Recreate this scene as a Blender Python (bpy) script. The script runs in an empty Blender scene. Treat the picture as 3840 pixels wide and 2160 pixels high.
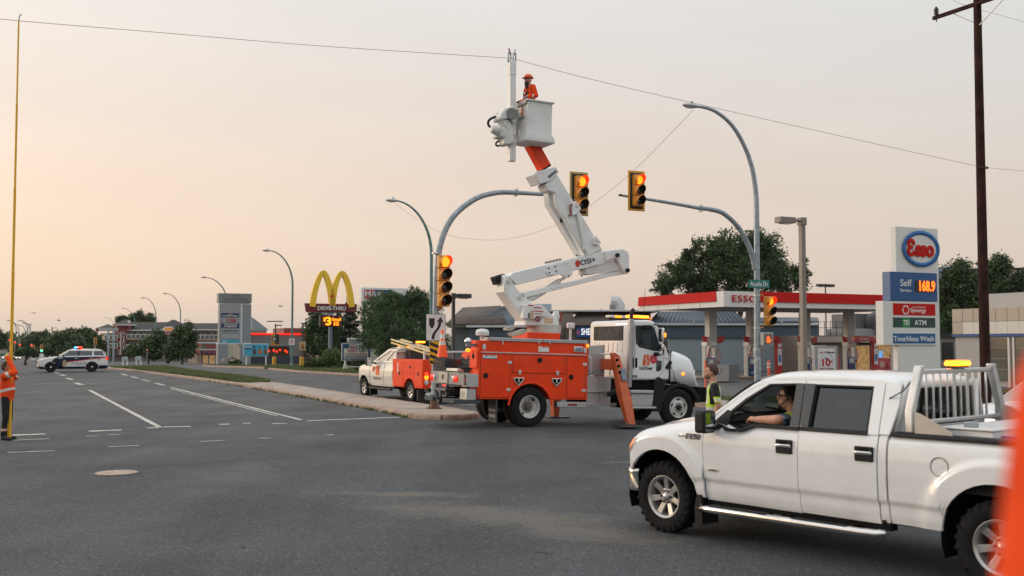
import bpy, bmesh, math, random
from mathutils import Vector, Matrix, noise
sc = bpy.context.scene
COL = sc.collection
R = math.radians
# ------------------------------------------------------------------ camera
F, CH = 3900.0, 2.2                      # focal length in photo pixels, eye height
PT = math.atan(206 / F)
cd = bpy.data.cameras.new('camera'); cam = bpy.data.objects.new('camera', cd); COL.objects.link(cam)
cd.sensor_width = 36; cd.lens = 36 * F / 3840; cd.clip_start = .05; cd.clip_end = 9000
cam.location = (0, 0, CH); cam.rotation_euler = (R(90) + PT, 0, 0)
cd.dof.use_dof = True; cd.dof.focus_distance = 27; cd.dof.aperture_fstop = 2.2
sc.camera = cam
# ------------------------------------------------------------------ world: smoky evening sky, sun low on the left
SUN_AZ, SUN_EL = R(-70), R(9)            # azimuth from the view direction (+Y), left is negative
SD = Vector((math.sin(SUN_AZ) * math.cos(SUN_EL), math.cos(SUN_AZ) * math.cos(SUN_EL), math.sin(SUN_EL)))
w = bpy.data.worlds.new('World'); sc.world = w; w.use_nodes = True
nt = w.node_tree; N = nt.nodes; L = nt.links; N.clear()
sky = N.new('ShaderNodeTexSky'); sky.sky_type = 'NISHITA'; sky.sun_disc = False
sky.sun_elevation = SUN_EL; sky.sun_rotation = SUN_AZ; sky.dust_density = 3; sky.air_density = 1.2; sky.ozone_density = 1.5
tc = N.new('ShaderNodeTexCoord'); sx = N.new('ShaderNodeSeparateXYZ'); L.new(tc.outputs['Generated'], sx.inputs[0])
def wramp(stops):
    r = N.new('ShaderNodeValToRGB'); e = r.color_ramp.elements
    while len(e) < len(stops): e.new(.5)
    for q, (p, c) in zip(e, stops): q.position = p; q.color = (*c, 1)
    return r
elev = wramp([(0, (.60, .515, .45)), (.05, (.68, .52, .435)), (.15, (.72, .53, .43)), (.28, (.72, .62, .55)), (.5, (.80, .78, .76)), (1, (1.0, 1.03, 1.06))])
L.new(sx.outputs['Z'], elev.inputs[0])
dp = N.new('ShaderNodeVectorMath'); dp.operation = 'DOT_PRODUCT'; L.new(tc.outputs['Generated'], dp.inputs[0]); dp.inputs[1].default_value = SD
cool = wramp([(0, (.54, .475, .44)), (.08, (.56, .475, .435)), (.16, (.555, .495, .455)), (.28, (.585, .57, .55)), (.5, (.78, .80, .81)), (1, (1.0, 1.03, 1.06))])      # the sky away from the sun
L.new(sx.outputs['Z'], cool.inputs[0])
mp = N.new('ShaderNodeMapRange'); mp.interpolation_type = 'SMOOTHSTEP'; mp.inputs['From Min'].default_value = -.5; mp.inputs['From Max'].default_value = .95; L.new(dp.outputs['Value'], mp.inputs[0])
mul = N.new('ShaderNodeMixRGB'); L.new(mp.outputs[0], mul.inputs[0]); L.new(cool.outputs[0], mul.inputs[1]); L.new(elev.outputs[0], mul.inputs[2])
b1 = N.new('ShaderNodeBackground'); b1.inputs[1].default_value = .05; L.new(sky.outputs[0], b1.inputs[0])
b2 = N.new('ShaderNodeBackground'); b2.inputs[1].default_value = .94
wm_ = N.new('ShaderNodeMapping'); wm_.inputs['Scale'].default_value = (1.2, 1.2, 7); L.new(tc.outputs['Generated'], wm_.inputs[0])      # uneven smoke layers
wn_ = N.new('ShaderNodeTexNoise'); wn_.inputs['Scale'].default_value = 2.2; wn_.inputs['Detail'].default_value = 5; L.new(wm_.outputs[0], wn_.inputs[0])
wr_ = N.new('ShaderNodeMapRange'); wr_.inputs[1].default_value = .3; wr_.inputs[2].default_value = .7; wr_.inputs[3].default_value = .965; wr_.inputs[4].default_value = 1.035; L.new(wn_.outputs[0], wr_.inputs[0])
wv_ = N.new('ShaderNodeVectorMath'); wv_.operation = 'SCALE'; L.new(mul.outputs[0], wv_.inputs[0]); L.new(wr_.outputs[0], wv_.inputs['Scale']); L.new(wv_.outputs[0], b2.inputs[0])
ad = N.new('ShaderNodeAddShader'); L.new(b1.outputs[0], ad.inputs[0]); L.new(b2.outputs[0], ad.inputs[1])
wo = N.new('ShaderNodeOutputWorld'); L.new(ad.outputs[0], wo.inputs[0])
sl = bpy.data.lights.new('sun', 'SUN'); sl.energy = .75; sl.angle = R(16); sl.color = (1, .91, .82)
so = bpy.data.objects.new('sun', sl); COL.objects.link(so)
so.rotation_euler = (-Vector((SD.x, SD.y, .25))).to_track_quat('-Z', 'Y').to_euler()
vs = sc.view_settings; vs.view_transform = 'Standard'; vs.look = 'None'; vs.gamma = 1; vs.exposure = .2
sc.render.engine = 'CYCLES'
# ------------------------------------------------------------------ materials
MATS = {}
def s2(h):                               # '#rrggbb' -> linear rgb
    v = [int(h[i:i + 2], 16) / 255 for i in (1, 3, 5)]
    return tuple(c / 12.92 if c <= .04045 else ((c + .055) / 1.055) ** 2.4 for c in v)
def mat(name, col=(.5, .5, .5), rough=.5, metal=0, var=.12, vs_=6, bump=0, bs=40, emit=0, coat=0, spec=.5, ecol=None, grime=0):
    if name in MATS: return MATS[name]
    if isinstance(col, str): col = s2(col)
    m = bpy.data.materials.new(name); m.use_nodes = True; MATS[name] = m
    n, l = m.node_tree.nodes, m.node_tree.links
    b = n['Principled BSDF']; b.inputs['Roughness'].default_value = rough; b.inputs['Metallic'].default_value = metal
    b.inputs['Specular IOR Level'].default_value = spec
    if coat: b.inputs['Coat Weight'].default_value = coat; b.inputs['Coat Roughness'].default_value = .06
    tx = n.new('ShaderNodeTexCoord'); no = n.new('ShaderNodeTexNoise'); no.inputs['Scale'].default_value = vs_; no.inputs['Detail'].default_value = 5
    l.new(tx.outputs['Object'], no.inputs['Vector'])
    rp = n.new('ShaderNodeMapRange'); rp.inputs['From Min'].default_value = .3; rp.inputs['From Max'].default_value = .7
    rp.inputs['To Min'].default_value = 1 - var; rp.inputs['To Max'].default_value = 1 + var; l.new(no.outputs[0], rp.inputs[0])
    mx = n.new('ShaderNodeVectorMath'); mx.operation = 'SCALE'; mx.inputs[0].default_value = col; l.new(rp.outputs[0], mx.inputs['Scale'])
    out = mx.outputs[0]
    if grime:                            # patchy dirt, broken up by noise
        n2 = n.new('ShaderNodeTexNoise'); n2.inputs['Scale'].default_value = 2.2; n2.inputs['Detail'].default_value = 8; n2.inputs['Roughness'].default_value = .7
        l.new(tx.outputs['Object'], n2.inputs['Vector'])
        r2 = n.new('ShaderNodeMapRange'); r2.inputs['From Min'].default_value = .52; r2.inputs['From Max'].default_value = .75; r2.inputs['To Max'].default_value = grime
        l.new(n2.outputs[0], r2.inputs[0]); mm = n.new('ShaderNodeMixRGB'); mm.inputs[2].default_value = (.16, .135, .11, 1)
        l.new(r2.outputs[0], mm.inputs[0]); l.new(out, mm.inputs[1]); out = mm.outputs[0]
    l.new(out, b.inputs['Base Color'])
    if bump:
        nb = n.new('ShaderNodeTexNoise'); nb.inputs['Scale'].default_value = bs; nb.inputs['Detail'].default_value = 4; l.new(tx.outputs['Object'], nb.inputs['Vector'])
        bp = n.new('ShaderNodeBump'); bp.inputs['Strength'].default_value = bump; bp.inputs['Distance'].default_value = .02
        l.new(nb.outputs[0], bp.inputs['Height']); l.new(bp.outputs[0], b.inputs['Normal'])
    if emit:
        b.inputs['Emission Color'].default_value = (*(s2(ecol) if isinstance(ecol, str) else (ecol or col)), 1); b.inputs['Emission Strength'].default_value = emit
    return m
def glassmat(name, tint=(.5, .55, .55), refl=.25, rough=.02, lo=.03):
    m = bpy.data.materials.new(name); m.use_nodes = True; MATS[name] = m
    n, l = m.node_tree.nodes, m.node_tree.links; n.clear()
    t = n.new('ShaderNodeBsdfTransparent'); t.inputs[0].default_value = (*tint, 1)
    g = n.new('ShaderNodeBsdfGlossy'); g.inputs['Roughness'].default_value = rough; g.inputs[0].default_value = (.9, .93, .95, 1)
    lw = n.new('ShaderNodeLayerWeight'); lw.inputs[0].default_value = refl
    mp = n.new('ShaderNodeMapRange'); mp.inputs['To Min'].default_value = lo; mp.inputs['To Max'].default_value = .8; l.new(lw.outputs['Fresnel'], mp.inputs[0])
    mx = n.new('ShaderNodeMixShader'); l.new(mp.outputs[0], mx.inputs[0]); l.new(t.outputs[0], mx.inputs[1]); l.new(g.outputs[0], mx.inputs[2])
    o = n.new('ShaderNodeOutputMaterial'); l.new(mx.outputs[0], o.inputs[0]); return m
# ------------------------------------------------------------------ mesh helpers
def V(*a): return Vector(a[0] if len(a) == 1 else a)
def tag(o, label=None, cat=None, group=None, kind=None):
    if label: o['label'] = label
    if cat: o['category'] = cat
    if group: o['group'] = group
    if kind: o['kind'] = kind
    return o
def thing(name, label, cat, loc=(0, 0, 0), rz=0, group=None, rot=None):
    o = bpy.data.objects.new(name, None); o.empty_display_size = .2; COL.objects.link(o)
    o.location = loc; o.rotation_euler = rot or (0, 0, rz)
    return tag(o, label, cat, group)
class MB:
    def __init__(s): s.v, s.f, s.m = [], [], []
    def add(s, vs, fs, mi=0):
        k = len(s.v); s.v += [tuple(p) for p in vs]; s.f += [[i + k for i in f] for f in fs]; s.m += [mi] * len(fs); return s
    def box(s, c, d, rot=None, mi=0, top=None):
        hx, hy, hz = d[0] / 2, d[1] / 2, d[2] / 2
        tx, ty = (top if top else (1, 1))
        vs = [V(x * hx * (tx if z > 0 else 1), y * hy * (ty if z > 0 else 1), z * hz) for z in (-1, 1) for x, y in ((-1, -1), (1, -1), (1, 1), (-1, 1))]
        if rot is not None: vs = [rot @ v for v in vs]
        c = V(c); return s.add([v + c for v in vs], [(3, 2, 1, 0), (4, 5, 6, 7), (0, 1, 5, 4), (1, 2, 6, 5), (2, 3, 7, 6), (3, 0, 4, 7)], mi)
    def b2(s, x0, x1, y0, y1, z0, z1, mi=0):
        return s.box(((x0 + x1) / 2, (y0 + y1) / 2, (z0 + z1) / 2), (abs(x1 - x0), abs(y1 - y0), abs(z1 - z0)), None, mi)
    def prism(s, poly, a, b, ax='y', mi=0):      # poly of (p,q), extruded a..b along ax
        def P(p, q, e): return {'y': (p, e, q), 'x': (e, p, q), 'z': (p, q, e)}[ax]
        n = len(poly); vs = [P(p, q, a) for p, q in poly] + [P(p, q, b) for p, q in poly]
        fs = [list(range(n))[::-1], list(range(n, 2 * n))] + [(i, (i + 1) % n, n + (i + 1) % n, n + i) for i in range(n)]
        return s.add(vs, fs, mi)
    def tube(s, pts, r, n=8, mi=0, caps=True, closed=False):
        pts = [V(p) for p in pts]; m = len(pts); rs = r if isinstance(r, (list, tuple)) else [r] * m
        vs, up = [], None
        for i, p in enumerate(pts):
            a = pts[(i - 1) % m] if (closed or i) else p; b = pts[(i + 1) % m] if (closed or i < m - 1) else p
            t = (b - a).normalized()
            if up is None: up = t.orthogonal().normalized()
            up = (up - t * up.dot(t)); up = up.normalized() if up.length > 1e-6 else t.orthogonal().normalized()
            bi = t.cross(up)
            vs += [p + (up * math.cos(2 * math.pi * k / n) + bi * math.sin(2 * math.pi * k / n)) * rs[i] for k in range(n)]
        fs = []
        for i in range(m if closed else m - 1):
            j = (i + 1) % m
            fs += [(i * n + k, i * n + (k + 1) % n, j * n + (k + 1) % n, j * n + k) for k in range(n)]
        if caps and not closed: fs += [list(range(n))[::-1], [(m - 1) * n + k for k in range(n)]]
        return s.add(vs, fs, mi)
    def cyl(s, a, b, r, n=16, mi=0, r2=None): return s.tube([a, b], [r, r if r2 is None else r2], n, mi)
    def lathe(s, prof, n=24, M=None, mi=0, cap=True):   # prof of (radius, height) about local Z
        M = M or Matrix(); k = len(prof)
        vs = [M @ V(r * math.cos(2 * math.pi * i / n), r * math.sin(2 * math.pi * i / n), z) for r, z in prof for i in range(n)]
        fs = [(j * n + i, j * n + (i + 1) % n, (j + 1) * n + (i + 1) % n, (j + 1) * n + i) for j in range(k - 1) for i in range(n)]
        if cap: fs += [list(range(n))[::-1], [(k - 1) * n + i for i in range(n)]]
        return s.add(vs, fs, mi)
    def ell(s, c, r, n=14, m=9, rot=None, mi=0):
        vs, fs = [], []
        for j in range(m + 1):
            a = math.pi * j / m
            for i in range(n):
                b = 2 * math.pi * i / n; p = V(r[0] * math.sin(a) * math.cos(b), r[1] * math.sin(a) * math.sin(b), r[2] * math.cos(a))
                vs.append((rot @ p if rot else p) + V(c))
        for j in range(m):
            for i in range(n): fs.append((j * n + i, (j + 1) * n + i, (j + 1) * n + (i + 1) % n, j * n + (i + 1) % n))
        return s.add(vs, fs, mi)
    def grid(s, fn, nu, nv, mi=0):               # fn(i,j) -> point
        vs = [fn(i, j) for i in range(nu) for j in range(nv)]
        return s.add(vs, [(i * nv + j, (i + 1) * nv + j, (i + 1) * nv + j + 1, i * nv + j + 1) for i in range(nu - 1) for j in range(nv - 1)], mi)
    def ring(s, outer, inner, mi=0):             # two loops of equally many 3D points
        n = len(outer); return s.add(list(outer) + list(inner), [(i, (i + 1) % n, n + (i + 1) % n, n + i) for i in range(n)], mi)
    def poly(s, pts, mi=0): return s.add(pts, [list(range(len(pts)))], mi)
    def mesh(s, name, mats, smooth=35, merge=True):
        me = bpy.data.meshes.new(name); me.from_pydata(s.v, [], s.f)
        mats = mats if isinstance(mats, (list, tuple)) else [mats]
        for m in mats: me.materials.append(m)
        if len(mats) > 1: me.polygons.foreach_set('material_index', s.m)
        bm = bmesh.new(); bm.from_mesh(me)
        if merge: bmesh.ops.remove_doubles(bm, verts=bm.verts, dist=1e-5)
        bmesh.ops.recalc_face_normals(bm, faces=bm.faces); bm.to_mesh(me); bm.free()
        if smooth:
            me.polygons.foreach_set('use_smooth', [True] * len(me.polygons)); me.set_sharp_from_angle(angle=R(smooth))
        me.update(); return me
    def build(s, name, mats, parent=None, bevel=0, smooth=35, solid=0, seg=2, merge=True, off=-1):
        o = bpy.data.objects.new(name, s.mesh(name, mats, smooth, merge)); COL.objects.link(o); o.parent = parent
        if solid: q = o.modifiers.new('solid', 'SOLIDIFY'); q.thickness = solid; q.offset = off
        if bevel:
            q = o.modifiers.new('bevel', 'BEVEL'); q.width = bevel; q.segments = seg; q.limit_method = 'ANGLE'; q.angle_limit = R(40); q.harden_normals = False
        return o
def linkmesh(name, me, parent=None, loc=(0, 0, 0), rot=(0, 0, 0)):
    o = bpy.data.objects.new(name, me); COL.objects.link(o); o.parent = parent; o.location = loc; o.rotation_euler = rot; return o
def copy_tree(o, parent=None):
    c = o.copy(); COL.objects.link(c)
    if parent is not None: c.parent = parent
    for ch in [x for x in o.children]: copy_tree(ch, c)
    return c
def rotx(a): return Matrix.Rotation(a, 3, 'X')
def roty(a): return Matrix.Rotation(a, 3, 'Y')
def rotz(a): return Matrix.Rotation(a, 3, 'Z')
def frame(o, xdir, ydir):                # 4x4 with text X along xdir, text Y along ydir
    x = V(xdir).normalized(); y = V(ydir).normalized(); z = x.cross(y)
    M = Matrix((x, y, z)).transposed().to_4x4(); M.translation = V(o); return M
def text(st, size, m, M, parent=None, name='lettering', ext=.004, wid=None, bold=0, shear=0, align='CENTER', sp=1.0):
    cu = bpy.data.curves.new('t', 'FONT'); cu.body = st; cu.size = size; cu.extrude = ext; cu.offset = bold * size; cu.shear = shear
    cu.align_x = align; cu.align_y = 'CENTER'; cu.space_character = sp; cu.resolution_u = 3; cu.fill_mode = 'BOTH'
    o = bpy.data.objects.new('t', cu); COL.objects.link(o); dg = bpy.context.evaluated_depsgraph_get()
    me = bpy.data.meshes.new_from_object(o.evaluated_get(dg)); bpy.data.objects.remove(o); bpy.data.curves.remove(cu)
    me.materials.clear(); me.materials.append(m); me.name = name
    if wid and len(me.vertices):
        xs = [v.co.x for v in me.vertices]; k = wid / (max(xs) - min(xs)); me.transform(Matrix.Diagonal((k, 1, 1, 1)))
    me.transform(M); q = bpy.data.objects.new(name, me); COL.objects.link(q); q.parent = parent; return q
# ------------------------------------------------------------------ photo geometry -> metres
def ray(px, py):
    a = (px - 1920) / F; b = (1080 - py) / F
    return V(a, math.cos(PT) - b * math.sin(PT), math.sin(PT) + b * math.cos(PT))
def at(px, py, Y):
    d = ray(px, py); return V(0, 0, CH) + d * (Y / d.y)
def G(px, py, z=0):
    d = ray(px, py); return V(0, 0, CH) + d * ((z - CH) / d.z)
def PL(px, py, o, h):                    # (distance along h, height) on the upright plane through o along h
    d = ray(px, py); det = -d.x * h[1] + h[0] * d.y
    s = (-o[0] * h[1] + h[0] * o[1]) / det; p = d * s
    return ((p.x - o[0]) * h[0] + (p.y - o[1]) * h[1], CH + p.z)
def dip(y):                              # and far down the avenue it sinks into a shallow valley
    return 0 if y < 90 else (-.0127 * (y - 90) if y < 350 else min(9, -3.3 + .0065 * (y - 350)))
def gz(x, y):                            # the street falls gently to the right
    k = min(1, max(0, (y - 17) / 9)); k = k * k * (3 - 2 * k)
    return -.03 * min(10, max(0, x - .5)) * k + dip(y)
RA = R(25.5)                             # the avenue runs this much left of the view
UD = V(-math.sin(RA), math.cos(RA), 0); VD = V(math.cos(RA), math.sin(RA), 0)
def UV(u, v, z=0): return UD * u + VD * v + V(0, 0, z)
def smooth_path(pts, n=6):
    pts = [V(p) for p in pts]; out = []
    for i in range(len(pts) - 1):
        p0, p1, p2, p3 = pts[max(i - 1, 0)], pts[i], pts[i + 1], pts[min(i + 2, len(pts) - 1)]
        for k in range(n):
            t = k / n; out.append(.5 * ((2 * p1) + (p2 - p0) * t + (2 * p0 - 5 * p1 + 4 * p2 - p3) * t * t + (3 * p1 - p0 - 3 * p2 + p3) * t ** 3))
    return out + [pts[-1]]
rnd = random.Random(7)
# ------------------------------------------------------------------ shared materials
WHITE = mat('white_paint', (.76, .77, .77), .24, coat=.9, var=.03, vs_=2, grime=.14)
WHITEB = mat('white_boom_enamel', (.76, .76, .745), .4, coat=.2, var=.05, vs_=1.5, grime=.32)
ORANGE = mat('orange_paint', (.82, .054, .008), .45, coat=.06, spec=.2, var=.1, vs_=2, grime=.24)
ORANGE2 = mat('orange_fabric', (.80, .075, .014), .85, spec=.15, var=.2, vs_=9, bump=.5, bs=14)
BLACK = mat('black_plastic', (.012, .0125, .014), .55, spec=.25, var=.25)
DARK = mat('dark_underbody', (.008, .008, .009), .9, spec=.1, var=.3)
RUB = mat('tyre_rubber', (.010, .010, .011), .88, spec=.25, var=.35, vs_=9, bump=.3, bs=60)
CHROME = mat('chrome', (.72, .71, .69), .14, 1, var=.06)
ALU = mat('brushed_aluminium', (.62, .62, .61), .4, .75, var=.1, vs_=12)
ALUP = mat('aluminium_panel', (.50, .50, .50), .42, .7, var=.12, vs_=20)
RIMM = mat('rim_alloy', (.48, .47, .46), .33, .75, var=.15, vs_=8, grime=.3)
STEELW = mat('white_steel_rim', (.60, .59, .56), .5, var=.15, vs_=7, grime=.6)
GALV = mat('galvanised_steel', (.30, .35, .38), .5, .35, var=.22, vs_=7)
TEALP = mat('teal_lamp_post_paint', (.10, .20, .20), .5, .1, var=.25, vs_=4)
AMBER = mat('amber_lamp', '#ff8c1a', .3, emit=2.2, ecol='#ff8410')
AMBERH = mat('amber_beacon_glow', '#ff9a30', .3, emit=4.2, ecol='#ff8018')
REDL = mat('red_lamp', '#d01408', .3, emit=3.2, ecol='#ff2a12')
REDD = mat('red_lens_unlit', '#8a1010', .25, coat=.5)
CLEARL = mat('clear_lens', (.6, .6, .58), .12, coat=.6)
REFLECT = mat('reflective_tape', (.62, .62, .58), .45, var=.1)
LIME = mat('lime_vest_fabric', (.50, .72, .03), .75, var=.12, vs_=12, bump=.3, bs=20)
SKIN = mat('skin', (.50, .245, .165), .55, var=.15, vs_=18, bump=.15, bs=60)
HAIRB = mat('brown_hair', (.045, .025, .015), .7, var=.4, vs_=40, bump=.6, bs=80)
NAVY = mat('navy_cloth', (.012, .014, .020), .85, var=.3, vs_=14, bump=.4, bs=18)
BLKC = mat('black_cloth', (.010, .010, .011), .85, var=.35, vs_=14, bump=.4, bs=18)
BOOT = mat('boot_leather', (.025, .022, .02), .6, var=.3)
SIGW = mat('sign_white', (.72, .72, .70), .5, var=.04)
SIGB = mat('sign_black', (.012, .012, .012), .5)
YELP = mat('signal_yellow', (.62, .27, .02), .45, var=.1, vs_=10, grime=.2)
YELB = mat('bright_yellow', (.80, .43, .012), .4, var=.06)
CONC = mat('concrete', (.36, .29, .24), .9, var=.22, vs_=3, bump=.6, bs=30, grime=.3)
GLASS = glassmat('clear_car_glass', (.62, .70, .68), .16)
TINT = glassmat('tinted_glass', (.20, .22, .22), .22, .06, .07)
DGLASS = mat('dark_window_glass', (.02, .024, .028), .07, var=.2, coat=.4, spec=.8)
BARK = mat('tree_bark', (.07, .05, .038), .9, var=.35, vs_=5, bump=.8, bs=12)
def leafmat(name, c, var=.45, sc_=1.2):
    m = mat(name, c, .62, var=var, vs_=sc_)
    return m
# ------------------------------------------------------------------ ground, roads, median
def asphalt(name, base, patches=(), seed=0, warm=(1, 1, 1)):
    m = bpy.data.materials.new(name); m.use_nodes = True; n, l = m.node_tree.nodes, m.node_tree.links; b = n['Principled BSDF']
    b.inputs['Roughness'].default_value = .82; b.inputs['Specular IOR Level'].default_value = .35
    tx = n.new('ShaderNodeTexCoord')
    def noi(scale, det=4, rot=0, sy=1, ro=.55):
        mp = n.new('ShaderNodeMapping'); mp.inputs['Rotation'].default_value = (0, 0, rot); mp.inputs['Scale'].default_value = (1, sy, 1); mp.inputs['Location'].default_value = (seed, seed * .7, 0)
        l.new(tx.outputs['Object'], mp.inputs[0]); q = n.new('ShaderNodeTexNoise'); q.inputs['Scale'].default_value = scale; q.inputs['Detail'].default_value = det; q.inputs['Roughness'].default_value = ro
        l.new(mp.outputs[0], q.inputs[0]); return q.outputs[0]
    def rng(s, a, b_, c, d):
        q = n.new('ShaderNodeMapRange'); q.inputs[1].default_value = a; q.inputs[2].default_value = b_; q.inputs[3].default_value = c; q.inputs[4].default_value = d; l.new(s, q.inputs[0]); return q.outputs[0]
    def op(o, a, c):
        q = n.new('ShaderNodeMath'); q.operation = o
        for i, e in enumerate((a, c)):
            if isinstance(e, (int, float)): q.inputs[i].default_value = e
            else: l.new(e, q.inputs[i])
        return q.outputs[0]
    big = rng(noi(.35, 6, ro=.65), .3, .7, .68, 1.3)
    streak = rng(noi(.55, 5, RA, .06), .38, .66, .82, 1.16)        # tyre-polished bands along the avenue
    mid = op('MULTIPLY', rng(noi(9, 6, ro=.75), .3, .7, .72, 1.3), rng(noi(24, 3, ro=.7), .32, .68, .6, 1.42))
    fine = rng(noi(55, 4, ro=.85), .34, .66, .25, 1.8)
    vo = n.new('ShaderNodeTexVoronoi'); vo.inputs['Scale'].default_value = 22; l.new(tx.outputs['Object'], vo.inputs['Vector'])
    wn = n.new('ShaderNodeTexWhiteNoise'); l.new(vo.outputs['Position'], wn.inputs['Vector'])
    near = rng(vo.outputs['Distance'], .22, .3, 1, 0)
    chip = op('MULTIPLY', near, rng(wn.outputs['Value'], .62, .95, 0, 1))
    val = op('MULTIPLY', op('MULTIPLY', op('MULTIPLY', big, streak), mid), fine)
    pm = None
    for cx, cy, ax, ay, ro in patches:                             # worn spots with exposed stone
        mp = n.new('ShaderNodeMapping'); mp.vector_type = 'TEXTURE'; mp.inputs['Location'].default_value = (cx, cy, 0); mp.inputs['Rotation'].default_value = (0, 0, ro); mp.inputs['Scale'].default_value = (ax, ay, 50)
        l.new(tx.outputs['Object'], mp.inputs[0]); ln = n.new('ShaderNodeVectorMath'); ln.operation = 'LENGTH'; l.new(mp.outputs[0], ln.inputs[0])
        e = rng(op('ADD', ln.outputs['Value'], op('ADD', rng(noi(1.6, 6, ro=.7), .3, .7, -.5, .5), rng(noi(8, 5, ro=.75), .3, .7, -.45, .45))), .35, 1.15, 1, 0)
        pm = e if pm is None else op('MAXIMUM', pm, e)
    cm = n.new('ShaderNodeVectorMath'); cm.operation = 'SCALE'; cm.inputs[0].default_value = [base * k for k in warm]
    l.new(op('ADD', val, op('MULTIPLY', chip, 2.0)), cm.inputs['Scale']); out = cm.outputs[0]
    if pm is not None:
        sv_ = n.new('ShaderNodeVectorMath'); sv_.operation = 'SCALE'; sv_.inputs[0].default_value = (.145, .131, .114); l.new(rng(fine, .25, 1.8, .45, 1.7), sv_.inputs['Scale'])
        mq = n.new('ShaderNodeMixRGB'); l.new(op('MULTIPLY', pm, .75), mq.inputs[0]); l.new(out, mq.inputs[1]); l.new(sv_.outputs[0], mq.inputs[2]); out = mq.outputs[0]
    l.new(out, b.inputs['Base Color'])
    bp = n.new('ShaderNodeBump'); bp.inputs['Strength'].default_value = .5; bp.inputs['Distance'].default_value = .008; l.new(op('ADD', fine, chip), bp.inputs['Height']); l.new(bp.outputs[0], b.inputs['Normal'])
    return m
ASPH = asphalt('worn_asphalt', .068, [(-.2, 13.4, 2.1, .75, R(-33)), (-1.6, 15.3, 1.3, .3, R(-8)), (.9, 12.2, 1.5, .5, R(-38)), (2.6, 19.5, .9, .2, .1)], 3, (.93, 1.0, 1.07))
ASPH2 = asphalt('avenue_asphalt', .080, (), 11, (1, 1.0, 1.0))
LOTM = asphalt('lot_asphalt', .085, (), 5, (1.02, 1, .97))
def sheet(name, u0, u1, v0, v1, m, dz=0, st=2.0):
    us = [u0 + (u1 - u0) * i / max(1, int((u1 - u0) / st)) for i in range(max(1, int((u1 - u0) / st)) + 1)]
    vv = [v0 + (v1 - v0) * i / max(1, int((v1 - v0) / st)) for i in range(max(1, int((v1 - v0) / st)) + 1)]
    def fn(i, j):
        p = UV(us[i], vv[j]); return (p.x, p.y, gz(p.x, p.y) + dz)
    o = MB().grid(fn, len(us), len(vv)).build(name, m, smooth=60); tag(o, kind='structure'); return o
road = sheet('crossing_road', -40, 33, -60, 110, ASPH, 0, 1.7)
avenue = sheet('avenue_road', 33, 900, -16, 27.45, ASPH2, 0, 5)
lot = sheet('station_forecourt', 37, 130, 27.5, 120, LOTM, 0, 3)

earth = mat('dry_ground', (.075, .085, .04), .95, var=.4, vs_=.3, bump=.5, bs=3)
gy = [-300, 0, 90, 350, 600, 1200, 2240, 6000]
tag(MB().grid(lambda i, j: (-3500 + 1000 * i, gy[j], dip(gy[j]) - .36), 8, 8).build('ground', earth), kind='structure')
# --- painted markings, children of the road
PAINT = mat('worn_white_paint', (.52, .50, .45), .75, var=.35, vs_=5, grime=.75)
def strip(name, a, b, w, par, z=.005, m=None):
    a, b = V(a), V(b); d = (b - a).normalized(); q = V(-d.y, d.x, 0) * w / 2
    k = max(1, int((b - a).length / 1.2)); mb = MB(); js = [rnd.uniform(.8, 1.1) for _ in range(k + 1)]
    def fn(i, j):
        p = a.lerp(b, i / k) + q * (js[i] if j else -js[i]); return (p.x, p.y, gz(p.x, p.y) + z)
    return mb.grid(fn, k + 1, 2).build(name, m or PAINT, par)
for (x0, y0, x1, y1, w) in [(600, 1603, 335, 1463, .16), (284, 1436, 307, 1443, .3), (252, 1418, 270, 1424, .3), (226, 1405, 242, 1409, .3), (205, 1397, 218, 1400, .3),
        (1130, 1575, 640, 1453, .14), (582, 1437, 616, 1445, .2), (531, 1424, 563, 1430, .2), (492, 1412, 516, 1418, .2), (456, 1402, 478, 1408, .2),
        (1040, 1560, 640, 1459, .07)]:
    strip('lane_marking', G(x0, y0), G(x1, y1), w, avenue)
for (x0, y0, x1, y1, w) in [(46, 1633, 171, 1628, .32), (51, 1652, 184, 1646, .12), (333, 1618, 456, 1613, .3), (321, 1637, 367, 1635, .1), (408, 1631, 454, 1629, .1), (551, 1606, 592, 1604, .22),
        (613, 1602, 715, 1599.5, .24), (821, 1592, 862, 1591, .25), (910, 1588, 940, 1588, .25), (749, 1656.5, 843, 1652, .1), (408, 1676, 522, 1671.5, .1), (29, 1698, 205, 1691, .12),
        (1152, 1578.6, 1500, 1565, .22), (969, 1644, 1018, 1643, .1), (1223, 1632, 1250, 1631, .1), (1020, 1590, 1075, 1588, .2)]:
    strip('crosswalk_marking', G(x0, y0), G(x1, y1), w, road, .007)
TAR = mat('tar_seam', (.016, .016, .017), .6)
def crack(pts, w=.05):
    pp = []
    for (a, b) in zip(pts, pts[1:]):
        A, B = G(*a), G(*b); k = max(2, int((B - A).length / .22))
        pp += [A.lerp(B, i / k) + V(rnd.gauss(0, .025), rnd.gauss(0, .035), 0) for i in range(k)]
    mb = MB(); ws = [w * rnd.uniform(.25, 1.3) for _ in pp]
    def fn(i, j):
        d = (pp[min(i + 1, len(pp) - 1)] - pp[max(i - 1, 0)]).normalized(); p = pp[i] + V(-d.y, d.x, 0) * ws[i] * (j - .5); return (p.x, p.y, gz(p.x, p.y) + .004)
    mb.grid(fn, len(pp), 2).build('tar_seam', TAR, road)
k7 = lambda L_: [(x * .8929, 1500 + y * .8929) for x, y in L_]
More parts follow.
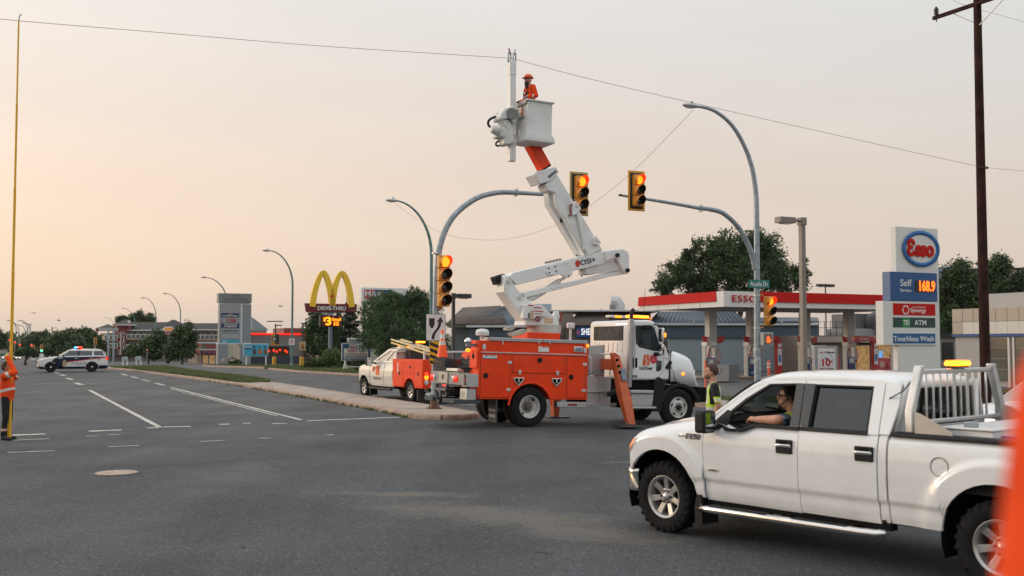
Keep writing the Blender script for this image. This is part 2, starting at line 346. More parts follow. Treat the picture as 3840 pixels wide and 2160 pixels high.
for L_ in ([(20, 316), (400, 306)], [(570, 289), (870, 263), (1170, 246), (1215, 203), (1480, 186), (1650, 162), (1850, 155)], [(760, 165), (860, 224)], [(1930, 88), (1938, 135)], [(1110, 255), (1215, 300)], [(1270, 420), (1380, 480)], [(1000, 605), (1020, 620), (1050, 625)], [(1640, 355), (1560, 360)], [(2230, 640), (2390, 655)]):
    crack(k7(L_))
# --- manhole
c = G(437, 1774); mh = thing('manhole_cover', 'round tan iron manhole cover set in the asphalt', 'manhole', (c.x, c.y, gz(c.x, c.y)))
IRON = mat('pale_worn_iron', (.40, .31, .24), .7, var=.25, vs_=12, bump=.5, bs=30)
MB().lathe([(.34, .002), (.34, .012), (.32, .016), (.0, .016)], 36, cap=False).build('cover', IRON, mh)
MB().lathe([(.345, .001), (.345, .008), (.40, .008), (.41, .001)], 36, cap=False).build('frame_ring', TAR, mh)
for i in range(8): MB().box((.2 * math.cos(i * .785), .2 * math.sin(i * .785), .0172), (.12, .025, .004), rotz(i * .785)).build('raised_grip', IRON, mh)
# --- median between the carriageways
def uvp(px, py, z=0):
    p = G(px, py, z); return (p.dot(UD), p.dot(VD))
def interp(tab, u):
    if u <= tab[0][0]: return tab[0][1]
    for (a, b), (c_, d) in zip(tab, tab[1:]):
        if u <= c_: return b + (d - b) * (u - a) / (c_ - a)
    return tab[-1][1]
nearE = sorted(uvp(*p) for p in [(1528, 1567), (1441, 1546), (1300, 1520), (959, 1459), (870, 1443), (744, 1425), (628, 1410), (483, 1391), (400, 1384)])
farE = sorted(uvp(*p, .15) for p in [(1660, 1522), (1300, 1472), (1148, 1449), (890, 1412), (738, 1394), (583, 1369), (486, 1358)])
U0 = nearE[0][0]; U1 = nearE[-1][0]
def vN(u): return interp(nearE, u)
def vF(u): return max(vN(u) + 1.5, interp(farE, u))
NOSE = []
vm = (vN(U0) + vF(U0)) / 2; rr = (vF(U0) - vN(U0)) / 2
med = thing('median_island', 'long raised median island with worn kerb, paved at its near nose and grassy further on', 'median', UV(U0, vm)); mo = med.location.copy(); tag(med, kind='structure')
def loc(u, v, z): p = UV(u, v); return (p.x - mo.x, p.y - mo.y, gz(p.x, p.y) + z)
KW = .17
st = [U0 + (U1 - U0) * i / 60 for i in range(61)]
edge = [(vm - rr * math.cos(a), U0 - 1.5 * math.sin(a)) for a in [math.pi * k / 10 for k in range(11)]]      # nose outline (v,u)
def vin(v): return vm + (v - vm) * (rr - KW) / rr
CONCP = mat('pinkish_paving', (.35, .285, .235), .9, var=.16, vs_=1.2, bump=.3, bs=30, grime=.25)
UG = uvp(889, 1415, .15)[0] - 6
mb = MB(); mb.poly([loc(u + .12 if u < U0 - .5 else u, vin(v), .148) for v, u in edge]); mb.build('paved_nose', CONCP, med)
u = U0; i = 0
while u < UG:                                  # paving slabs
    u2 = min(UG, u + 1.9); a, b = u + .008, u2 - .008; mb = MB(); e = rnd.uniform(-.004, .004)
    A = [loc(a, vN(a) + KW, .148 + e), loc(b, vN(b) + KW, .148 + e), loc(b, vF(b) - KW, .148 + e), loc(a, vF(a) - KW, .148 + e)]
    mb.add(A + [(p[0], p[1], .02) for p in A], [(0, 1, 2, 3), (0, 1, 5, 4), (1, 2, 6, 5), (2, 3, 7, 6), (3, 0, 4, 7)]); mb.build('paving_slab', CONCP, med); u = u2
KERBM = mat('worn_kerb_concrete', (.34, .245, .195), .92, var=.3, vs_=5, bump=1, bs=14, grime=.35)
def kerb(path, h=.155, par=med, lf=loc, m=KERBM, seg=2.6):   # path of (u,v) with the street on its left side; cut into stones
    acc = [0]
    for a, b in zip(path, path[1:]): acc.append(acc[-1] + math.hypot(b[0] - a[0], b[1] - a[1]))
    def pt(s):
        for k in range(len(acc) - 1):
            if s <= acc[k + 1] + 1e-9:
                t = (s - acc[k]) / max(1e-9, acc[k + 1] - acc[k]); a, b = path[k], path[k + 1]; d = ((b[0] - a[0]), (b[1] - a[1])); q = math.hypot(*d) or 1
                return (a[0] + d[0] * t, a[1] + d[1] * t), (d[0] / q, d[1] / q)
        return path[-1], (0, 1)
    s = 0; tot = acc[-1]
    while s < tot - .05:
        e = min(tot, s + seg * rnd.uniform(.85, 1.15)); n = max(2, int((e - s) / .45) + 1); prof = [(0, -.02), (0, h * .62), (.02, h * .9), (.05, h), (KW, h), (KW, -.02)]
        jj = [(rnd.uniform(-.012, .012), rnd.uniform(-.014, .006)) for _ in range(n + 1)]; mb = MB()
        def fn(i, j):
            (u, v), (du, dv) = pt(s + .016 + (e - s - .032) * i / n); o, z = prof[j]; a, b = jj[i]
            return lf(u - dv * (o + a if j < 4 else o), v + du * (o + a if j < 4 else o), z + (b if 0 < j < 4 else 0))
        mb.grid(fn, n + 1, 6)
        mb.f.append([k for k in range(6)]); mb.m.append(0); mb.f.append([n * 6 + k for k in range(6)]); mb.m.append(0)
        mb.build('kerb_stone', m, par, smooth=50); s = e
kerb([(u, vN(u)) for u in st[::-1]][::-1])
kerb([(u, v) for v, u in edge][::-1], seg=1.2)
kerb([(u, vF(u)) for u in st][::-1])
GRM = mat('grass_soil', (.07, .095, .035), .95, var=.4, vs_=2, bump=.6, bs=10)
gs = [UG + (U1 - UG) * i / 20 for i in range(21)]
MB().grid(lambda i, j: loc(gs[i], (vN(gs[i]) + KW) if j == 0 else (vF(gs[i]) - KW), .15), 21, 2).build('grass_bed', GRM, med)
GR1 = mat('grass_blades', (.11, .138, .042), .7, var=.4, vs_=1.5)
def grass(name, label, pts, hmin, hmax, m=GR1, par=None):
    mb = MB()
    for p in pts:
        h = rnd.uniform(hmin, hmax); a = rnd.uniform(0, 6.28)
        for k in range(2):
            a += 1.8; w_ = h * .16; dx, dy = math.cos(a) * w_, math.sin(a) * w_; lx, ly = rnd.gauss(0, h * .3), rnd.gauss(0, h * .3)
            mb.add([(p[0] - dx, p[1] - dy, p[2]), (p[0] + dx, p[1] + dy, p[2]), (p[0] + lx, p[1] + ly, p[2] + h)], [(0, 1, 2)])
    o = mb.build(name, m, par, smooth=0, merge=False); tag(o, label, 'grass' if par is None else None, kind='stuff'); return o
gp = []
for _ in range(26000):
    u = UG + (U1 - UG) * rnd.random() ** 1.3 - rnd.random() ** 3 * 3; v = vN(u) + KW + (vF(u) - vN(u) - 2 * KW) * rnd.random(); p = loc(u, v, .148); gp.append((p[0] + mo.x, p[1] + mo.y, p[2]))
grass('median_grass', 'green grass growing on the raised median island', gp, .08, .22)
wp = []
for _ in range(160):                            # weeds in the kerb joints
    u = U0 + 32 * rnd.random() ** 1.5; p = UV(u, vN(u) - .02); wp += [(p.x + rnd.gauss(0, .05), p.y + rnd.gauss(0, .05), gz(p.x, p.y)) for _ in range(rnd.randint(2, 9))]
grass('kerb_weeds', 'small weeds sprouting along the foot of the median kerb', wp, .04, .11)
# --- far verge (restaurant side): kerb line + lawn
vk = sorted(uvp(*p) for p in [(1420, 1414), (1338, 1410), (1114, 1397), (1003, 1386)]); vk2 = sorted(uvp(*p) for p in [(990, 1383), (821, 1372), (760, 1368)])
def verge(tab, depth, name, label, n):
    u0, u1 = tab[0][0], tab[-1][0]; c = UV((u0 + u1) / 2, interp(tab, (u0 + u1) / 2)); o = thing(name, label, 'verge', (c.x, c.y, 0)); tag(o, kind='structure')
    lf = lambda u, v, z: ((lambda p: (p.x - c.x, p.y - c.y, gz(p.x, p.y) + z))(UV(u, v)))
    ss = [u0 + (u1 - u0) * i / 16 for i in range(17)]
    MB().grid(lambda i, j: lf(ss[i], interp(tab, ss[i]) + (KW if j == 0 else depth), .15), 17, 2).build('lawn_bed', GRM, o)
    kerb([(u, interp(tab, u)) for u in ss], par=o, lf=lf)
    pts = []
    for _ in range(n):
        u = rnd.uniform(u0, u1); p = lf(u, interp(tab, u) + KW + (depth - KW) * rnd.random(), .148); pts.append((p[0] + c.x, p[1] + c.y, p[2]))
    grass('lawn_grass', label.replace('strip', 'blades on the strip'), pts, .06, .16)
verge(vk, 16, 'lawn_verge', 'green lawn strip with kerb below the tall restaurant sign', 24000)
verge(vk2, 9, 'lawn_verge', 'lawn strip with kerb in front of the grey mall pylon', 9000)

lot3 = sheet('restaurant_parking', 93, 420, 37, 110, LOTM, -.004, 20)
# right-hand corner: sidewalk, kerb and lawn before the station
sw = thing('corner_sidewalk', 'pale concrete corner sidewalk with kerb by the gas station', 'sidewalk', UV(33, 27)); tag(sw, kind='structure'); swc = sw.location.copy()
lfs = lambda u, v, z: ((lambda p: (p.x - swc.x, p.y - swc.y, gz(p.x, p.y) + z))(UV(u, v)))
kerb([(29.2, 80), (29.2, 26), (29.7, 24.5), (30.8, 23.5), (32, 23.2), (42, 23.2), (75, 23.2)][::-1], par=sw, lf=lfs)
SWC = mat('sidewalk_concrete', (.33, .29, .255), .9, var=.15, vs_=1, bump=.3, bs=30, grime=.25)
for k in range(22):
    mb = MB(); a = 23.4 + k * 1.8; z0 = .15
    mb.add([lfs(29.4 if k else 30.4, a, z0), lfs(29.4, a + 1.78, z0), lfs(32.2, a + 1.78, z0), lfs(32.2, a, z0)], [(0, 1, 2, 3)]); mb.build('paving_slab', SWC, sw)
for k in range(20):
    a = 32.22 + k * 2; mb = MB(); mb.add([lfs(a, 23.4, .15), lfs(a + 1.98, 23.4, .15), lfs(a + 1.98, 25.6, .15), lfs(a, 25.6, .15)], [(0, 1, 2, 3)]); mb.build('paving_slab', SWC, sw)
lb = MB(); lb.grid(lambda i, j: lfs([32.2, 36.9][i], 25.62 + j * 2.5, .12), 2, 20); lb.build('lawn_bed', GRM, sw)
pts = []
for _ in range(12000):
    p = UV(rnd.uniform(32.2, 36.9), rnd.uniform(25.6, 60)); pts.append((p.x, p.y, gz(p.x, p.y) + .12))
grass('corner_lawn_grass', 'mown grass blades on the corner lawn by the gas station', pts, .05, .12)
# ------------------------------------------------------------------ vehicle helpers
def wheel(par, x, y, Rr, w, rimR, side, style='alloy7', rm=None, lugs=0, name='wheel', z=None):
    z = Rr if z is None else z
    M = Matrix.Translation((x, y, z)) @ Matrix.Rotation(R(-90) * side, 4, 'X')       # local z -> side*y
    hw = w / 2; e = Rr - rimR
    mb = MB(); mb.lathe([(rimR, -hw * .8), (rimR + e * .35, -hw), (Rr - .05, -hw * .98), (Rr - .012, -hw * .82), (Rr, -hw * .5), (Rr, hw * .5), (Rr - .012, hw * .82), (Rr - .05, hw * .98), (rimR + e * .55, hw * 1.04), (rimR + e * .2, hw * 1.0), (rimR, hw * .86), (rimR - .02, hw * .5), (rimR - .02, -hw * .8), (rimR, -hw * .8)], 56, M, cap=False)
    for i in range(lugs):
        for k, s in enumerate((-1, 1)):
            a = 2 * math.pi * (i + .5 * k) / lugs
            for rr, zz, dd in ((Rr - .012, s * hw * .72, (.022, .036, hw * .42)), (Rr - .038, s * hw * .97, (.05, .03, .016))):
                mb.add(*[(lambda q: ([M @ (Matrix.Rotation(a + .0, 4, 'Z') @ (Vector(v) + V(rr, 0, zz))) for v in q.v], q.f))(MB().box((0, 0, 0), dd))][0])
        a = 2 * math.pi * (i + .25) / lugs
        q = MB().box((Rr - .008, 0, 0), (.02, .045, hw * .5)); mb.add([M @ (Matrix.Rotation(a, 4, 'Z') @ Vector(v)) for v in q.v], q.f)
    t = mb.build(name, RUB, par, smooth=30)
    rm = rm or RIMM
    rb = MB()
    o = hw * .8
    if style.startswith('alloy'):
        ns = int(style[5:]); rb.lathe([(rimR - .018, -hw * .7), (rimR - .018, o - .03), (rimR, o), (rimR - .004, o + .008), (rimR - .03, o - .01), (rimR - .045, o - .06), (rimR - .05, -hw * .6)], 48, M, cap=False)
        for i in range(ns):
            a = 2 * math.pi * i / ns + .2; T = M @ Matrix.Rotation(a, 4, 'Z')
            r0, r1 = .06, rimR - .025; w0, w1 = rimR * .11, rimR * .15
            pts = [(r0, -w0, o - .055), (r0, w0, o - .055), (r1, w1, o - .025), (r1, -w1, o - .025)]; bt = [(p[0], p[1] * 1.05, p[2] - .05) for p in pts]
            mid = [((r0 + r1) / 2, -w0 * .95, o - .035), ((r0 + r1) / 2, w0 * .95, o - .035)]
            vs = [T @ V(*p) for p in pts + bt]
            rb.add(vs, [(0, 1, 2, 3), (0, 4, 5, 1), (1, 5, 6, 2), (2, 6, 7, 3), (3, 7, 4, 0)])
        rb.lathe([(rimR * .40, o - .09), (rimR * .40, o - .06), (rimR * .36, o - .05), (rimR * .2, o - .05), (rimR * .18, o - .03), (rimR * .12, o - .018), (.001, o - .015)], 24, M, cap=False)
        rim = rb.build('rim', rm, t, bevel=.006)
        for i in range(6): MB().lathe([(.012, o - .052), (.012, o - .03), (.006, o - .025)], 8, M @ Matrix.Rotation(i * math.pi / 3, 4, 'Z') @ Matrix.Translation((rimR * .29, 0, 0))).build('lug_nut', BLACK, t)
        MB().lathe([(rimR - .02, -hw * .3), (.001, -hw * .3)], 32, M, cap=False).build('brake_drum', DARK, t)
    elif style == 'truckfront':
        rb.lathe([(rimR - .01, -hw * .6), (rimR - .01, o), (rimR + .01, o + .02), (rimR, o + .03), (rimR - .025, o - .02), (rimR - .03, o - .03), (rimR * .55, o + .015), (rimR * .5, o + .02), (rimR * .28, o + .02), (rimR * .28, o - .03)], 48, M, cap=False); rb.build('rim', rm, t)
        hb = MB(); hb.lathe([(rimR * .29, o - .03), (rimR * .29, o + .05), (rimR * .22, o + .08), (rimR * .1, o + .085), (.001, o + .09)], 24, M, cap=False); hb.build('hub', BLACK, t)
        for i in range(10): MB().lathe([(.017, o), (.017, o + .05), (.008, o + .055)], 6, M @ Matrix.Rotation(i * math.pi / 5, 4, 'Z') @ Matrix.Translation((rimR * .42, 0, 0))).build('lug_nut', BLACK, t)
        for i in range(5):
            T = M @ Matrix.Rotation(i * math.pi * .4 + .3, 4, 'Z') @ Matrix.Translation((rimR * .76, 0, o + .002))
            q = MB().lathe([(.03, -.004), (.03, .006), (.001, .007)], 12, Matrix.Diagonal((.75, 1.7, 1, 1))); MB().add([T @ Vector(v) for v in q.v], q.f).build('hand_hole', DARK, t)
    elif style == 'truckrear':
        rb.lathe([(rimR - .01, -hw * .6), (rimR - .01, o - .01), (rimR + .012, o + .02), (rimR, o + .028), (rimR - .022, o - .02), (rimR - .03, o - .10), (rimR * .62, o - .13), (rimR * .58, o - .155), (rimR * .3, o - .16)], 48, M, cap=False); rb.build('rim', rm, t)
        hb = MB(); hb.lathe([(rimR * .34, o - .16), (rimR * .33, o - .09), (rimR * .24, o - .07), (rimR * .22, o - .02), (.001, o - .015)], 20, M, cap=False); hb.build('hub', mat('greasy_hub', (.12, .10, .085), .6, .3, var=.3), t)
        for i in range(10): MB().lathe([(.018, o - .16), (.018, o - .105), (.008, o - .10)], 6, M @ Matrix.Rotation(i * math.pi / 5, 4, 'Z') @ Matrix.Translation((rimR * .46, 0, 0))).build('lug_nut', MATS['greasy_hub'], t)
        for i in range(2):
            T = M @ Matrix.Rotation(i * 3.14 + .9, 4, 'Z') @ Matrix.Translation((rimR * .80, 0, o - .10)); q = MB().ell((0, 0, 0), (.03, .05, .012), 12, 6)
            MB().add([T @ Vector(v) for v in q.v], q.f).build('hand_hole', DARK, t)
    elif style == 'steel':
        rb.lathe([(rimR - .01, -hw * .6), (rimR, o), (rimR - .03, o - .02), (rimR * .75, o - .05), (rimR * .5, o - .03), (rimR * .36, o - .03)], 32, M, cap=False); rb.build('rim', rm, t)
        MB().lathe([(rimR * .34, o - .03), (rimR * .3, o), (.001, o + .012)], 20, M, cap=False).build('hub_cap', CHROME, t)
        for i in range(6):
            T = M @ Matrix.Rotation(i * 1.047, 4, 'Z') @ Matrix.Translation((rimR * .62, 0, o - .03)); q = MB().ell((0, 0, 0), (.025, .035, .015), 8, 5); MB().add([T @ Vector(v) for v in q.v], q.f).build('vent_hole', DARK, t)
    return t
def lerp_tab(tab): return lambda u: interp(tab, u)
def panel(name, xs, zb, zt, yf, m, par, side=1, nz=32, lip=.03, gap=.004):
    cols = [(xs[0], lip)] + [(x, 0) for x in xs] + [(xs[-1], lip)]
    def fn(i, j):
        x, li = cols[i]; a, b = zb(x), zt(x); lj = 0
        if j == 0: z = a; lj = lip
        elif j == nz + 2: z = b; lj = lip
        else: z = a + (b - a) * (j - 1) / nz
        return (x, side * (yf(x, z) - max(li, lj)), z)
    return MB().grid(fn, len(cols), nz + 3).build(name, m, par, smooth=50)
def lin(a, b, n): return [a + (b - a) * i / n for i in range(n + 1)]
def sideface(name, outer, inner, yg, m, par, side=1, solid=.03):
    f = lambda L_: [(x, side * yg(z), z) for x, z in L_]
    mb = MB(); mb.ring(f(outer), f(inner)) if inner else mb.poly(f(outer))
    o = mb.build(name, m, par, smooth=0, solid=solid, bevel=.004 if solid > .02 else 0, off=0); return o
# ------------------------------------------------------------------ the white pickup
hubF = G(2300 + 390 * .48309, 1350 + 1055 * .48309, .42); hubR = G(3000 + 1265 * .59364, 1300 + 1265 * .59351, .42)
hd = (hubF - hubR); hd.z = 0; WB = hd.length; hd.normalize(); lf_ = V(-hd.y, hd.x, 0)
pr = hubR - lf_ * .95
pk = thing('pickup_truck', 'white crew-cab pickup truck with aluminium headache rack, amber beacon and open driver window', 'pickup truck', (pr.x, pr.y, 0), math.atan2(hd.y, hd.x))
yb = lerp_tab([(.40, .88), (.47, .925), (.56, .952), (.655, .958), (.668, .960), (.684, .986), (.80, .995), (.95, 1.0), (1.10, .997), (1.2, .985), (1.27, .965), (1.34, .93)])
def flare(x, z, cx, cz=.44):
    r = math.hypot(x - cx, z - cz); t = min(1, max(0, (.755 - r) / .07)); return .034 * t * t * (3 - 2 * t)
def arch(cx, rest, ra=.525, cz=.44):
    def f(x):
        d = abs(x - cx); return max(rest(x), cz + math.sqrt(ra * ra - d * d)) if d < ra else rest(x)
    return f
cosx = lambda cx, ra, n=18: [cx + ra * math.cos(math.pi * i / n) for i in range(n + 1)]
fxs = sorted(set([3.30, 3.345, 3.38] + [round(v, 4) for v in cosx(WB, .5245)] + [4.47, 4.505]))
fTop = lerp_tab([(3.28, 1.33), (3.6, 1.30), (4.0, 1.235), (4.25, 1.175), (4.42, 1.11), (4.5, 1.06)])
def yfen(x, z):
    y = yb(z) + flare(x, z, WB); zt = fTop(x); k = max(0, (z - (zt - .13)) / .13); y -= .13 * k * k
    if x > 4.36: y -= .17 * ((x - 4.36) / .15) ** 2
    return y
zbF = arch(WB, lambda x: .705 if x > WB else .475)
ytopF = lambda x: yfen(x, fTop(x))
def mirror_pair(fn):
    for s in (1, -1): fn(s)
def cab(s):
    panel('fender', fxs, zbF, fTop, yfen, WHITE, pk, s)
    zd = lerp_tab([(2.05, 1.305), (2.57, 1.305), (2.62, 1.298), (2.76, 1.240), (2.82, 1.232), (3.02, 1.238), (3.14, 1.29), (3.292, 1.33)])
    door = panel('front_door', lin(2.052, 3.292, 22), lambda x: .452, zd, lambda x, z: yb(z) - (.13 * max(0, (z - zd(x) + .1) / .1) ** 2 * .2), WHITE, pk, s)
    rd = panel('rear_door', lin(1.155, 2.044, 14), lambda x: .462, lambda x: 1.305, lambda x, z: yb(z), WHITE, pk, s)
    panel('cab_corner', lin(1.062, 1.147, 3), lambda x: .48, lambda x: 1.32, lambda x, z: yb(z) - .008, WHITE, pk, s)
    bxs = sorted(set(lin(.53, 1.035, 9) + [round(v, 4) for v in cosx(0, .5245)] + lin(-1.22, -.53, 9)))
    zb_ = arch(0, lambda x: .485)
    bx = panel('bed_side', bxs, zb_, lambda x: 1.318, lambda x, z: yb(z) + flare(x, z, 0) - (.06 * max(0, (z - 1.25) / .068) ** 2), WHITE, pk, s)
    # greenhouse
    yg = lambda z: .942 - (z - 1.31) * .46
    fo = [(3.21, 1.335), (2.82, 1.232), (2.60, 1.30), (2.05, 1.305), (2.115, 1.80), (2.60, 1.785), (2.86, 1.63), (3.04, 1.49)]
    fi = [(3.05, 1.33), (2.80, 1.250), (2.62, 1.318), (2.17, 1.322), (2.215, 1.768), (2.56, 1.752), (2.82, 1.59), (2.98, 1.45)]
    f2 = [(3.01, 1.33), (2.795, 1.262), (2.63, 1.33), (2.18, 1.334), (2.222, 1.748), (2.55, 1.732), (2.79, 1.575), (2.95, 1.435)]
    sideface('door_frame', fo, fi, yg, WHITE, door, s)
    sideface('window_seal', [(x, z) for x, z in fi], f2, lambda z: yg(z) - .006, BLACK, door, s)
    sideface('mirror_sail', [(3.16, 1.325), (2.97, 1.29), (2.945, 1.44), (3.02, 1.46)], None, lambda z: yg(z) + .012, BLACK, door, s)
    sideface('pillar_trim', [(2.055, 1.345), (2.165, 1.345), (2.21, 1.772), (2.112, 1.772)], None, lambda z: yg(z) + .017, mat('satin_black_trim', (.035, .035, .036), .35, coat=.3), door, s)
    sideface('belt_moulding', [(2.05, 1.302), (2.60, 1.302), (2.78, 1.24), (3.0, 1.24), (3.0, 1.265), (2.80, 1.266), (2.62, 1.33), (2.05, 1.338)], None, lambda z: yg(z) + .014, BLACK, door, s)
    ro = [(2.044, 1.305), (1.155, 1.305), (1.20, 1.80), (2.105, 1.80)]; ri = [(1.955, 1.318), (1.27, 1.32), (1.315, 1.765), (1.985, 1.765)]
    sideface('door_frame', ro, ri, yg, WHITE, rd, s)
    r2 = [(1.935, 1.335), (1.295, 1.338), (1.34, 1.748), (1.962, 1.748)]
    sideface('window_seal', ri, r2, lambda z: yg(z) - .004, BLACK, rd, s)
    sideface('pillar_trim', [(1.945, 1.345), (2.036, 1.345), (2.10, 1.772), (1.978, 1.772)], None, lambda z: yg(z) + .017, MATS['satin_black_trim'], rd, s)
    sideface('belt_moulding', [(2.04, 1.302), (1.27, 1.302), (1.27, 1.338), (2.04, 1.338)], None, lambda z: yg(z) + .014, BLACK, rd, s)
    sideface('window_glass', [(1.945, 1.325), (1.285, 1.33), (1.325, 1.757), (1.975, 1.757)], None, lambda z: yg(z) - .022, TINT, rd, s, .004)
    if s < 0: sideface('window_glass', [(2.97, 1.33), (2.8, 1.27), (2.62, 1.33), (2.17, 1.34), (2.215, 1.725), (2.56, 1.71), (2.79, 1.565), (2.94, 1.43)], None, lambda z: yg(z) - .022, GLASS, door, s, .004)
    sideface('rear_pillar', [(1.147, 1.315), (1.04, 1.315), (1.005, 1.60), (1.03, 1.79), (1.19, 1.79)], None, yg, WHITE, pk, s)
    # door handles
    for d_, x in ((door, 2.21), (rd, 1.285)):
        pl = MB().box((x, s * 1.0, 1.125), (.20, .03, .145)).build('handle_plate', BLACK, d_, bevel=.012, seg=3)
        MB().box((x, s * 1.02, 1.135), (.185, .03, .038)).build('handle', CHROME, d_, bevel=.012, seg=3)
        MB().box((x, s * 1.0155, 1.172), (.11, .006, .03)).build('handle_recess', DARK, d_, bevel=.004)
    # mirror
    mb = MB(); mb.box((3.15, s * 1.13, 1.335), (.15, .21, .25)); mi = mb.build('wing_mirror', BLACK, pk, bevel=.035, seg=4)
    MB().box((3.13, s * .99, 1.27), (.10, .16, .05)).build('mirror_arm', BLACK, mi, bevel=.01)
    MB().box((3.072, s * 1.13, 1.335), (.006, .16, .2)).build('mirror_glass', mat('mirror', (.6, .62, .64), .04, 1), mi)
    # wheels
    for x in (0, WB): wheel(pk, x, s * .845, .41, .26, .248, s, 'alloy7', lugs=26)
    for x in (0, WB):                                       # dark liners of the wheel wells
        lw = MB(); lw.grid(lambda i, j: (x + .535 * math.cos(math.pi * (-.12 + 1.24 * i / 16)), s * (.97 - .5 * j), .44 + .535 * math.sin(math.pi * (-.12 + 1.24 * i / 16))), 17, 2)
        lw.poly([(x + .54 * math.cos(math.pi * i / 10), s * .47, .44 + .54 * math.sin(math.pi * i / 10)) for i in range(11)]); lw.build('wheel_liner', DARK, pk)
    # flap, step
    MB().prism([(3.40, .50), (3.335, .50), (3.32, .17), (3.43, .16), (3.44, .35)], s * .70, s * .985).build('mud_flap', BLACK, pk, bevel=.006)
    stp = MB(); stp.tube([(3.36, s * .93, .365), (3.33, s * 1.0, .362), (3.2, s * 1.03, .362), (1.3, s * 1.03, .375), (1.16, s * 1.02, .378), (1.12, s * .95, .38)], .042, 12); so_ = stp.build('side_step', CHROME, pk, smooth=60)
    for x0, x1 in ((3.18, 2.42), (2.1, 1.45)): MB().box(((x0 + x1) / 2, s * 1.015, .408), (x0 - x1, .085, .016)).build('step_pad', BLACK, so_, bevel=.006)
    for x in (3.0, 2.2, 1.45): MB().box((x, s * .9, .40), (.08, .22, .04)).build('step_bracket', DARK, so_)
    MB().b2(1.06, 3.42, s * .80, s * .91, .40, .50).build('rocker_panel', DARK, pk)
    # headlight with amber corner
    hl = panel('headlight', lin(4.30, 4.497, 6), lambda x: .90 if x > 4.4 else .90 + (4.4 - x) * 1.2, lambda x: 1.075 - max(0, x - 4.42) * .4, lambda x, z: yfen(x, z) + .008, CLEARL, pk, s, 5, .02)
    panel('amber_corner', lin(4.315, 4.43, 4), lambda x: .915 + max(0, 4.40 - x) * 1.3, lambda x: 1.062, lambda x, z: yfen(x, z) + .014, mat('amber_lens', (.75, .22, .02), .2, coat=.8, emit=.15, ecol='#ff7a10'), hl, s, 4, .01)
mirror_pair(cab)
mb = MB()                                                   # hood
hx = lin(3.26, 4.47, 16)
def hoodz(x, q): return fTop(x) + .058 * (1 - abs(q) ** 2.2) * min(1, (4.55 - x) / .35) + .018 * (1 if .25 < abs(q) < .62 else (.35 if abs(q) <= .25 else 0))
mb.grid(lambda i, j: (hx[i], (ytopF(hx[i]) - .004) * (j / 10 - 1), hoodz(hx[i], j / 10 - 1)), 17, 21); mb.build('hood', WHITE, pk, smooth=40)
MB().grid(lambda i, j: (3.30 - .14 * i, .86 * (j / 4 - 1), 1.345 + .03 * i + .03 * (1 - (j / 4 - 1) ** 2)), 2, 9).build('cowl', BLACK, pk)
for s in (1, -1): MB().prism([(3.33, 1.352), (3.13, 1.40), (2.99, 1.405), (3.02, 1.345)], s * .79, s * .90).build('cowl_corner', BLACK, pk, bevel=.01)
for s, a in ((.25, .5), (-.35, .5)): MB().tube([(3.2, s, 1.40), (3.1, s + .45, 1.46)], .012, 6).build('wiper', BLACK, pk)
fas = MB().b2(4.40, 4.52, -.66, .66, .72, 1.03); fas.build('grille', BLACK, pk, bevel=.03)
for k in range(3): MB().b2(4.52, 4.545, -.58, .58, .77 + k * .09, .81 + k * .09).build('grille_bar', CHROME, pk, bevel=.008)
bp_ = [(4.30, .985), (4.45, .975), (4.545, .90), (4.60, .70), (4.625, 0)]
fb = MB(); bb = [(x, y) for x, y in bp_] + [(x, -y) for x, y in bp_[-2::-1]]
fb.grid(lambda i, j: (bb[i][0] + (0, .012, .012, -.01)[j], bb[i][1], (.44, .48, .66, .70)[j]), len(bb), 4); fb.build('front_bumper', CHROME, pk, smooth=60, solid=.03)
# A pillars, roof, glass
railp = [(3.29, 1.335), (3.18, 1.42), (3.06, 1.515), (2.92, 1.625), (2.78, 1.722), (2.66, 1.782), (2.52, 1.815), (2.35, 1.832), (2.0, 1.84), (1.5, 1.836), (1.25, 1.822), (1.10, 1.80), (1.02, 1.775)]
for s in (1, -1):
    def rl(i, j):
        x, z = railp[i]; y = .955 - (z - 1.31) * .455
        return (x + (0, 0, .0, .004, -.02)[j], s * (y + (.0, .003, -.012, -.05, -.095)[j]), z + (-.062, -.012, .014, .032, .036)[j])
    MB().grid(rl, len(railp), 5).build('roof_rail', WHITE, pk, smooth=60, solid=.012)
rx = [2.66, 2.60, 2.52, 2.4, 2.0, 1.6, 1.3, 1.12, 1.03, 1.0]; rz_ = lerp_tab([(1.0, -.085), (1.03, -.055), (1.12, -.02), (1.3, -.004), (1.6, 0), (2.2, 0), (2.4, -.006), (2.52, -.016), (2.6, -.034), (2.66, -.055)])
rc = [(.70, 1.80), (.69, 1.83), (.68, 1.848), (.655, 1.864), (.60, 1.882), (.45, 1.898), (.2, 1.906), (0, 1.908)]; rc = rc + [(-y, z) for y, z in rc[-2::-1]]
MB().grid(lambda i, j: (rx[i], rc[j][0], rc[j][1] + rz_(rx[i]) * min(1, max(.25, (rc[j][1] - 1.77) / .09))), len(rx), len(rc)).build('roof', WHITE, pk, smooth=60)
MB().grid(lambda i, j: (3.235 - .59 * i / 6 + .03 * math.sin(i / 6 * 3.14), (.88 - .20 * i / 6) * (j / 6 - 1), 1.365 + .475 * i / 6 + .05 * math.sin(i / 6 * 3.14) + .025 * (1 - (j / 6 - 1) ** 2)), 7, 13).build('windscreen', GLASS, pk, smooth=80)
bk = lambda x, y, z: (x, y, z)
MB().ring([bk(1.045, -.90, 1.31), bk(1.045, .90, 1.31), bk(1.01, .70, 1.83), bk(1.01, -.70, 1.83)], [bk(1.042, -.68, 1.38), bk(1.042, .68, 1.38), bk(1.015, .58, 1.76), bk(1.015, -.58, 1.76)]).build('cab_back', WHITE, pk, solid=.03)
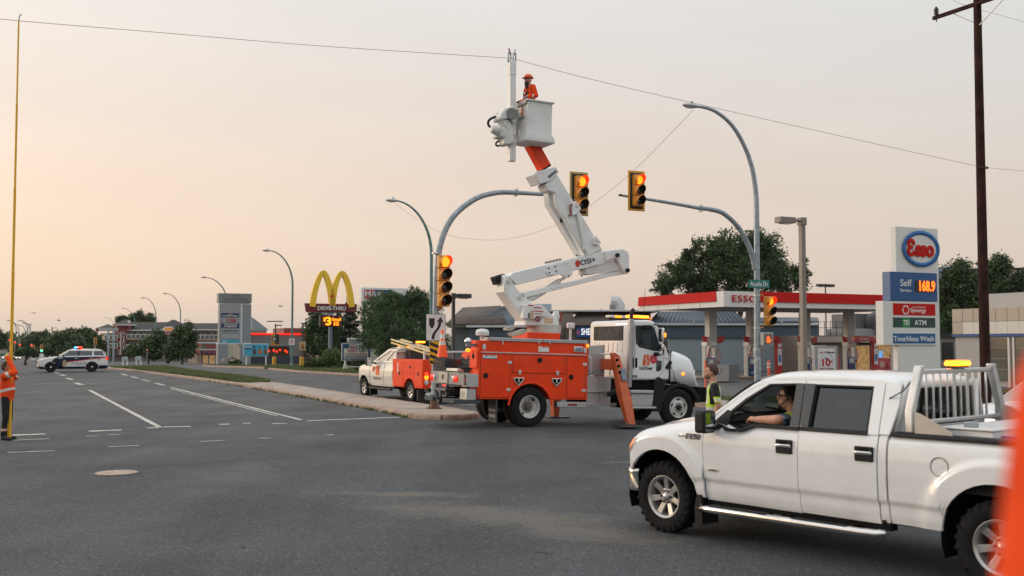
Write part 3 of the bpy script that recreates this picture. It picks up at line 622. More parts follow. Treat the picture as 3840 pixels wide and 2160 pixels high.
MB().poly([bk(1.040, -.69, 1.37), bk(1.040, .69, 1.37), bk(1.012, .59, 1.77), bk(1.012, -.59, 1.77)]).build('back_window', TINT, pk)
MB().b2(1.055, 1.075, -.93, .93, .5, 1.31).build('cab_back_wall', WHITE, pk)
# interior
INT = mat('dark_interior_cloth', (.018, .018, .019), .8, var=.3)
MB().b2(1.1, 3.3, -.88, .88, .50, .56).build('floor', INT, pk)
for s in (1, -1):
    st_ = MB(); st_.box((2.46, s * .42, .80), (.52, .52, .2)); st_.box((2.21, s * .42, 1.1), (.16, .50, .68), roty(R(-14))); so2 = st_.build('front_seat', INT, pk, bevel=.06, seg=3)
    MB().box((2.09, s * .42, 1.53), (.11, .28, .19), roty(R(-10))).build('headrest', INT, so2, bevel=.04, seg=3)
    MB().box((1.22, s * .42, 1.48), (.1, .27, .16), roty(R(-10))).build('rear_headrest', INT, pk, bevel=.04, seg=3)
    MB().b2(2.06, 3.28, s * .86, s * .88, .5, 1.24).build('door_card', INT, pk)
    MB().b2(1.16, 2.04, s * .86, s * .88, .5, 1.30).build('door_card', INT, pk)
rs = MB(); rs.box((1.45, 0, .82), (.5, 1.5, .2)); rs.box((1.24, 0, 1.12), (.15, 1.5, .62), roty(R(-12))); rs.build('rear_seat', INT, pk, bevel=.06, seg=3)
db = MB().prism([(3.25, .75), (2.98, .75), (2.93, 1.10), (2.98, 1.20), (3.08, 1.25), (3.25, 1.32)], -.86, .86); db.build('dashboard', INT, pk, bevel=.04, seg=3)
MB().prism([(3.1, 1.20), (2.93, 1.17), (2.95, 1.26), (3.1, 1.29)], .22, .62).build('instrument_hood', INT, pk, bevel=.03)
swm = Matrix.Translation((2.80, .42, 1.19)) @ Matrix.Rotation(R(-62), 4, 'Y')
sw_ = MB().tube([swm @ V(.19 * math.cos(a), .19 * math.sin(a), 0) for a in lin(0, 6.2832, 28)[:-1]], .017, 8, closed=True)
for a in (.3, 2.84, 4.7): sw_.tube([swm @ V(0, 0, -.01), swm @ V(.18 * math.cos(a), .18 * math.sin(a), 0)], [.03, .016], 6)
sw_.tube([swm @ V(0, 0, 0), swm @ V(0, 0, -.25)], [.06, .03], 10); sw_.build('steering_wheel', BLACK, pk)
MB().box((2.66, .04, 1.70), (.03, .25, .07)).build('rear_view_mirror', BLACK, pk, bevel=.015)
MB().b2(1.1, 2.75, -.66, .66, 1.79, 1.81).build('headliner', mat('grey_headliner', (.5, .5, .49), .9), pk)
# bed
BEDL = mat('bed_liner', (.02, .02, .021), .8, var=.2, bump=.4)
MB().b2(-1.2, 1.03, -.90, .90, .84, .88).build('bed_floor', BEDL, pk)
MB().b2(1.0, 1.035, -.93, .93, .50, 1.30).build('bed_front_wall', WHITE, pk)
for s in (1, -1):
    MB().b2(-1.2, 1.0, s * .84, s * .88, .86, 1.30).build('bed_inner_wall', BEDL, pk)
    MB().prism([(s * .80, 1.312), (s * .955, 1.312), (s * .962, 1.325), (s * .945, 1.347), (s * .80, 1.35)], -1.23, 1.03, 'x').build('bed_rail_cap', BLACK, pk, bevel=.008)
MB().b2(-1.26, -1.22, -.93, .93, .5, 1.32).build('tailgate', WHITE, pk, bevel=.01)
MB().b2(-1.42, -1.24, -.95, .95, .48, .66).build('rear_bumper', CHROME, pk, bevel=.03)
tbx = MB().b2(.12, .58, -.78, .78, .90, 1.40); tb_ = tbx.build('tool_box', WHITEB, pk, bevel=.015)
MB().b2(.10, .60, -.80, .80, 1.402, 1.425).build('lid', WHITEB, tb_, bevel=.008)
MB().box((.35, .72, 1.45), (.12, .06, .05)).build('latch', GALV, tb_, bevel=.01)
hs = MB(); hs.lathe([(.10, 0), (.10, .02), (.05, .03), (.05, .06), (.09, .07), (.09, .085)], 20, Matrix.Translation((-.05, -.25, 1.35))); hs.b2(-.25, .1, -.5, .1, .88, 1.348); hs.build('cable_reel', mat('rusty_brown', (.16, .09, .06), .7, var=.3), pk)
MB().b2(-.9, .08, -.75, .70, .88, 1.335).build('bed_cover', mat('pale_grey_panel', (.5, .52, .54), .45, var=.1), pk)
MB().box((.0, .62, 1.348), (.22, .05, .02)).build('blue_strap', mat('blue_strap', (.02, .1, .3), .6), pk)
# headache rack
rk = MB()
for s in (1, -1):
    pl = MB(); pl.prism([(s * .93, 1.352), (s * .93, 1.56), (s * .75, 1.985), (s * .675, 1.985), (s * .855, 1.55), (s * .855, 1.352)], .81, .89, 'x'); pl.build('rack_post', ALU, pk, bevel=.012, seg=3)
    MB().prism([(.80, 1.352), (.80, 1.55), (.74, 1.535), (.46, 1.39), (.43, 1.352)], s * .90, s * .915).build('rack_gusset', mat('tan_lit_plate', (.52, .47, .42), .5, .5, var=.06), pk)
for z, x, r_ in ((1.925, .85, .69), (1.44, .85, .86)): MB().box((x, 0, z), (.04, 2 * r_, .045)).build('rack_crossbar', ALU, pk, bevel=.01)
for i, y in enumerate(lin(-.60, .60, 9)):
    wide = i in (3, 5); MB().box((.85, y, 1.68), (.024, .055 if wide else .02, .46)).build('rack_bar', ALU, pk, bevel=.008)
bc = MB(); bc.box((.85, -.02, 1.962), (.10, .26, .018)); b0 = bc.build('beacon_base', BLACK, pk, bevel=.006)
lz = MB(); lz.box((.85, -.02, 1.992), (.15, .29, .042)); lz.build('beacon_lens', AMBERH, b0, bevel=.022, seg=3)
MB().box((.85, -.02, 2.02), (.13, .27, .014)).build('beacon_cap', AMBER, b0, bevel=.008)
MB().tube([(.86, .78, 1.88), (.95, .84, 1.74), (1.12, .80, 1.66)], .006, 5).build('beacon_cable', BLACK, pk)
# fuel door, badges, rust
rg = MB(); rg.lathe([(.088, -.006), (.088, .003), (.0825, .003), (.0825, -.006)], 36, Matrix.Translation((.52, 1.0, 1.07)) @ Matrix.Rotation(R(-90), 4, 'X'), cap=False); rg.build('fuel_door', mat('panel_gap_grey', (.18, .18, .18), .6), pk)
SIDE = lambda x, z, y: frame((x, y, z), (-1, 0, 0), (0, 0, 1))
DKB = mat('badge_dark', (.03, .03, .035), .4)
MB().box((3.565, 1.0, 1.145), (.17, .012, .022)).build('badge_bar', CHROME, pk, bevel=.004)
text('F150', .085, CHROME, SIDE(3.445, 1.142, 1.006), pk, 'badge_lettering', .006, .20, .012, .2)
text('F150', .085, DKB, SIDE(3.445, 1.142, .999), pk, 'badge_shadow', .005, .205, .03, .2)
MB().box((3.16, .999, .795), (.155, .012, .028)).build('engine_badge', mat('badge_silver', (.55, .54, .48), .4, .5), pk, bevel=.003)
text('ECOBOOST', .022, DKB, SIDE(3.15, .795, 1.007), pk, 'badge_lettering', .002, .10)
RUST = mat('rust', (.10, .045, .02), .9, var=.5, vs_=30)
MB().poly([(1.145, .937, .482), (1.09, .932, .482), (1.075, .955, .50), (1.09, .96, .515), (1.13, .955, .503)]).build('rust_patch', RUST, pk)
ub = MB(); ub.b2(-1.1, 4.3, -.55, -.42, .42, .60); ub.b2(-1.1, 4.3, .42, .55, .42, .60); ub.b2(1.1, 3.3, -.42, .42, .38, .5); ub.cyl((0, -.8, .42), (0, .8, .42), .07, 10); ub.cyl((WB, -.8, .42), (WB, .8, .42), .06, 10); ub.b2(3.4, 4.3, -.4, .4, .4, 1.0)
u_ = ub.build('chassis_frame', DARK, pk)
# ------------------------------------------------------------------ the orange and white bucket truck
o1 = G(1985, 1526, .525); rt2 = o1 + UD * 1.2
tk = thing('bucket_truck', 'large orange and white bucket truck parked across the road with its white boom raised', 'bucket truck', (rt2.x, rt2.y, gz(rt2.x, rt2.y)), rot=(0, math.atan(.03), RA))
def loc_tz(px, py, y):                    # point on the truck-parallel plane at local y -> (t, z local)
    o = rt2 + UD * y; t, z = PL(px, py, o, VD); return (t, z + .03 * t)
T4 = lambda x, y, yy=-1.2: loc_tz(1550 + x * .345, 1150 + y * .34507, yy)
T5 = lambda x, y, yy=-1.2: loc_tz(2100 + x * .37967, 1100 + y * .37957, yy)
ZB = lambda x, y, yy=-.3: loc_tz(1750 + x * .48309, 600 + y * .48309, yy)
def PP(conv, L_, yy): return [conv(x, y, yy) for x, y in L_]
def nprism(name, conv, L_, y0, y1, m, par=None, bevel=.01, seg=2): return MB().prism(PP(conv, L_, y0), y0, y1).build(name, m, par or tk, bevel=bevel, seg=seg)
def rectp(name, conv, x0, y0, x1, y1, m, par=None, yn=-1.2, proud=.012, bevel=.006):
    a, b = conv(x0, y0, yn), conv(x1, y1, yn); return MB().b2(a[0], b[0], yn - proud, yn + .01, a[1], b[1]).build(name, m, par or tk, bevel=bevel)
DPL = mat('diamond_plate', (.44, .44, .44), .4, .7, var=.07, vs_=25, bump=.25, bs=40)
GRY = mat('grey_steel', (.22, .22, .23), .5, .4, var=.2, grime=.4)
# side compartments with the wheel cut-out
wc = T4(1262, 1090); ar = .63
tA, zT = T4(688, 363); tB, zTB = T4(1880, 400); zB_ = .72
arc = [(wc[0] + ar * math.cos(a), wc[1] + ar * math.sin(a)) for a in lin(math.pi, 0, 20)]
arc = [(x, max(z, zB_)) for x, z in arc]
outl = [(tA, zB_), (tA, zT), (tB, zT)] + [(tB, zB_)] + arc[::-1]
for s in (-1, 1):
    mb = MB(); mb.prism(outl if s < 0 else [(max(x, tA + .55), min(z, zT - .3)) for x, z in outl], s * 1.2, s * .68); bdy = mb.build('side_compartment', ORANGE, tk, bevel=.012)
    if s < 0: near = bdy
    mb = MB(); q = [(wc[0] + (ar + .0) * math.cos(a), wc[1] + ar * math.sin(a)) for a in lin(math.pi * .98, math.pi * .02, 20)]; mb.tube([(x, s * 1.215, z) for x, z in q], .03, 8); mb.build('arch_lip', ORANGE, bdy)
fl = MB().b2(tA, tB, -.68, .68, 1.0, 1.15); fl.build('bed_floor', GRY, tk)
MB().b2(tB - .05, tB, -.68, .68, 1.15, zT).build('bulkhead', ORANGE, tk)
MB().b2(tA + 1.9, tB - .06, -.68, .68, 1.15, zT - .05).build('pedestal_housing', ORANGE, tk, bevel=.02)
for x0, y0, x1, y1, hx_, hy_ in ((716, 515, 1035, 985, 768, 748), (1066, 524, 1626, 728, 1352, 583), (1656, 543, 1850, 992, 1698, 765)):
    rectp('shadow_gap', T4, x0 - 5, y0 - 5, x1 + 5, y1 + 5, mat('panel_gap_dark', (.10, .02, .008), .7), near, proud=.002, bevel=0)
    d_ = rectp('compartment_door', T4, x0, y0, x1, y1, ORANGE, near, proud=.012, bevel=.01)
    hx2, hz2 = T4(hx_, hy_); M = Matrix.Translation((hx2, -1.21, hz2)) @ Matrix.Rotation(R(90), 4, 'X')
    MB().lathe([(.07, 0), (.07, .012), (.06, .022), (.045, .02), (.04, .008), (.001, .008)], 20, M, cap=False).build('latch', BLACK, d_)
    MB().box((hx2, -1.226, hz2), (.025, .018, .10)).build('latch_handle', BLACK, d_, bevel=.006)
for x, y in ((1027, 606), (1020, 902), (1845, 627), (1838, 911)): rectp('hinge', T4, x - 22, y - 16, x + 22, y + 16, ALU, near, proud=.024)
for x, y in ((1140, 712), (1550, 722)): rectp('hinge', T4, x - 14, y - 25, x + 14, y + 25, ALU, near, proud=.024)
MB().prism(PP(T4, [(712, 487), (1862, 520), (1862, 530), (712, 497)], -1.2), -1.222, -1.19).build('trim_strip', ALU, near)
for vx, vy in ((1130, 770), (1543, 778)):
    o = [(vx - 55, vy), (vx + 55, vy), (vx + 53, vy + 30), (vx - 2, vy + 95), (vx - 55, vy + 30)]; i_ = [(vx - 44, vy + 10), (vx + 44, vy + 10), (vx + 42, vy + 28), (vx - 2, vy + 78), (vx - 44, vy + 28)]
    f3 = lambda L_, y: [(p[0], y, p[1]) for p in PP(T4, L_, -1.2)]
    v_ = MB().ring(f3(o, -1.225), f3(i_, -1.225)).build('chock_holder', ALU, near, solid=.012); MB().poly(f3(i_, -1.212)).build('pocket', DARK, v_)
    MB().prism(PP(T4, [(vx - 4, vy + 2), (vx + 6, vy + 2), (vx + 2, vy + 50), (vx - 8, vy + 50)], -1.2), -1.235, -1.22).build('chock', SIGW, v_)
for x0, y0, x1, y1, m_, n_ in ((728, 408, 762, 466, ALU, 'reflector_plate'), (1335, 432, 1450, 492, SIGW, 'danger_label'), (1830, 445, 1860, 502, ALU, 'reflector_plate'), (733, 523, 884, 567, SIGW, 'sticker')):
    rectp(n_, T4, x0, y0, x1, y1, m_, near, proud=.018, bevel=.002)
BLUS = mat('sticker_blue', (.03, .25, .5), .5); REDS = mat('sticker_red', (.5, .02, .02), .5)
rectp('danger_header', T4, 1375, 432, 1450, 446, REDS, near, proud=.021, bevel=0)
rectp('sticker_band', T4, 733, 552, 884, 567, BLUS, near, proud=.021, bevel=0)
def ntext(st, conv, x, y, size, m, par, yn=-1.2, proud=.022, **k):
    a = conv(x, y, yn); return text(st, size, m, frame((a[0], yn - proud, a[1]), (1, 0, 0), (0, 0, 1)), par, ext=.002, **k)
ntext('DANGER', T4, 1412, 439, .035, SIGW, near, bold=.01); ntext('CRIME STOPPERS', T4, 808, 532, .032, SIGB, near, wid=.33, bold=.01); ntext('P3TIPS.COM', T4, 815, 560, .028, SIGW, near, wid=.2)
rectp('marker_surround', T4, 1722, 430, 1822, 498, ALU, near, proud=.03, bevel=.03); rectp('marker_lens', T4, 1733, 441, 1812, 487, mat('dull_lens', (.2, .25, .3), .3), near, proud=.045, bevel=.02)
a = T4(1870, 425); MB().ell((a[0], -1.21, a[1]), (.045, .025, .045)).build('side_marker', AMBER, near)
rectp('side_reflector', T4, 690, 955, 706, 1000, REDD, near, proud=.014)
a, b = T4(1890, 540), T4(1875, 730); MB().tube([(a[0] - .03, -1.22, a[1]), (a[0] + .03, -1.27, a[1] - .05), (a[0] + .03, -1.27, b[1] + .05), (a[0] - .03, -1.22, b[1])], .016, 8).build('grab_handle', ALU, near)
for x0, x1 in ((800, 1385), (1392, 1878)):                        # aluminium lids on top
    a, b = T4(x0, 372), T4(x1, 372); MB().b2(a[0], b[0], -1.23, -.60, zT, zT + .03).build('lid_frame', DPL, tk, bevel=.006); MB().b2(a[0] + .02, b[0] - .02, -1.215, -.58, zT + .032, zT + .085).build('lid', DPL, tk, bevel=.012)
for x in (940, 1335, 1455, 1835): a = T4(x, 390); MB().box((a[0], -1.235, a[1]), (.03, .02, .10)).build('lid_latch', ALU, tk, bevel=.004)
# rear end
zD = T4(400, 712, -.5)[1]
tR = tA - .34
MB().b2(tR, tA, -.70, 1.2, zD - .12, zD).build('tail_shelf', mat('worn_tan_deck', (.32, .28, .24), .7, .2, var=.2), tk)
lb_ = MB().b2(tR - .04, tR, -1.17, 1.17, zD - .32, zD - .02).build('tail_light_bar', GRY, tk, bevel=.008)
for yy in (-.72, -.60, -.48, .85, .97, 1.09):
    M = Matrix.Translation((tR - .045, yy, zD - .17)) @ Matrix.Rotation(R(-90), 4, 'Y') @ Matrix.Diagonal((1, .62, 1, 1)); MB().lathe([(.085, 0), (.085, .02), (.06, .032), (.001, .036)], 18, M, cap=False).build('tail_lamp', CLEARL if yy in (-.48, .85) else mat('red_lamp_dim', '#c01a10', .25, emit=.7, ecol='#ff3018'), lb_)
MB().b2(tR - .07, tR - .04, -.12, .50, zD - .30, zD + .0).build('license_panel', mat('tan_steel', (.42, .38, .33), .6, .3), lb_, bevel=.006)
MB().box((tR - .08, .19, zD - .14), (.02, .07, .12)).build('panel_latch', BLACK, lb_, bevel=.01)
nb_ = MB().b2(tR + .02, tA + .02, -1.2, -.90, zD - .36, zD - .02).build('corner_lamp_box', ALUP, tk, bevel=.01)
MB().lathe([(.05, 0), (.05, .015), (.03, .03), (.001, .034)], 16, Matrix.Translation((tR + .02, -1.05, zD - .19)) @ Matrix.Rotation(R(-90), 4, 'Y'), cap=False).build('corner_lamp', REDL, nb_)
MB().b2(tR + .05, tA - .01, -1.15, -.72, zD - .85, zD - .40).build('rear_step_box', ALUP, tk, bevel=.02)
MB().b2(tR + .04, tR + .055, -1.02, -.80, zD - .80, zD - .48).build('step_box_plate', mat('tan_steel2', (.45, .42, .36), .6), tk)
rp_ = MB().b2(tA - .04, tA + .0, -1.19, -.70, 1.5, zT - .25).build('rear_locker_door', ORANGE, tk, bevel=.02)
MB().lathe([(.05, 0), (.05, .015), (.03, .03), (.001, .03)], 16, Matrix.Translation((tA - .04, -.95, 1.82)) @ Matrix.Rotation(R(-90), 4, 'Y') @ Matrix.Diagonal((1.5, 1, 1, 1)), cap=False).build('latch', BLACK, rp_)
rp2 = MB().b2(tA + .51, tA + .55, .70, 1.19, 1.45, zT - .38).build('rear_locker_door', ORANGE, tk, bevel=.02)
MB().lathe([(.05, 0), (.05, .015), (.03, .03), (.001, .03)], 16, Matrix.Translation((tA + .51, .95, 1.68)) @ Matrix.Rotation(R(-90), 4, 'Y') @ Matrix.Diagonal((1.5, 1, 1, 1)), cap=False).build('latch', BLACK, rp2)
for s, w_ in ((-.78, .78), (.62, .6)): MB().b2(tR - .30, tA + .1, s - w_ / 2, s + w_ / 2, .60, .70).build('rear_step', mat('step_grating', (.07, .08, .09), .7, .3, var=.4, vs_=30, bump=1), tk, bevel=.008)
hb = MB(); hb.b2(tR - .12, tA + .3, -.12, .36, .78, .92); hb.b2(tR - .16, tR - .08, -.30, -.22, .72, 1.05); hb.b2(tR - .16, tR - .08, .44, .52, .72, 1.05); hb.cyl((tR - .13, -.3, .9), (tR - .13, .52, .9), .06, 10); hb.build('tow_hitch', mat('dark_steel', (.06, .06, .062), .5, .5, var=.3), tk, bevel=.01)
pt_ = MB(); pt_.tube([(tR - .2, .1 + .12 * math.cos(a), .72 + .14 * math.sin(a)) for a in lin(0, 6.28, 14)[:-1]], .03, 7, closed=True); pt_.build('pintle_ring', MATS['dark_steel'], tk)
MB().box((tR - .05, .1, 1.02), (.02, .24, .04)).build('centre_lamp', REDL, tk, bevel=.01)
# mats and cone on the tail shelf
WOV = mat('woven_black_mat', (.035, .036, .04), .8, var=.4, vs_=25, bump=1, bs=18)
for k in range(7): MB().b2(tR + .02, tR + .50, .28, 1.18, zD + .002 + k * .05, zD + .042 + k * .05).build('rubber_mat', WOV, tk, bevel=.008)
mb = MB(); mb.grid(lambda i, j: (tA + .1 + .03 * math.sin(j * 3) , .2 - .86 * i / 12, zD + .0 + .36 * j / 6 + .03 * math.sin(i)), 13, 7); mb.build('woven_basket', WOV, tk, solid=.03)
MB().box((tR + .15, -.05, zD + .06), (.2, .9, .08)).build('ladder_rack', ALU, tk, bevel=.01)
MB().tube([(tR + .12, -.35, zD + .12), (tR + .35, -.75, zD + .12)], .045, 10).build('rubber_hose', BLACK, tk)
cb = V(tR + .22, 1.0, zD + .355)
cw = tk.matrix_basis @ cb
cone = thing('traffic_cone', 'orange traffic cone with two white bands on the bucket truck tail', 'traffic cone', (0, 0, 0)); cone.matrix_basis = Matrix.Translation(Matrix.LocRotScale(tk.location, tk.rotation_euler, None) @ cb)
CONEM = mat('cone_orange', (.85, .12, .025), .5, var=.06, emit=.12, ecol='#ff3a10')
rr_ = lambda z: .155 - .125 * z / .78
def cseg(z0, z1, m, n): MB().lathe([(rr_(z0), z0), (rr_(z1), z1)], 24, cap=False).build(n, m, cone)
MB().box((0, 0, .012), (.38, .38, .024)).build('base', BLACK, cone, bevel=.01)
for z0, z1, m, n in ((.02, .36, CONEM, 'body'), (.36, .48, REFLECT, 'white_band'), (.48, .53, CONEM, 'body'), (.53, .67, REFLECT, 'white_band'), (.67, .78, CONEM, 'tip')): cseg(z0, z1, m, n)
# wheels
for s in (-1, 1):
    wheel(tk, 0, s * 1.06, .525, .28, .287, s, 'truckrear', STEELW, name='rear_wheel')
    wheel(tk, 0, s * .74, .525, .28, .287, s, 'steel', STEELW, name='inner_rear_wheel')
fwt, fwz = T5(1175, 1135); FWT = fwt
for s in (-1, 1): wheel(tk, FWT, s * 1.02, .525, .29, .287, s, 'truckfront', STEELW, name='front_wheel')
fm = MB().b2(tA + .55, tA + .58, -1.18, -.68, .12, .72).build('mud_flap', mat('grimy_rubber', (.06, .06, .06), .8, var=.4), tk)
fr = lambda y, z: frame((tA + .548, y, z), (0, -1, 0), (0, 0, 1))
text('PROTEK', .10, SIGW, fr(-.93, .42), fm, wid=.40, ext=.001); text('BODIES', .10, SIGW, fr(-.93, .28), fm, wid=.38, ext=.001)
ch = MB(); ch.b2(tA, FWT + .9, .32, .42, .72, .98); ch.b2(tA, FWT + .9, -.42, -.32, .72, .98); ch.cyl((0, -1, .525), (0, 1, .525), .14, 12); ch.cyl((FWT, -1, .5), (FWT, 1, .5), .08, 10); ch.b2(1.9, FWT - .6, -.3, .3, .6, 1.0)
ch.build('chassis_frame', DARK, tk)
MB().b2(tB - .9, tB, -1.19, -1.0, .52, .66).build('under_rail', ALUP, tk, bevel=.01); MB().box((tB - .45, -1.2, .59), (.28, .02, .05)).build('rail_marker', REDD, tk, bevel=.01)
# steps between body and cab
sA = T5(255, 510)[0] + .02
for (x0, y0, x1, y1, yn, n_) in ((262, 515, 415, 810, -1.0, 'catwalk_panel'), (392, 830, 492, 1108, -1.16, 'step_side_panel'), (255, 955, 440, 978, -1.2, 'step_tread'), (255, 818, 400, 955, -1.12, 'step_riser'), (255, 978, 430, 1080, -1.12, 'step_riser'), (250, 1082, 490, 1106, -1.2, 'step_tread'), (262, 762, 400, 812, -1.16, 'tan_ledge')):
    a, b = T5(x0, y0, yn), T5(x1, y1, yn); MB().b2(a[0], b[0], yn, yn + (.30 if 'tread' in n_ else .03), a[1], b[1]).build(n_, DPL if n_ != 'tan_ledge' else GRY, tk, bevel=.005)
a = T5(415, 510, -1.0); MB().b2(a[0] - .02, a[0] + .02, -1.02, -.5, 1.2, a[1]).build('catwalk_end', ALUP, tk)
h_ = [T5(x, y, -1.2) for x, y in ((378, 600), (470, 598), (487, 612), (480, 825))]; MB().tube([(p[0], -1.2, p[1]) for p in h_], .02, 8).build('hand_rail', ALU, tk)
# cab
cy = -1.08
prof = PP(T5, [(652, 285), (672, 266), (700, 262), (850, 262), (905, 278), (945, 318), (1000, 440), (1060, 600), (1072, 700), (1072, 858), (652, 858)], cy)
cabm = MB().prism(prof, cy, -cy).build('cab', WHITE, tk, bevel=.07, seg=4)
WSEAL = mat('window_rubber', (.012, .012, .013), .6)
def winp(nm, conv, L_, yn, inset, par, m=DGLASS):
    f3 = lambda L2, y: [(p[0], y, p[1]) for p in PP(conv, L2, yn)]
    cx = sum(p[0] for p in L_) / len(L_); cy_ = sum(p[1] for p in L_) / len(L_)
    out = [(cx + (x - cx) * (1 + inset), cy_ + (y - cy_) * (1 + inset)) for x, y in L_]
    fr_ = MB().prism(PP(conv, out, yn), yn - .008, yn + .004).build(nm + '_seal', WSEAL, par, bevel=.004); MB().prism(PP(conv, L_, yn), yn - .012, yn).build(nm, m, fr_)
    return fr_
CABGL = mat('cab_window_glass', (.04, .05, .054), .3, var=.6, vs_=3, spec=.1)
winp('door_window', T5, [(728, 330), (870, 326), (905, 350), (960, 520), (962, 566), (900, 560), (770, 528), (738, 490)], cy, .07, cabm, CABGL)
a0, a1 = T5(878, 330, cy), T5(890, 560, cy); MB().tube([(a0[0], cy - .016, a0[1]), (a1[0], cy - .016, a1[1])], .012, 6).build('window_divider', BLACK, cabm)
mb = MB(); mb.prism(PP(T5, [(895, 320), (930, 345), (1000, 520), (1002, 560), (975, 560), (960, 510)], cy), cy - .003, cy + .002); 
a = T5(652, 300, cy)[0]                                            # back wall window and ribs
zw0, zw1 = T5(650, 455, cy)[1], T5(650, 330, cy)[1]
bw = MB().b2(a - .012, a + .004, -.82, .82, zw0 - .03, zw1 + .03).build('rear_window_seal', WSEAL, cabm, bevel=.03, seg=3); MB().b2(a - .018, a - .011, -.78, .78, zw0, zw1).build('rear_window', CABGL, bw)
for k in range(7): MB().box((a - .005, -.75 + k * .25, zw0 - .22), (.03, .09, .26)).build('pressed_rib', WHITE, cabm, bevel=.02)
dseam = mat('panel_seam', (.2, .2, .2), .7)
for L_ in ([(712, 318), (722, 540), (700, 850)], [(712, 318), (860, 312), (910, 335)], [(1012, 560), (1000, 780), (935, 852)], [(700, 852), (935, 852)]):
    MB().tube([(p[0], cy - .001, p[1]) for p in PP(T5, L_, cy)], .006, 5).build('door_seam', dseam, cabm)
rectp('door_handle_plate', T5, 702, 638, 748, 735, BLACK, cabm, cy, .02, .03)
winp('kick_window', T5, [(938, 665), (990, 672), (985, 745), (968, 768), (938, 765)], cy, .06, cabm)
# emblem and lettering on the door
OR2 = mat('emblem_orange', (.75, .10, .012), .4)
nprism('emblem', T5, [(816, 604), (834, 604), (826, 660), (838, 660), (830, 710), (800, 710)], cy - .012, cy - .002, OR2, cabm, 0)
nprism('emblem', T5, [(842, 604), (862, 608), (870, 710), (842, 710), (852, 655), (838, 655)], cy - .012, cy - .002, OR2, cabm, 0)
ntext('Sask', T5, 793, 737, .15, SIGB, cabm, cy, .008, wid=.19, shear=.15); ntext('Power', T5, 862, 740, .15, SIGB, cabm, cy, .008, wid=.25, bold=.015, shear=.15)
rd_ = T5(905, 652, cy); MB().lathe([(.12, 0), (.12, .008), (.001, .009)], 28, Matrix.Translation((rd_[0], cy, rd_[1])) @ Matrix.Rotation(R(90), 4, 'X'), cap=False).build('round_sticker', mat('sticker_red2', (.6, .03, .04), .5), cabm)
for k, w_ in ((8, .1), (0, .14), (-8, .1)): ntext('=====', T5, 905, 652 - k * 1.6, .04, SIGW, cabm, cy, .01, wid=w_)
rectp('number_plate', T5, 697, 808, 748, 832, BLACK, cabm, cy, .012, .004); ntext('106', T5, 716, 820, .06, SIGW, cabm, cy, .014, wid=.09)
ntext('159-145', T5, 1040, 643, .05, mat('grey_ink', (.2, .2, .2), .6), cabm, cy, .008, wid=.13)
# windscreen + hood
tw0, zw = T5(1058, 590, cy); 
mb = MB(); mb.prism(PP(T5, [(1000, 415), (1058, 575), (1068, 575), (1008, 410)], cy), -.98, .98); mb.build('windscreen', CABGL, tk)
stn = [((1052, 585), 1.06), ((1075, 560), 1.06), ((1130, 556), 1.03), ((1200, 572), .98), ((1270, 596), .93), ((1310, 622), .89), ((1338, 680), .86), ((1360, 790), .85), ((1376, 905), .84)]
S_ = [(T5(x, y, -.95), hw) for (x, y), hw in stn]
fA = T5(1175, 1135, -1.1); zbt = T5(1100, 870, -1.1)[1]
def hz(i, j):
    (t, zt), hw = S_[i]; q = [0, .35, .62, .82, .94, 1.0, 1.03, 1.03][j]; top = zt
    low = max(fA[1] + math.sqrt(max(0, .62 ** 2 - (t - fA[0]) ** 2)), zbt if t < fA[0] else zbt - .12)
    low = min(low, top - .02)
    z = [top, top - .005, top - .03, top - .09, top - .2, top - .35, top - .5, low][j]; return (t, q * hw, max(z, low))
for s in (-1, 1): MB().grid(lambda i, j: (lambda p: (p[0], s * p[1], p[2]))(hz(i, j)), len(S_), 8).build('hood', WHITE, tk, smooth=60, solid=.02)
t8 = S_[-1][0][0]; MB().b2(t8 - .03, t8 + .0, -.7, .7, zbt - .1, zbt + .32).build('grille', CHROME, tk, bevel=.02)
fg = MB(); fo_ = [(fA[0] + .74 * math.cos(a), fA[1] + .70 * math.sin(a)) for a in lin(math.pi * .92, math.pi * .1, 18)]; fi_ = [(fA[0] + .60 * math.cos(a), fA[1] + .59 * math.sin(a)) for a in lin(math.pi * .92, math.pi * .1, 18)]
for s in (-1, 1):
    fg = MB(); fg.prism(fo_ + fi_[::-1], s * 1.16, s * .98); fg.build('fender_flare', BLACK, tk, bevel=.02)
    fp = MB(); fp.prism(PP(T5, [(930, 870), (965, 822), (1042, 865), (1012, 1000), (1005, 1172), (905, 1165), (925, 1000)], -1.15), s * 1.15, s * .75); fp.build('fender_fairing', BLACK, tk, bevel=.03, seg=3)
    MB().grid(lambda i, j: (fA[0] + .615 * math.cos(math.pi * (.02 + .96 * i / 14)), s * (1.0 - .6 * j), fA[1] + .615 * math.sin(math.pi * (.02 + .96 * i / 14))), 15, 2).build('wheel_liner', DARK, tk)
MB().tube([(p[0], -1.085, p[1]) for p in PP(T5, [(1075, 580), (1072, 720), (1108, 775), (1118, 840), (1135, 868)], -1.08)], .012, 6).build('hood_seam', BLACK, tk)
MB().box((*[T5(1060, 708, -1.1)[0]], -1.10, T5(1060, 708, -1.1)[1]), (.10, .05, .26), roty(R(35))).build('hood_latch', BLACK, tk, bevel=.015)
a = T5(1198, 796, -1.0); MB().ell((a[0], -1.0, a[1]), (.075, .06, .045)).build('side_marker', AMBER, tk)
a = T5(1330, 925, -1.0); b = T5(1420, 1075, -1.0); MB().b2(a[0], b[0], -1.15, 1.15, b[1], a[1]).build('front_bumper', DARK, tk, bevel=.05, seg=3)
nprism('air_intake', T5, [(1045, 548), (1105, 556), (1085, 590), (1060, 592)], -1.0, -.55, mat('grey_plastic', (.18, .18, .18), .6), tk, .02)
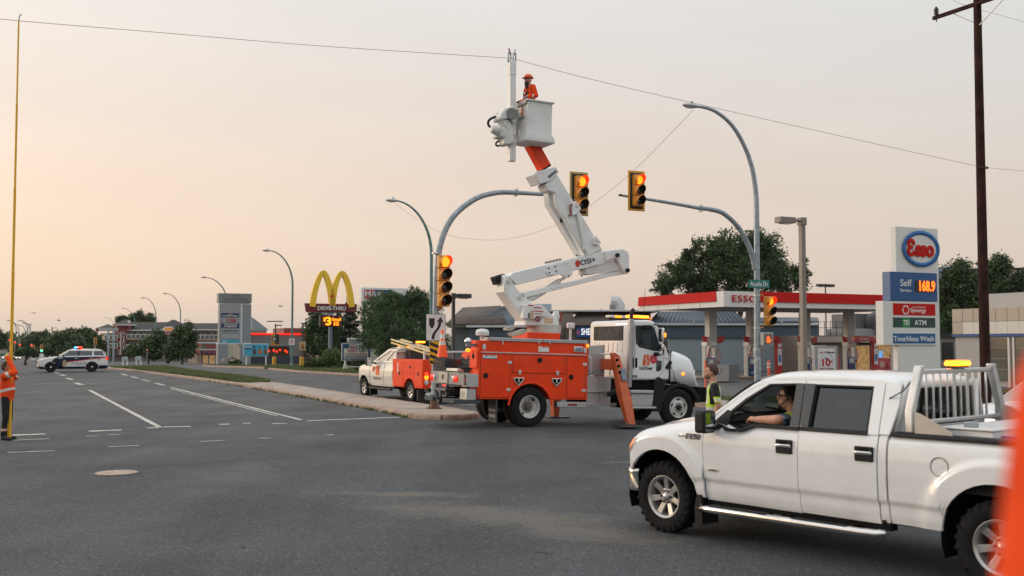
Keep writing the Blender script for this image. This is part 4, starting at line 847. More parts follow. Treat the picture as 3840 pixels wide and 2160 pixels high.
# fuel tank / cab steps
for x0, y0, x1, y1, yn, m_, n_ in ((690, 955, 922, 992, -1.18, ALUP, 'cab_step'), (700, 992, 920, 1115, -1.12, ALUP, 'fuel_tank'), (690, 1118, 950, 1143, -1.18, ALUP, 'cab_step')):
    a, b = T5(x0, y0, yn), T5(x1, y1, yn); MB().b2(a[0], b[0], yn, yn + .5, a[1], b[1]).build(n_, m_, tk, bevel=.02)
a, b = T5(690, 860, -1.0), T5(930, 960, -1.0); MB().b2(a[0], b[0], -1.0, 1.0, b[1], a[1]).build('cab_underside', DARK, tk)
# exhaust stack
ex = T5(678, 250, -1.16); eb = T5(672, 925, -1.16)
MB().cyl((ex[0], -1.16, ex[1]), (eb[0], -1.16, eb[1]), .075, 16).build('exhaust_shield', mat('perforated_shield', (.42, .41, .40), .4, .7, var=.18, vs_=40, bump=.3, bs=60), tk)
MB().tube([(ex[0], -1.16, ex[1]), (ex[0], -1.16, ex[1] + .14), (ex[0] + .03, -1.16, ex[1] + .22), (ex[0] + .07, -1.16, ex[1] + .26)], .055, 12).build('exhaust_tip', mat('burnt_steel', (.05, .03, .025), .5, .6, var=.3), tk)
MB().tube([(ex[0] + .10, -1.14, ex[1] - .3), (ex[0] + .14, -1.14, ex[1] - .4), (ex[0] + .14, -1.14, ex[1] - 1.35), (ex[0] + .08, -1.14, ex[1] - 1.45)], .016, 8).build('grab_handle', ALU, tk)
# mirrors
P5 = lambda x, y, yy=-1.32: (lambda p: (p[0], yy, p[1]))(T5(x, y, yy))
MB().tube([P5(905, 305, -1.1), P5(950, 318), P5(1005, 322), P5(1010, 340), P5(1005, 600), P5(960, 612), P5(925, 600, -1.1)], .02, 8).build('mirror_bracket', BLACK, tk)
a, b = T5(968, 340, -1.32), T5(994, 480, -1.32); m_ = MB().b2(a[0], b[0], -1.42, -1.22, b[1], a[1]).build('wing_mirror', CHROME, tk, bevel=.03, seg=3)
MB().b2(a[0] - .012, a[0] - .002, -1.40, -1.24, b[1] + .05, a[1] - .05).build('mirror_glass', MATS['mirror'], m_)
a, b = T5(972, 500, -1.32), T5(998, 568, -1.32); MB().b2(a[0], b[0], -1.40, -1.24, b[1], a[1]).build('spot_mirror', CHROME, tk, bevel=.03, seg=3)
a = T5(988, 412, -1.34); MB().box((a[0] + .04, -1.43, a[1]), (.05, .02, .12)).build('mirror_lamp', AMBER, m_, bevel=.006)
a, b = T5(805, 312, -1.28), T5(878, 358, -1.28); MB().b2(a[0], b[0], -1.36, -1.2, b[1], a[1]).build('look_down_mirror', BLACK, tk, bevel=.03, seg=3)
MB().box((*[T5(935, 600, -1.12)[0]], -1.12, T5(935, 600, -1.12)[1]), (.14, .1, .1)).build('mirror_foot', BLACK, tk, bevel=.02)
# roof beacons
zr = T5(750, 262, 0)[1] - .02
for x0, x1, yy, m_, n_ in ((640, 832, -.45, AMBERH, 'light_bar'), (440, 612, .62, AMBER, 'light_bar')):
    a, b = T5(x0, 230, yy), T5(x1, 230, yy); q = MB().b2(a[0], b[0], yy - .16, yy + .16, a[1] - .07, a[1] - .03).build(n_, BLACK, tk, bevel=.01); MB().b2(a[0] + .02, b[0] - .02, yy - .15, yy + .15, a[1] - .03, a[1] + .05).build('lens', CLEARL if m_ is AMBER else m_, q, bevel=.02); 
    if m_ is AMBER: MB().b2(a[0] + .18, b[0] - .2, yy - .155, yy + .1, a[1] - .025, a[1] + .045).build('lit_segment', AMBER, q)
    for xx in (a[0] + .1, b[0] - .1): MB().cyl((xx, yy, zr - .2), (xx, yy, a[1] - .06), .02, 8).build('mount', BLACK, q)
a = T5(858, 258, -.2); MB().ell((a[0], -.2, a[1]), (.07, .07, .05)).build('beacon_dome', mat('amber_dome', (.7, .18, .02), .3, emit=.6, ecol='#ff6a10'), tk)
MB().tube([(a[0], .1, a[1] - .1), (a[0] + .02, .1, a[1] + .9)], .006, 5).build('antenna', BLACK, tk)
# outriggers
ORO = mat('orange_outrigger', (.55, .10, .022), .45, coat=.2, var=.15, vs_=3, grime=.25)
pd = G(2350, 1605, -.06); rel = pd - rt2; pt, py_ = rel.dot(VD), rel.dot(UD)
ztop = 1.96; ytp = -1.50
mb = MB(); A, B = V(pt - .16, ytp, ztop), V(pt + .10, py_, .16); wd = [(A, .09, .14), (A.lerp(B, .4), .12, .16), (A.lerp(B, .62), .15, .17), (B, .11, .12)]
mb.grid(lambda i, j: (wd[i // 1][0] + V(wd[i][1] * (-1, 1, 1, -1, -1)[j], wd[i][2] * (-1, -1, 1, 1, -1)[j] * .9, wd[i][2] * (-1, -1, 1, 1, -1)[j] * .35)), 4, 5); mb.build('outrigger_leg', ORO, tk, bevel=.01, smooth=20)
for k in range(3): q = A.lerp(B, .08 + k * .09); MB().lathe([(.045, 0), (.045, .012), (.001, .013)], 14, Matrix.Translation(q + V(-.06, -.155, .0)) @ Matrix.Rotation(R(108), 4, 'X'), cap=False).build('leg_hole', DARK, tk)
q = A.lerp(B, .28); MB().box(q + V(.04, -.16, -.03), (.16, .02, .34), rotx(R(-24))).build('worn_slide', mat('worn_blue_steel', (.16, .19, .22), .45, .6, var=.3), tk)
MB().b2(pt - .30, pt - .04, ytp, -.4, ztop - .42, ztop - .12).build('outrigger_beam', ORO, tk, bevel=.01)
MB().tube([(pt - .2, -.6, .72), (pt - .05, -1.75, 1.05)], .07, 10).build('outrigger_cylinder', MATS['dark_steel'], tk)
MB().b2(pt - .33, pt + .40, py_ - .28, py_ + .28, .045, .09).build('outrigger_pad', MATS['dark_steel'], tk, bevel=.02)
MB().cyl((pt + .0, py_, .10), (pt + .2, py_, .22), .06, 8).build('pad_pin', ALU, tk)
pd2 = G(2088, 1571, -.06); rel = pd2 - rt2; p2, q2 = rel.dot(VD), rel.dot(UD)
MB().prism([(p2 - .22, 1.0), (p2 + .12, 1.0), (p2 + .02, .09), (p2 - .14, .09)], q2 - .1, q2 + .14).build('outrigger_leg', ORO, tk, bevel=.015)
MB().b2(p2 - .33, p2 + .3, q2 - .25, q2 + .3, .05, .09).build('outrigger_pad', MATS['dark_steel'], tk, bevel=.015)
# ------------------------------------------------ boom
TP = loc_tz(2030, 1250, 0)[0]
a, b = ZB(455, 1335, -.5), ZB(710, 1388, -.5); MB().b2(a[0], b[0], -.5, .5, zT - .1, a[1]).build('pedestal', ORANGE, tk, bevel=.02)
ta = ZB(580, 1300, 0); MB().cyl((ta[0], 0, a[1]), (ta[0], 0, ZB(580, 1280, 0)[1]), .48, 32).build('turntable_bearing', mat('dirty_white', (.5, .46, .42), .6, var=.2, grime=.5), tk)
nprism('turret', ZB, [(430, 1284), (440, 1245), (560, 1140), (600, 1165), (690, 1235), (703, 1290), (690, 1325), (560, 1325), (545, 1285)], -.36, .36, WHITEB, None, .03, 3)
kn = nprism('riser_arm', ZB, [(262, 888), (292, 905), (345, 975), (420, 1062), (505, 1118), (560, 1160), (560, 1285), (436, 1285), (432, 1250), (264, 1022)], -.30, .30, WHITEB, None, .02)
nprism('riser_cap', ZB, [(190, 905), (262, 880), (275, 900), (215, 968)], -.1, .26, BLACK, kn, .02)
for x, y in ((297, 935), (388, 1062)): p = ZB(x, y); MB().cyl((p[0], -.35, p[1]), (p[0], .33, p[1]), .065, 16).build('pivot_pin', ALU, kn)
lbm = nprism('lower_boom', ZB, [(330, 872), (970, 717), (1110, 690), (1120, 786), (985, 816), (795, 860), (360, 970), (300, 900)], -.24, .24, WHITEB, None, .02)
nprism('elbow_housing', ZB, [(1040, 702), (1175, 683), (1218, 702), (1233, 738), (1233, 880), (1190, 868), (1128, 758), (1050, 790)], -.32, .32, WHITEB, None, .04, 3)
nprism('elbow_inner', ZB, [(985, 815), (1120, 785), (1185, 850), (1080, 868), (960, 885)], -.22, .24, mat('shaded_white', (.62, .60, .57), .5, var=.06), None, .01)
for x, y in ((1130, 738), (1213, 855)): p = ZB(x, y); MB().cyl((p[0], -.38, p[1]), (p[0], .36, p[1]), .06, 14).build('pivot_pin', BLACK, lbm)
nprism('cylinder_bracket', ZB, [(600, 818), (770, 775), (793, 860), (790, 890), (765, 912), (735, 910), (700, 885), (610, 896), (585, 868)], -.275, -.20, WHITEB, lbm, .01)
for x, y in ((607, 838), (659, 826), (614, 874), (667, 861), (766, 898)): p = ZB(x, y); MB().cyl((p[0], -.29, p[1]), (p[0], -.27, p[1]), .022, 10).build('bolt', BLACK, lbm)
for k in range(5): p = ZB(615 + k * 26, 795 - k * 6); MB().box((p[0], -.05, p[1] + .02), (.07, .12, .05)).build('hose_clamp', GRY, lbm)
nprism('link_arm', ZB, [(405, 1030), (1085, 872), (1190, 850), (1228, 862), (1228, 880), (1090, 903), (430, 1068)], -.20, .16, WHITEB, None, .015)
for x, y in ((636, 994), (660, 1000), (682, 984), (706, 989), (1108, 885), (1124, 870), (1143, 876), (1166, 860)): p = ZB(x, y, -.2); MB().cyl((p[0], -.215, p[1]), (p[0], -.19, p[1]), .02, 8).build('bolt', ALU, lbm)
P3 = lambda x, y, yy: (lambda p: (p[0], yy, p[1]))(ZB(x, y, yy))
MB().tube([P3(450, 1085, 0), P3(690, 938, 0)], .075, 14).build('lift_cylinder', WHITEB, tk); MB().tube([P3(690, 938, 0), P3(742, 905, 0)], .04, 12).build('lift_rod', CHROME, tk)
MB().tube([P3(485, 1092, .1), P3(585, 1030, .1)], .02, 8).build('hydraulic_line', ALU, tk)
upb = nprism('upper_boom', ZB, [(560, 182), (655, 108), (1018, 690), (905, 748), (880, 735), (715, 440), (650, 340), (640, 250), (583, 232)], -.25, .25, WHITEB, None, .02)
nprism('boom_underside_box', ZB, [(583, 250), (645, 250), (655, 340), (720, 440), (890, 735), (840, 735), (596, 345)], -.02, .27, WHITEB, None, .015)
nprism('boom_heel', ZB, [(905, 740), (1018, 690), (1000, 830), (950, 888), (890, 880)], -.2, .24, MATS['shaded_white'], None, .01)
hc = nprism('boom_head', ZB, [(472, 105), (500, 82), (640, 45), (666, 88), (600, 160), (520, 184)], -.29, .29, WHITEB, None, .02)
nprism('wear_pad', ZB, [(580, 120), (640, 72), (648, 88), (590, 138)], -.305, -.28, mat('blue_grey_pad', (.10, .13, .16), .5), hc, .004)
nprism('head_recess', ZB, [(478, 110), (520, 88), (530, 130), (500, 160)], .05, .25, BLACK, hc, .004)
for L_, n_ in (([(780, 330), (805, 314), (846, 372), (830, 400), (795, 428), (775, 420)], 'upper_cylinder_lug'), ([(945, 600), (968, 585), (1010, 640), (990, 660), (950, 652)], 'lower_cylinder_lug')):
    nprism(n_, ZB, L_, -.33, -.22, WHITEB, upb, .012)
for x, y in ((808, 352), (972, 622)): p = ZB(x, y); MB().cyl((p[0], -.36, p[1]), (p[0], -.32, p[1]), .045, 12).build('pivot_pin', ALU, upb)
MB().tube([P3(820, 415, -.30), P3(885, 690, -.30)], .055, 12).build('boom_cylinder', WHITEB, tk); MB().tube([P3(885, 690, -.30), P3(900, 720, -.30)], .03, 10).build('boom_rod', CHROME, tk)
MB().tube([P3(815, 700, .1), P3(865, 905, .1)], .03, 8).build('support_rod', CHROME, tk); MB().tube([P3(930, 830, .1), P3(945, 885, .1)], .03, 8).build('support_rod', CHROME, tk)
MB().tube([P3(775, 338, -.28), P3(757, 350, -.30), P3(762, 385, -.30), P3(770, 415, -.30), P3(750, 432, -.28)], .022, 8).build('red_hose', REDD, upb)
p = ZB(697, 465, -.02); MB().box((p[0], -.035, p[1]), (.12, .02, .12)).build('valve_block', BLACK, upb, bevel=.01)
# emblem on the lower boom
nprism('emblem', ZB, [(831, 772), (849, 796), (846, 815), (834, 830), (822, 822), (813, 803), (816, 785)], -.262, -.24, mat('boom_red', (.55, .03, .012), .5), lbm, 0)
ax_ = (V(*P3(970, 717, -.24)) - V(*P3(330, 872, -.24))).normalized(); uy = V(0, -1, 0).cross(ax_).normalized(); uy = uy if uy.z > 0 else -uy
c_ = V(*P3(895, 788, -.256)); text('POSI+', .21, mat('dark_grey_ink', (.06, .06, .065), .5), frame(c_, ax_, uy), lbm, wid=.62, bold=.012, ext=.003)
# control box and labels on the turret
cbx = nprism('control_box', ZB, [(415, 1125), (560, 1122), (600, 1160), (598, 1212), (520, 1212), (500, 1235), (418, 1228)], -.48, -.30, WHITEB, None, .012)
for x0, y0, x1, y1, m_ in ((450, 1122, 497, 1150, SIGW), (498, 1140, 560, 1160, SIGW), (470, 1165, 498, 1230, mat('label_tan', (.5, .36, .24), .6)), (500, 1168, 572, 1185, SIGW), (505, 1188, 565, 1202, MATS['label_tan'])):
    a, b = ZB(x0, y0, -.48), ZB(x1, y1, -.48); q = MB().b2(a[0], b[0], -.486, -.479, b[1], a[1]).build('warning_label', m_, cbx)
    if m_ is SIGW: MB().b2(a[0], b[0], -.489, -.485, a[1] - .03, a[1]).build('label_header', REDS, q)
for k in range(3): p = ZB(459, 1192 + k * 14, -.48); MB().cyl((p[0], -.51, p[1]), (p[0], -.47, p[1]), .022, 10).build('knob', BLACK, cbx)
a, b = ZB(585, 1225, -.36), ZB(645, 1267, -.36); yl = MB().b2(a[0], b[0], -.372, -.36, b[1], a[1]).build('yellow_label', mat('label_yellow', (.62, .33, .03), .5), tk)
for k in range(4): MB().b2(a[0] + .02, b[0] - .02, -.376, -.371, b[1] + .03 + k * .04, b[1] + .045 + k * .04).build('label_line', SIGW, yl)
hs_ = MB(); [hs_.tube([P3(500 + k * 12, 1205, -.42), P3(505 + k * 11, 1240 + 6 * k, -.45), P3(540 + k * 6, 1250 - 10 * k, -.42)], .014, 6) for k in range(4)]; tag(hs_.build('control_hoses', REDD, tk), kind='stuff')
MB().tube([P3(705, 1180, .1), P3(715, 1210, .1), P3(708, 1255, .1)], .03, 8).build('red_hose', REDD, tk)
mb = MB(); p = ZB(672, 1205, .2); mb.lathe([(.09, -.12), (.12, -.05), (.1, .05), (.06, .12)], 14, Matrix.Translation((p[0], .2, p[1]))); mb.build('swivel_cap', WHITEB, tk)
nprism('deck_arm', ZB, [(322, 1345), (440, 1310), (445, 1345), (340, 1372)], -.7, -.45, mat('grimy_white', (.42, .36, .30), .6, var=.3, grime=.6), None, .02)
nprism('deck_lamp', ZB, [(288, 1302), (350, 1292), (362, 1302), (325, 1328), (290, 1322)], -.72, -.5, MATS['grimy_white'], None, .01)
for (x, y, yy) in ((102, 1370, -1.0),):                          # white dome lamp on a stub, spot lamp, mast lamp
    p = ZB(x, y, yy); MB().lathe([(.06, -.10), (.06, -.02), (.17, 0), (.18, .09), (.14, .15), (.05, .17)], 20, Matrix.Translation((p[0], yy, p[1] + .03))).build('dome_lamp', SIGW, tk)
p = ZB(787, 1300, .2); MB().cyl((p[0], .2, zT - .1), (p[0], .2, p[1]), .035, 10).build('mast', WHITEB, tk); MB().box((p[0], .2, p[1] + .05), (.22, .14, .17)).build('work_lamp', SIGW, tk, bevel=.04, seg=3)
p = T4(570, 378, -.95); MB().ell((p[0], -.95, p[1]), (.10, .09, .10)).build('spot_lamp', CHROME, tk)
p = T4(600, 418, -1.0); MB().box((p[0], -1.0, p[1]), (.26, .08, .08)).build('lamp_bracket', GRY, tk)
p = T4(572, 472, -.8); MB().ell((p[0], -.8, p[1]), (.07, .07, .05)).build('amber_marker', AMBER, tk)
# telescoping tip and bucket
OP = lambda L_, yy: [loc_tz(x, y, yy) for x, y in L_]
tip = MB().prism(OP([(1945, 520), (1998, 540), (2042, 616), (2010, 634)], -.17), -.17, .17).build('inner_boom', ORANGE, tk, bevel=.012)
MB().prism(OP([(2009, 632), (2038, 612), (2042, 618), (2012, 638)], -.17), -.176, .18).build('boom_band', BLACK, tip)
kc = loc_tz(1947, 371, -.55)                                      # near top corner of the bucket
b0 = loc_tz(1944, 526, -.55)
LX, LY, BH = .76, .64, kc[1] - b0[1] - .02
bx0, bz1 = kc[0], kc[1]; by0 = -.55
def brect(e, z): return [(bx0 - e, by0 - e, z), (bx0 + LX + e, by0 - e, z), (bx0 + LX + e, by0 + LY + e, z), (bx0 - e, by0 + LY + e, z)]
mb = MB(); lv = [(0, bz1), (0, bz1 - BH * .76), (.02, bz1 - BH * .80), (.07, bz1 - BH * .93), (.07, bz1 - BH), (-.03, bz1 - BH - .05)]
for (e0, z0), (e1, z1) in zip(lv, lv[1:]): mb.ring(brect(e0, z0), brect(e1, z1))
mb.poly(brect(*lv[-1])); mb.ring(brect(-.03, bz1), brect(-.03, bz1 - BH * .9)); mb.poly(brect(-.03, bz1 - BH * .9)); mb.ring(brect(0, bz1), brect(-.03, bz1))
FIB = mat('fibreglass_bucket', (.66, .655, .63), .45, var=.05, vs_=2, grime=.4)
bkt = mb.build('bucket', FIB, tk, bevel=.03, seg=3)
mb = MB(); mb.ring(brect(.045, bz1 + .012), brect(-.035, bz1 + .012)); mb.build('bucket_rim', FIB, bkt, solid=.045, bevel=.01, off=0)
fr_ = frame((bx0 - .004, by0 + LY * .5, 0), (0, -1, 0), (0, 0, 1))
def bl(y, z): return frame((bx0 - .004, by0 + LY * .5 + y, bz1 - z), (0, -1, 0), (0, 0, 1))
text('POSI+', .15, MATS['dark_grey_ink'], bl(.02, .44), bkt, wid=.36, ext=.002)
em = MB(); em.prism([(.0, .13), (.075, .06), (.075, -.05), (0, -.13), (-.075, -.05), (-.075, .06)], 0, .008, 'z'); M = bl(.02, .25)
e2 = MB().add([M @ V(*v) for v in em.v], em.f).build('emblem', OR2, bkt); e3 = MB(); e3.prism([(0, .035), (.03, 0), (0, -.035), (-.03, 0)], .006, .012, 'z'); MB().add([M @ V(*v) for v in e3.v], e3.f).build('emblem_eye', SIGW, bkt)
MB().b2(bx0 - .10, bx0 + .10, by0 + LY + .01, by0 + LY + .16, bz1 - .98, bz1 - .10).build('bucket_mount', FIB, tk, bevel=.02)
MB().b2(bx0 - .06, bx0 + .0, by0 + .02, by0 + LY, bz1 - .09, bz1 + .0).build('rim_guard', mat('worn_grey', (.40, .38, .35), .6, var=.2), bkt, bevel=.01)
MB().b2(bx0 + LX, bx0 + LX + .04, by0 + .2, by0 + .4, bz1 - BH * .76, bz1 - BH * .6).build('step_lug', FIB, bkt, bevel=.01)
# jib post beside the bucket
KZ = lambda x, y, yy=0: (lambda p: (p[0], yy, p[1]))(loc_tz(1700 + x * .34503, 150 + y * .34507, yy))
yj = -.05
A, B = V(*KZ(529, 222, yj)), V(*KZ(557, 1312, yj)); d_ = (B - A).normalized(); sx_ = V(0, 1, 0).cross(d_).normalized()
def postbox(n_, a, b, w, m): 
    vs = [p + sx_ * i * w + V(0, 1, 0) * j * w for p in (a, b) for i, j in ((-1, -1), (1, -1), (1, 1), (-1, 1))]
    return MB().add(vs, [(3, 2, 1, 0), (4, 5, 6, 7), (0, 1, 5, 4), (1, 2, 6, 5), (2, 3, 7, 6), (3, 0, 4, 7)]).build(n_, m, tk, bevel=.008)
jp = postbox('jib_post', A, B, .088, WHITEB); postbox('jib_collar', A + d_ * .01, A + d_ * .38, .096, WHITEB)
for s in (-1, 1): MB().ring([A + V(s * .075 + x, y, z) for x, y, z in ((-.045, 0, -.02), (.045, 0, -.02), (.045, 0, .26), (-.045, 0, .26))], [A + V(s * .075 + x, y, z) for x, y, z in ((-.025, 0, .02), (.025, 0, .02), (.025, 0, .22), (-.025, 0, .22))]).build('wire_guide', GALV, tk, solid=.06, off=0)
MB().tube([A + V(-.075, 0, .25), A + V(-.10, 0, .37)], [.03, .02], 6).build('red_marker', REDD, tk); MB().tube([A + V(.075, 0, .26), A + V(.09, 0, .36)], .02, 6).build('pin', GALV, tk)
JIBTOP = A + V(0, 0, .1)
nprism2 = lambda n_, L_, y0, y1, m, bv=.03: MB().prism([(lambda p: (p[0], p[2]))(KZ(x, y, y0)) for x, y in L_], y0, y1).build(n_, m, tk, bevel=bv, seg=4)
nprism2('jib_housing', [(440, 770), (470, 730), (560, 700), (590, 712), (595, 900), (560, 880), (530, 830), (440, 860), (415, 835)], -.28, .22, FIB, .06)
nprism2('jib_arm', [(430, 850), (520, 850), (600, 1010), (590, 1040), (530, 1010)], -.22, .12, FIB, .04)
nprism2('jib_actuator', [(420, 940), (470, 930), (570, 1020), (590, 1060), (580, 1115), (520, 1130), (475, 1125), (470, 1050), (400, 1040)], -.25, .15, FIB, .05)
q = V(*KZ(462, 985, -.25)); MB().cyl(q + V(-.12, .05, .02), q + V(-.36, .05, .04), .17, 20, 0, .10).build('jib_motor', FIB, tk, bevel=.03)
q = V(*KZ(545, 790, -.3)); MB().cyl(q, q + V(0, .1, 0), .16, 18).build('rotator_plate', mat('grey_machinery', (.2, .2, .2), .6, .2), tk)
MB().b2(bx0 - .22, bx0 - .0, .16, .4, bz1 - 1.02, bz1 - .2).build('jib_bracket', mat('dark_bracket', (.1, .1, .1), .6), tk, bevel=.02)
MB().tube(smooth_path([KZ(425, 820, .1), KZ(360, 826, .1), KZ(305, 855, .1), KZ(288, 895, .1), KZ(310, 932, .1), KZ(370, 944, .1), KZ(440, 928, .1)]), .034, 10).build('hose_loop', BLACK, tk)
MB().tube([KZ(430, 775, .1), KZ(400, 778, .1), KZ(380, 792, .1), KZ(390, 800, .1), KZ(425, 795, .1)], .012, 6).build('red_hose', REDD, tk)
MB().tube([KZ(430, 930, .1), KZ(470, 895, .1)], .016, 6).build('red_hose', REDD, tk)
MB().tube(smooth_path([KZ(440, 1083, .1), KZ(402, 1092, .1), KZ(380, 1118, .1), KZ(395, 1142, .1), KZ(465, 1130, .1)]), .026, 8).build('hose_loop', BLACK, tk)
MTK = Matrix.LocRotScale(tk.location, tk.rotation_euler, None)
# ------------------------------------------------------------------ small service truck beside the median
hS = V(-math.sin(R(31)), math.cos(R(31)), 0); lS = V(-hS.y, hS.x, 0)
oS = G(1542, 1469, .41); rS = oS - lS * .93
sv = thing('service_truck', 'small white and orange service truck with yellow ladder, facing away beyond the median', 'service truck', (rS.x, rS.y, 0), math.atan2(hS.y, hS.x))
ST = lambda x, y, yy=.93: PL(1300 + x * .41408, 1000 + y * .41408, rS + lS * yy, hS)
SP = lambda L_, yy=.93: [ST(x, y, yy) for x, y in L_]
WARMLIT = mat('warm_lit_white_paint', (.66, .63, .57), .32, coat=.5, var=.05, grime=.25)  # white paint with the warm light from the left put into its colour
fw = ST(165, 1080); FX = fw[0]
ST_r = .41
zt_ = lambda p: ST(*p)[1]
top = sorted(SP([(112, 925), (140, 893), (190, 880), (240, 868), (290, 866)], .93)); cabR = ST(428, 900)[0]
hoodT = lerp_tab(top); beltz = ST(330, 868)[1]
ctop = lambda x: hoodT(x) if x > top[0][0] else beltz
ys = lerp_tab([(.4, .9), (.6, .96), (.9, 1.0), (1.15, .99), (1.3, .95), (1.45, .9)])
frx = top[-1][0] + .04
cxs = sorted(set([cabR + .01] + lin(cabR + .1, FX - .52, 10) + [round(v, 3) for v in cosx(FX, .5)] + [frx]))
zbs = arch(FX, lambda x: .62 if x > FX else .52, .50, .42)
for s in (1, -1):
    b_ = panel('cab_side', cxs, zbs, ctop, lambda x, z: ys(z) - (.25 * max(0, (x - frx + .25) / .25) ** 3), WARMLIT, sv, s)
    for x in (0, FX): wheel(sv, x, s * .86, ST_r, .25, .235, s, 'alloy6', lugs=18)
    for sx in (ST(350, 900)[0], ST(222, 900)[0]): MB().tube([(sx, s * 1.003, .58), (sx, s * 1.005, 1.0), (sx, s * .955, beltz)], .006, 5).build('door_seam', dseam, sv)
    MB().prism([(FX - .58, .6), (FX - .66, .6), (FX - .66, .14), (FX - .58, .14)], s * .66, s * .98).build('mud_flap', BLACK, sv)
    MB().tube([(cabR - .0, s * 1.02, .43), (FX - .7, s * 1.02, .43)], .05, 8).build('side_step', BLACK, sv)
hdx = lin(top[0][0] - .02, frx, 8)
MB().grid(lambda i, j: (hdx[i], .93 * (j / 6 - 1), ctop(hdx[i]) + .05 * (1 - abs(j / 6 - 1) ** 2)), 9, 13).build('hood', WARMLIT, sv)
MB().b2(frx - .06, frx + .1, -.9, .9, .55, 1.15).build('grille', BLACK, sv, bevel=.05)
roofz = ST(440, 733, .6)[1]
wsb, wst = ST(238, 866)[0], ST(395, 738, .72)[0]; rrx = ST(478, 745, .72)[0]
yv = lambda z: .93 - (z - beltz) * .33
for s in (1, -1):
    A = [(wsb, beltz), (wst, roofz - .05), (rrx, roofz - .05), (cabR, beltz)]
    m1 = rrx + (wst - rrx) * .42; mB = cabR + (wsb - cabR) * .40
    o = sideface('door_pillar', [A[0], A[1], (m1, roofz - .05), (mB, beltz)], [(wsb - .28, beltz + .06), (wst - .14, roofz - .12), (m1 + .06, roofz - .12), (mB + .06, beltz + .06)], yv, WARMLIT, sv, s)
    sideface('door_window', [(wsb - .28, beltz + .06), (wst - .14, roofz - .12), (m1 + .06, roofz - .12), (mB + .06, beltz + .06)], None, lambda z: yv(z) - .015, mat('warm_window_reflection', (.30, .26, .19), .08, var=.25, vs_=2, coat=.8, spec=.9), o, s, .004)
    o = sideface('rear_pillar', [(mB, beltz), (m1, roofz - .05), A[2], A[3]], [(mB - .06, beltz + .07), (m1 - .05, roofz - .13), (rrx + .1, roofz - .13), (cabR + .16, beltz + .07)], yv, WARMLIT, sv, s)
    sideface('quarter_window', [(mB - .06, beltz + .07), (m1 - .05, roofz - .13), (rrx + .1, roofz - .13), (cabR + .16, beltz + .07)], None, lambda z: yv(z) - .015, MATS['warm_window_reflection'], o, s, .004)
rxx = [wst + .04, wst - .12, rrx + .2, rrx]; MB().grid(lambda i, j: (rxx[i], (yv(roofz) + .02) * (j / 5 - 1), roofz - (.06, .0, .0, .05)[i] - .05 * abs(j / 5 - 1) ** 4 + .03), 4, 11).build('roof', WARMLIT, sv, smooth=60)
MB().poly([(wsb, -.86, beltz), (wsb, .86, beltz), (wst, .70, roofz - .03), (wst, -.70, roofz - .03)]).build('windscreen', DGLASS, sv)
MB().poly([(cabR, -.9, beltz - .5), (cabR, .9, beltz - .5), (rrx, .72, roofz - .04), (rrx, -.72, roofz - .04)]).build('cab_back', WARMLIT, sv)
for k in range(3): MB().box((wst - .1 - .02 * k, -.4 + .4 * k, roofz + .04), (.08, .1, .04)).build('roof_marker', AMBER, sv, bevel=.01)
mx = ST(205, 855, 1.2)
for s in (1, -1):
    m_ = MB().box((mx[0], s * 1.22, mx[1]), (.12, .26, .36)).build('wing_mirror', BLACK, sv, bevel=.03, seg=3); MB().box((mx[0] - .062, s * 1.22, mx[1]), (.01, .2, .30)).build('mirror_glass', MATS['mirror'], m_); MB().tube([(mx[0], s * .9, mx[1] - .1), (mx[0], s * 1.15, mx[1] - .05)], .03, 6).build('mirror_arm', BLACK, m_)
MB().ell((mx[0] + .07, 1.24, mx[1]), (.04, .08, .09)).build('mirror_lamp', AMBER, sv)
# orange utility body
u0 = ST(706, 960)[0]; u1 = cabR - .03; ut = ST(560, 838)[1]; ub0 = .56
arc2 = [(.50 * math.cos(a), .42 + .50 * math.sin(a)) for a in lin(math.pi, 0, 14)]; arc2 = [(x, max(z, ub0)) for x, z in arc2]
for s in (1, -1):
    bb_ = MB().prism([(u0, ub0), (u0, ut), (u1, ut), (u1, ub0)] + arc2[::-1], s * 1.0, s * .55).build('utility_box', ORANGE, sv, bevel=.012)
    mb = MB(); mb.tube([(x, s * 1.005, z) for x, z in arc2], .022, 6); mb.build('arch_lip', ORANGE, bb_)
    for a, b, c, d in ((u1 - .03, u1 - .95, ub0 + .04, ut - .05), (u1 - .98, u0 + .72, ut - .5, ut - .05), (u0 + .68, u0 + .04, ub0 + .04, ut - .05)):
        dd = MB().b2(a, b, s * .99, s * 1.012, c, d).build('locker_door', ORANGE, bb_, bevel=.012)
        MB().lathe([(.06, 0), (.06, .014), (.001, .02)], 16, Matrix.Translation(((a + b) / 2 - .15 * (1 if a - b > .8 else 0), s * 1.012, (c + d) / 2)) @ Matrix.Rotation(R(-90) * s, 4, 'X'), cap=False).build('latch', BLACK, dd)
    MB().box((u1 - .5, s * 1.014, ut - .32), (.07, .006, .36)).build('tape', SIGW, bb_)
MB().b2(u0, u1, -.55, .55, .75, .85).build('bed_floor', GRY, sv); MB().b2(u0 - .02, u0 + .02, -.55, .55, .6, 1.15).build('tailgate', GRY, sv)
for s in (1, -1):
    for zz, m_, r in ((.42, REDL, .07), (.30, AMBER, .085), (.12, CLEARL, .085)): MB().lathe([(r, 0), (r, .02), (.001, .04)], 16, Matrix.Translation((u0, s * .86, ub0 + .10 + zz)) @ Matrix.Rotation(R(-90), 4, 'Y'), cap=False).build('tail_lamp', m_, sv)
    MB().prism([(-.62, .5), (-.70, .5), (-.70, .12), (-.62, .12)], s * .66, s * 1.0).build('mud_flap', mat('flap_grey', (.05, .05, .05), .8), sv)
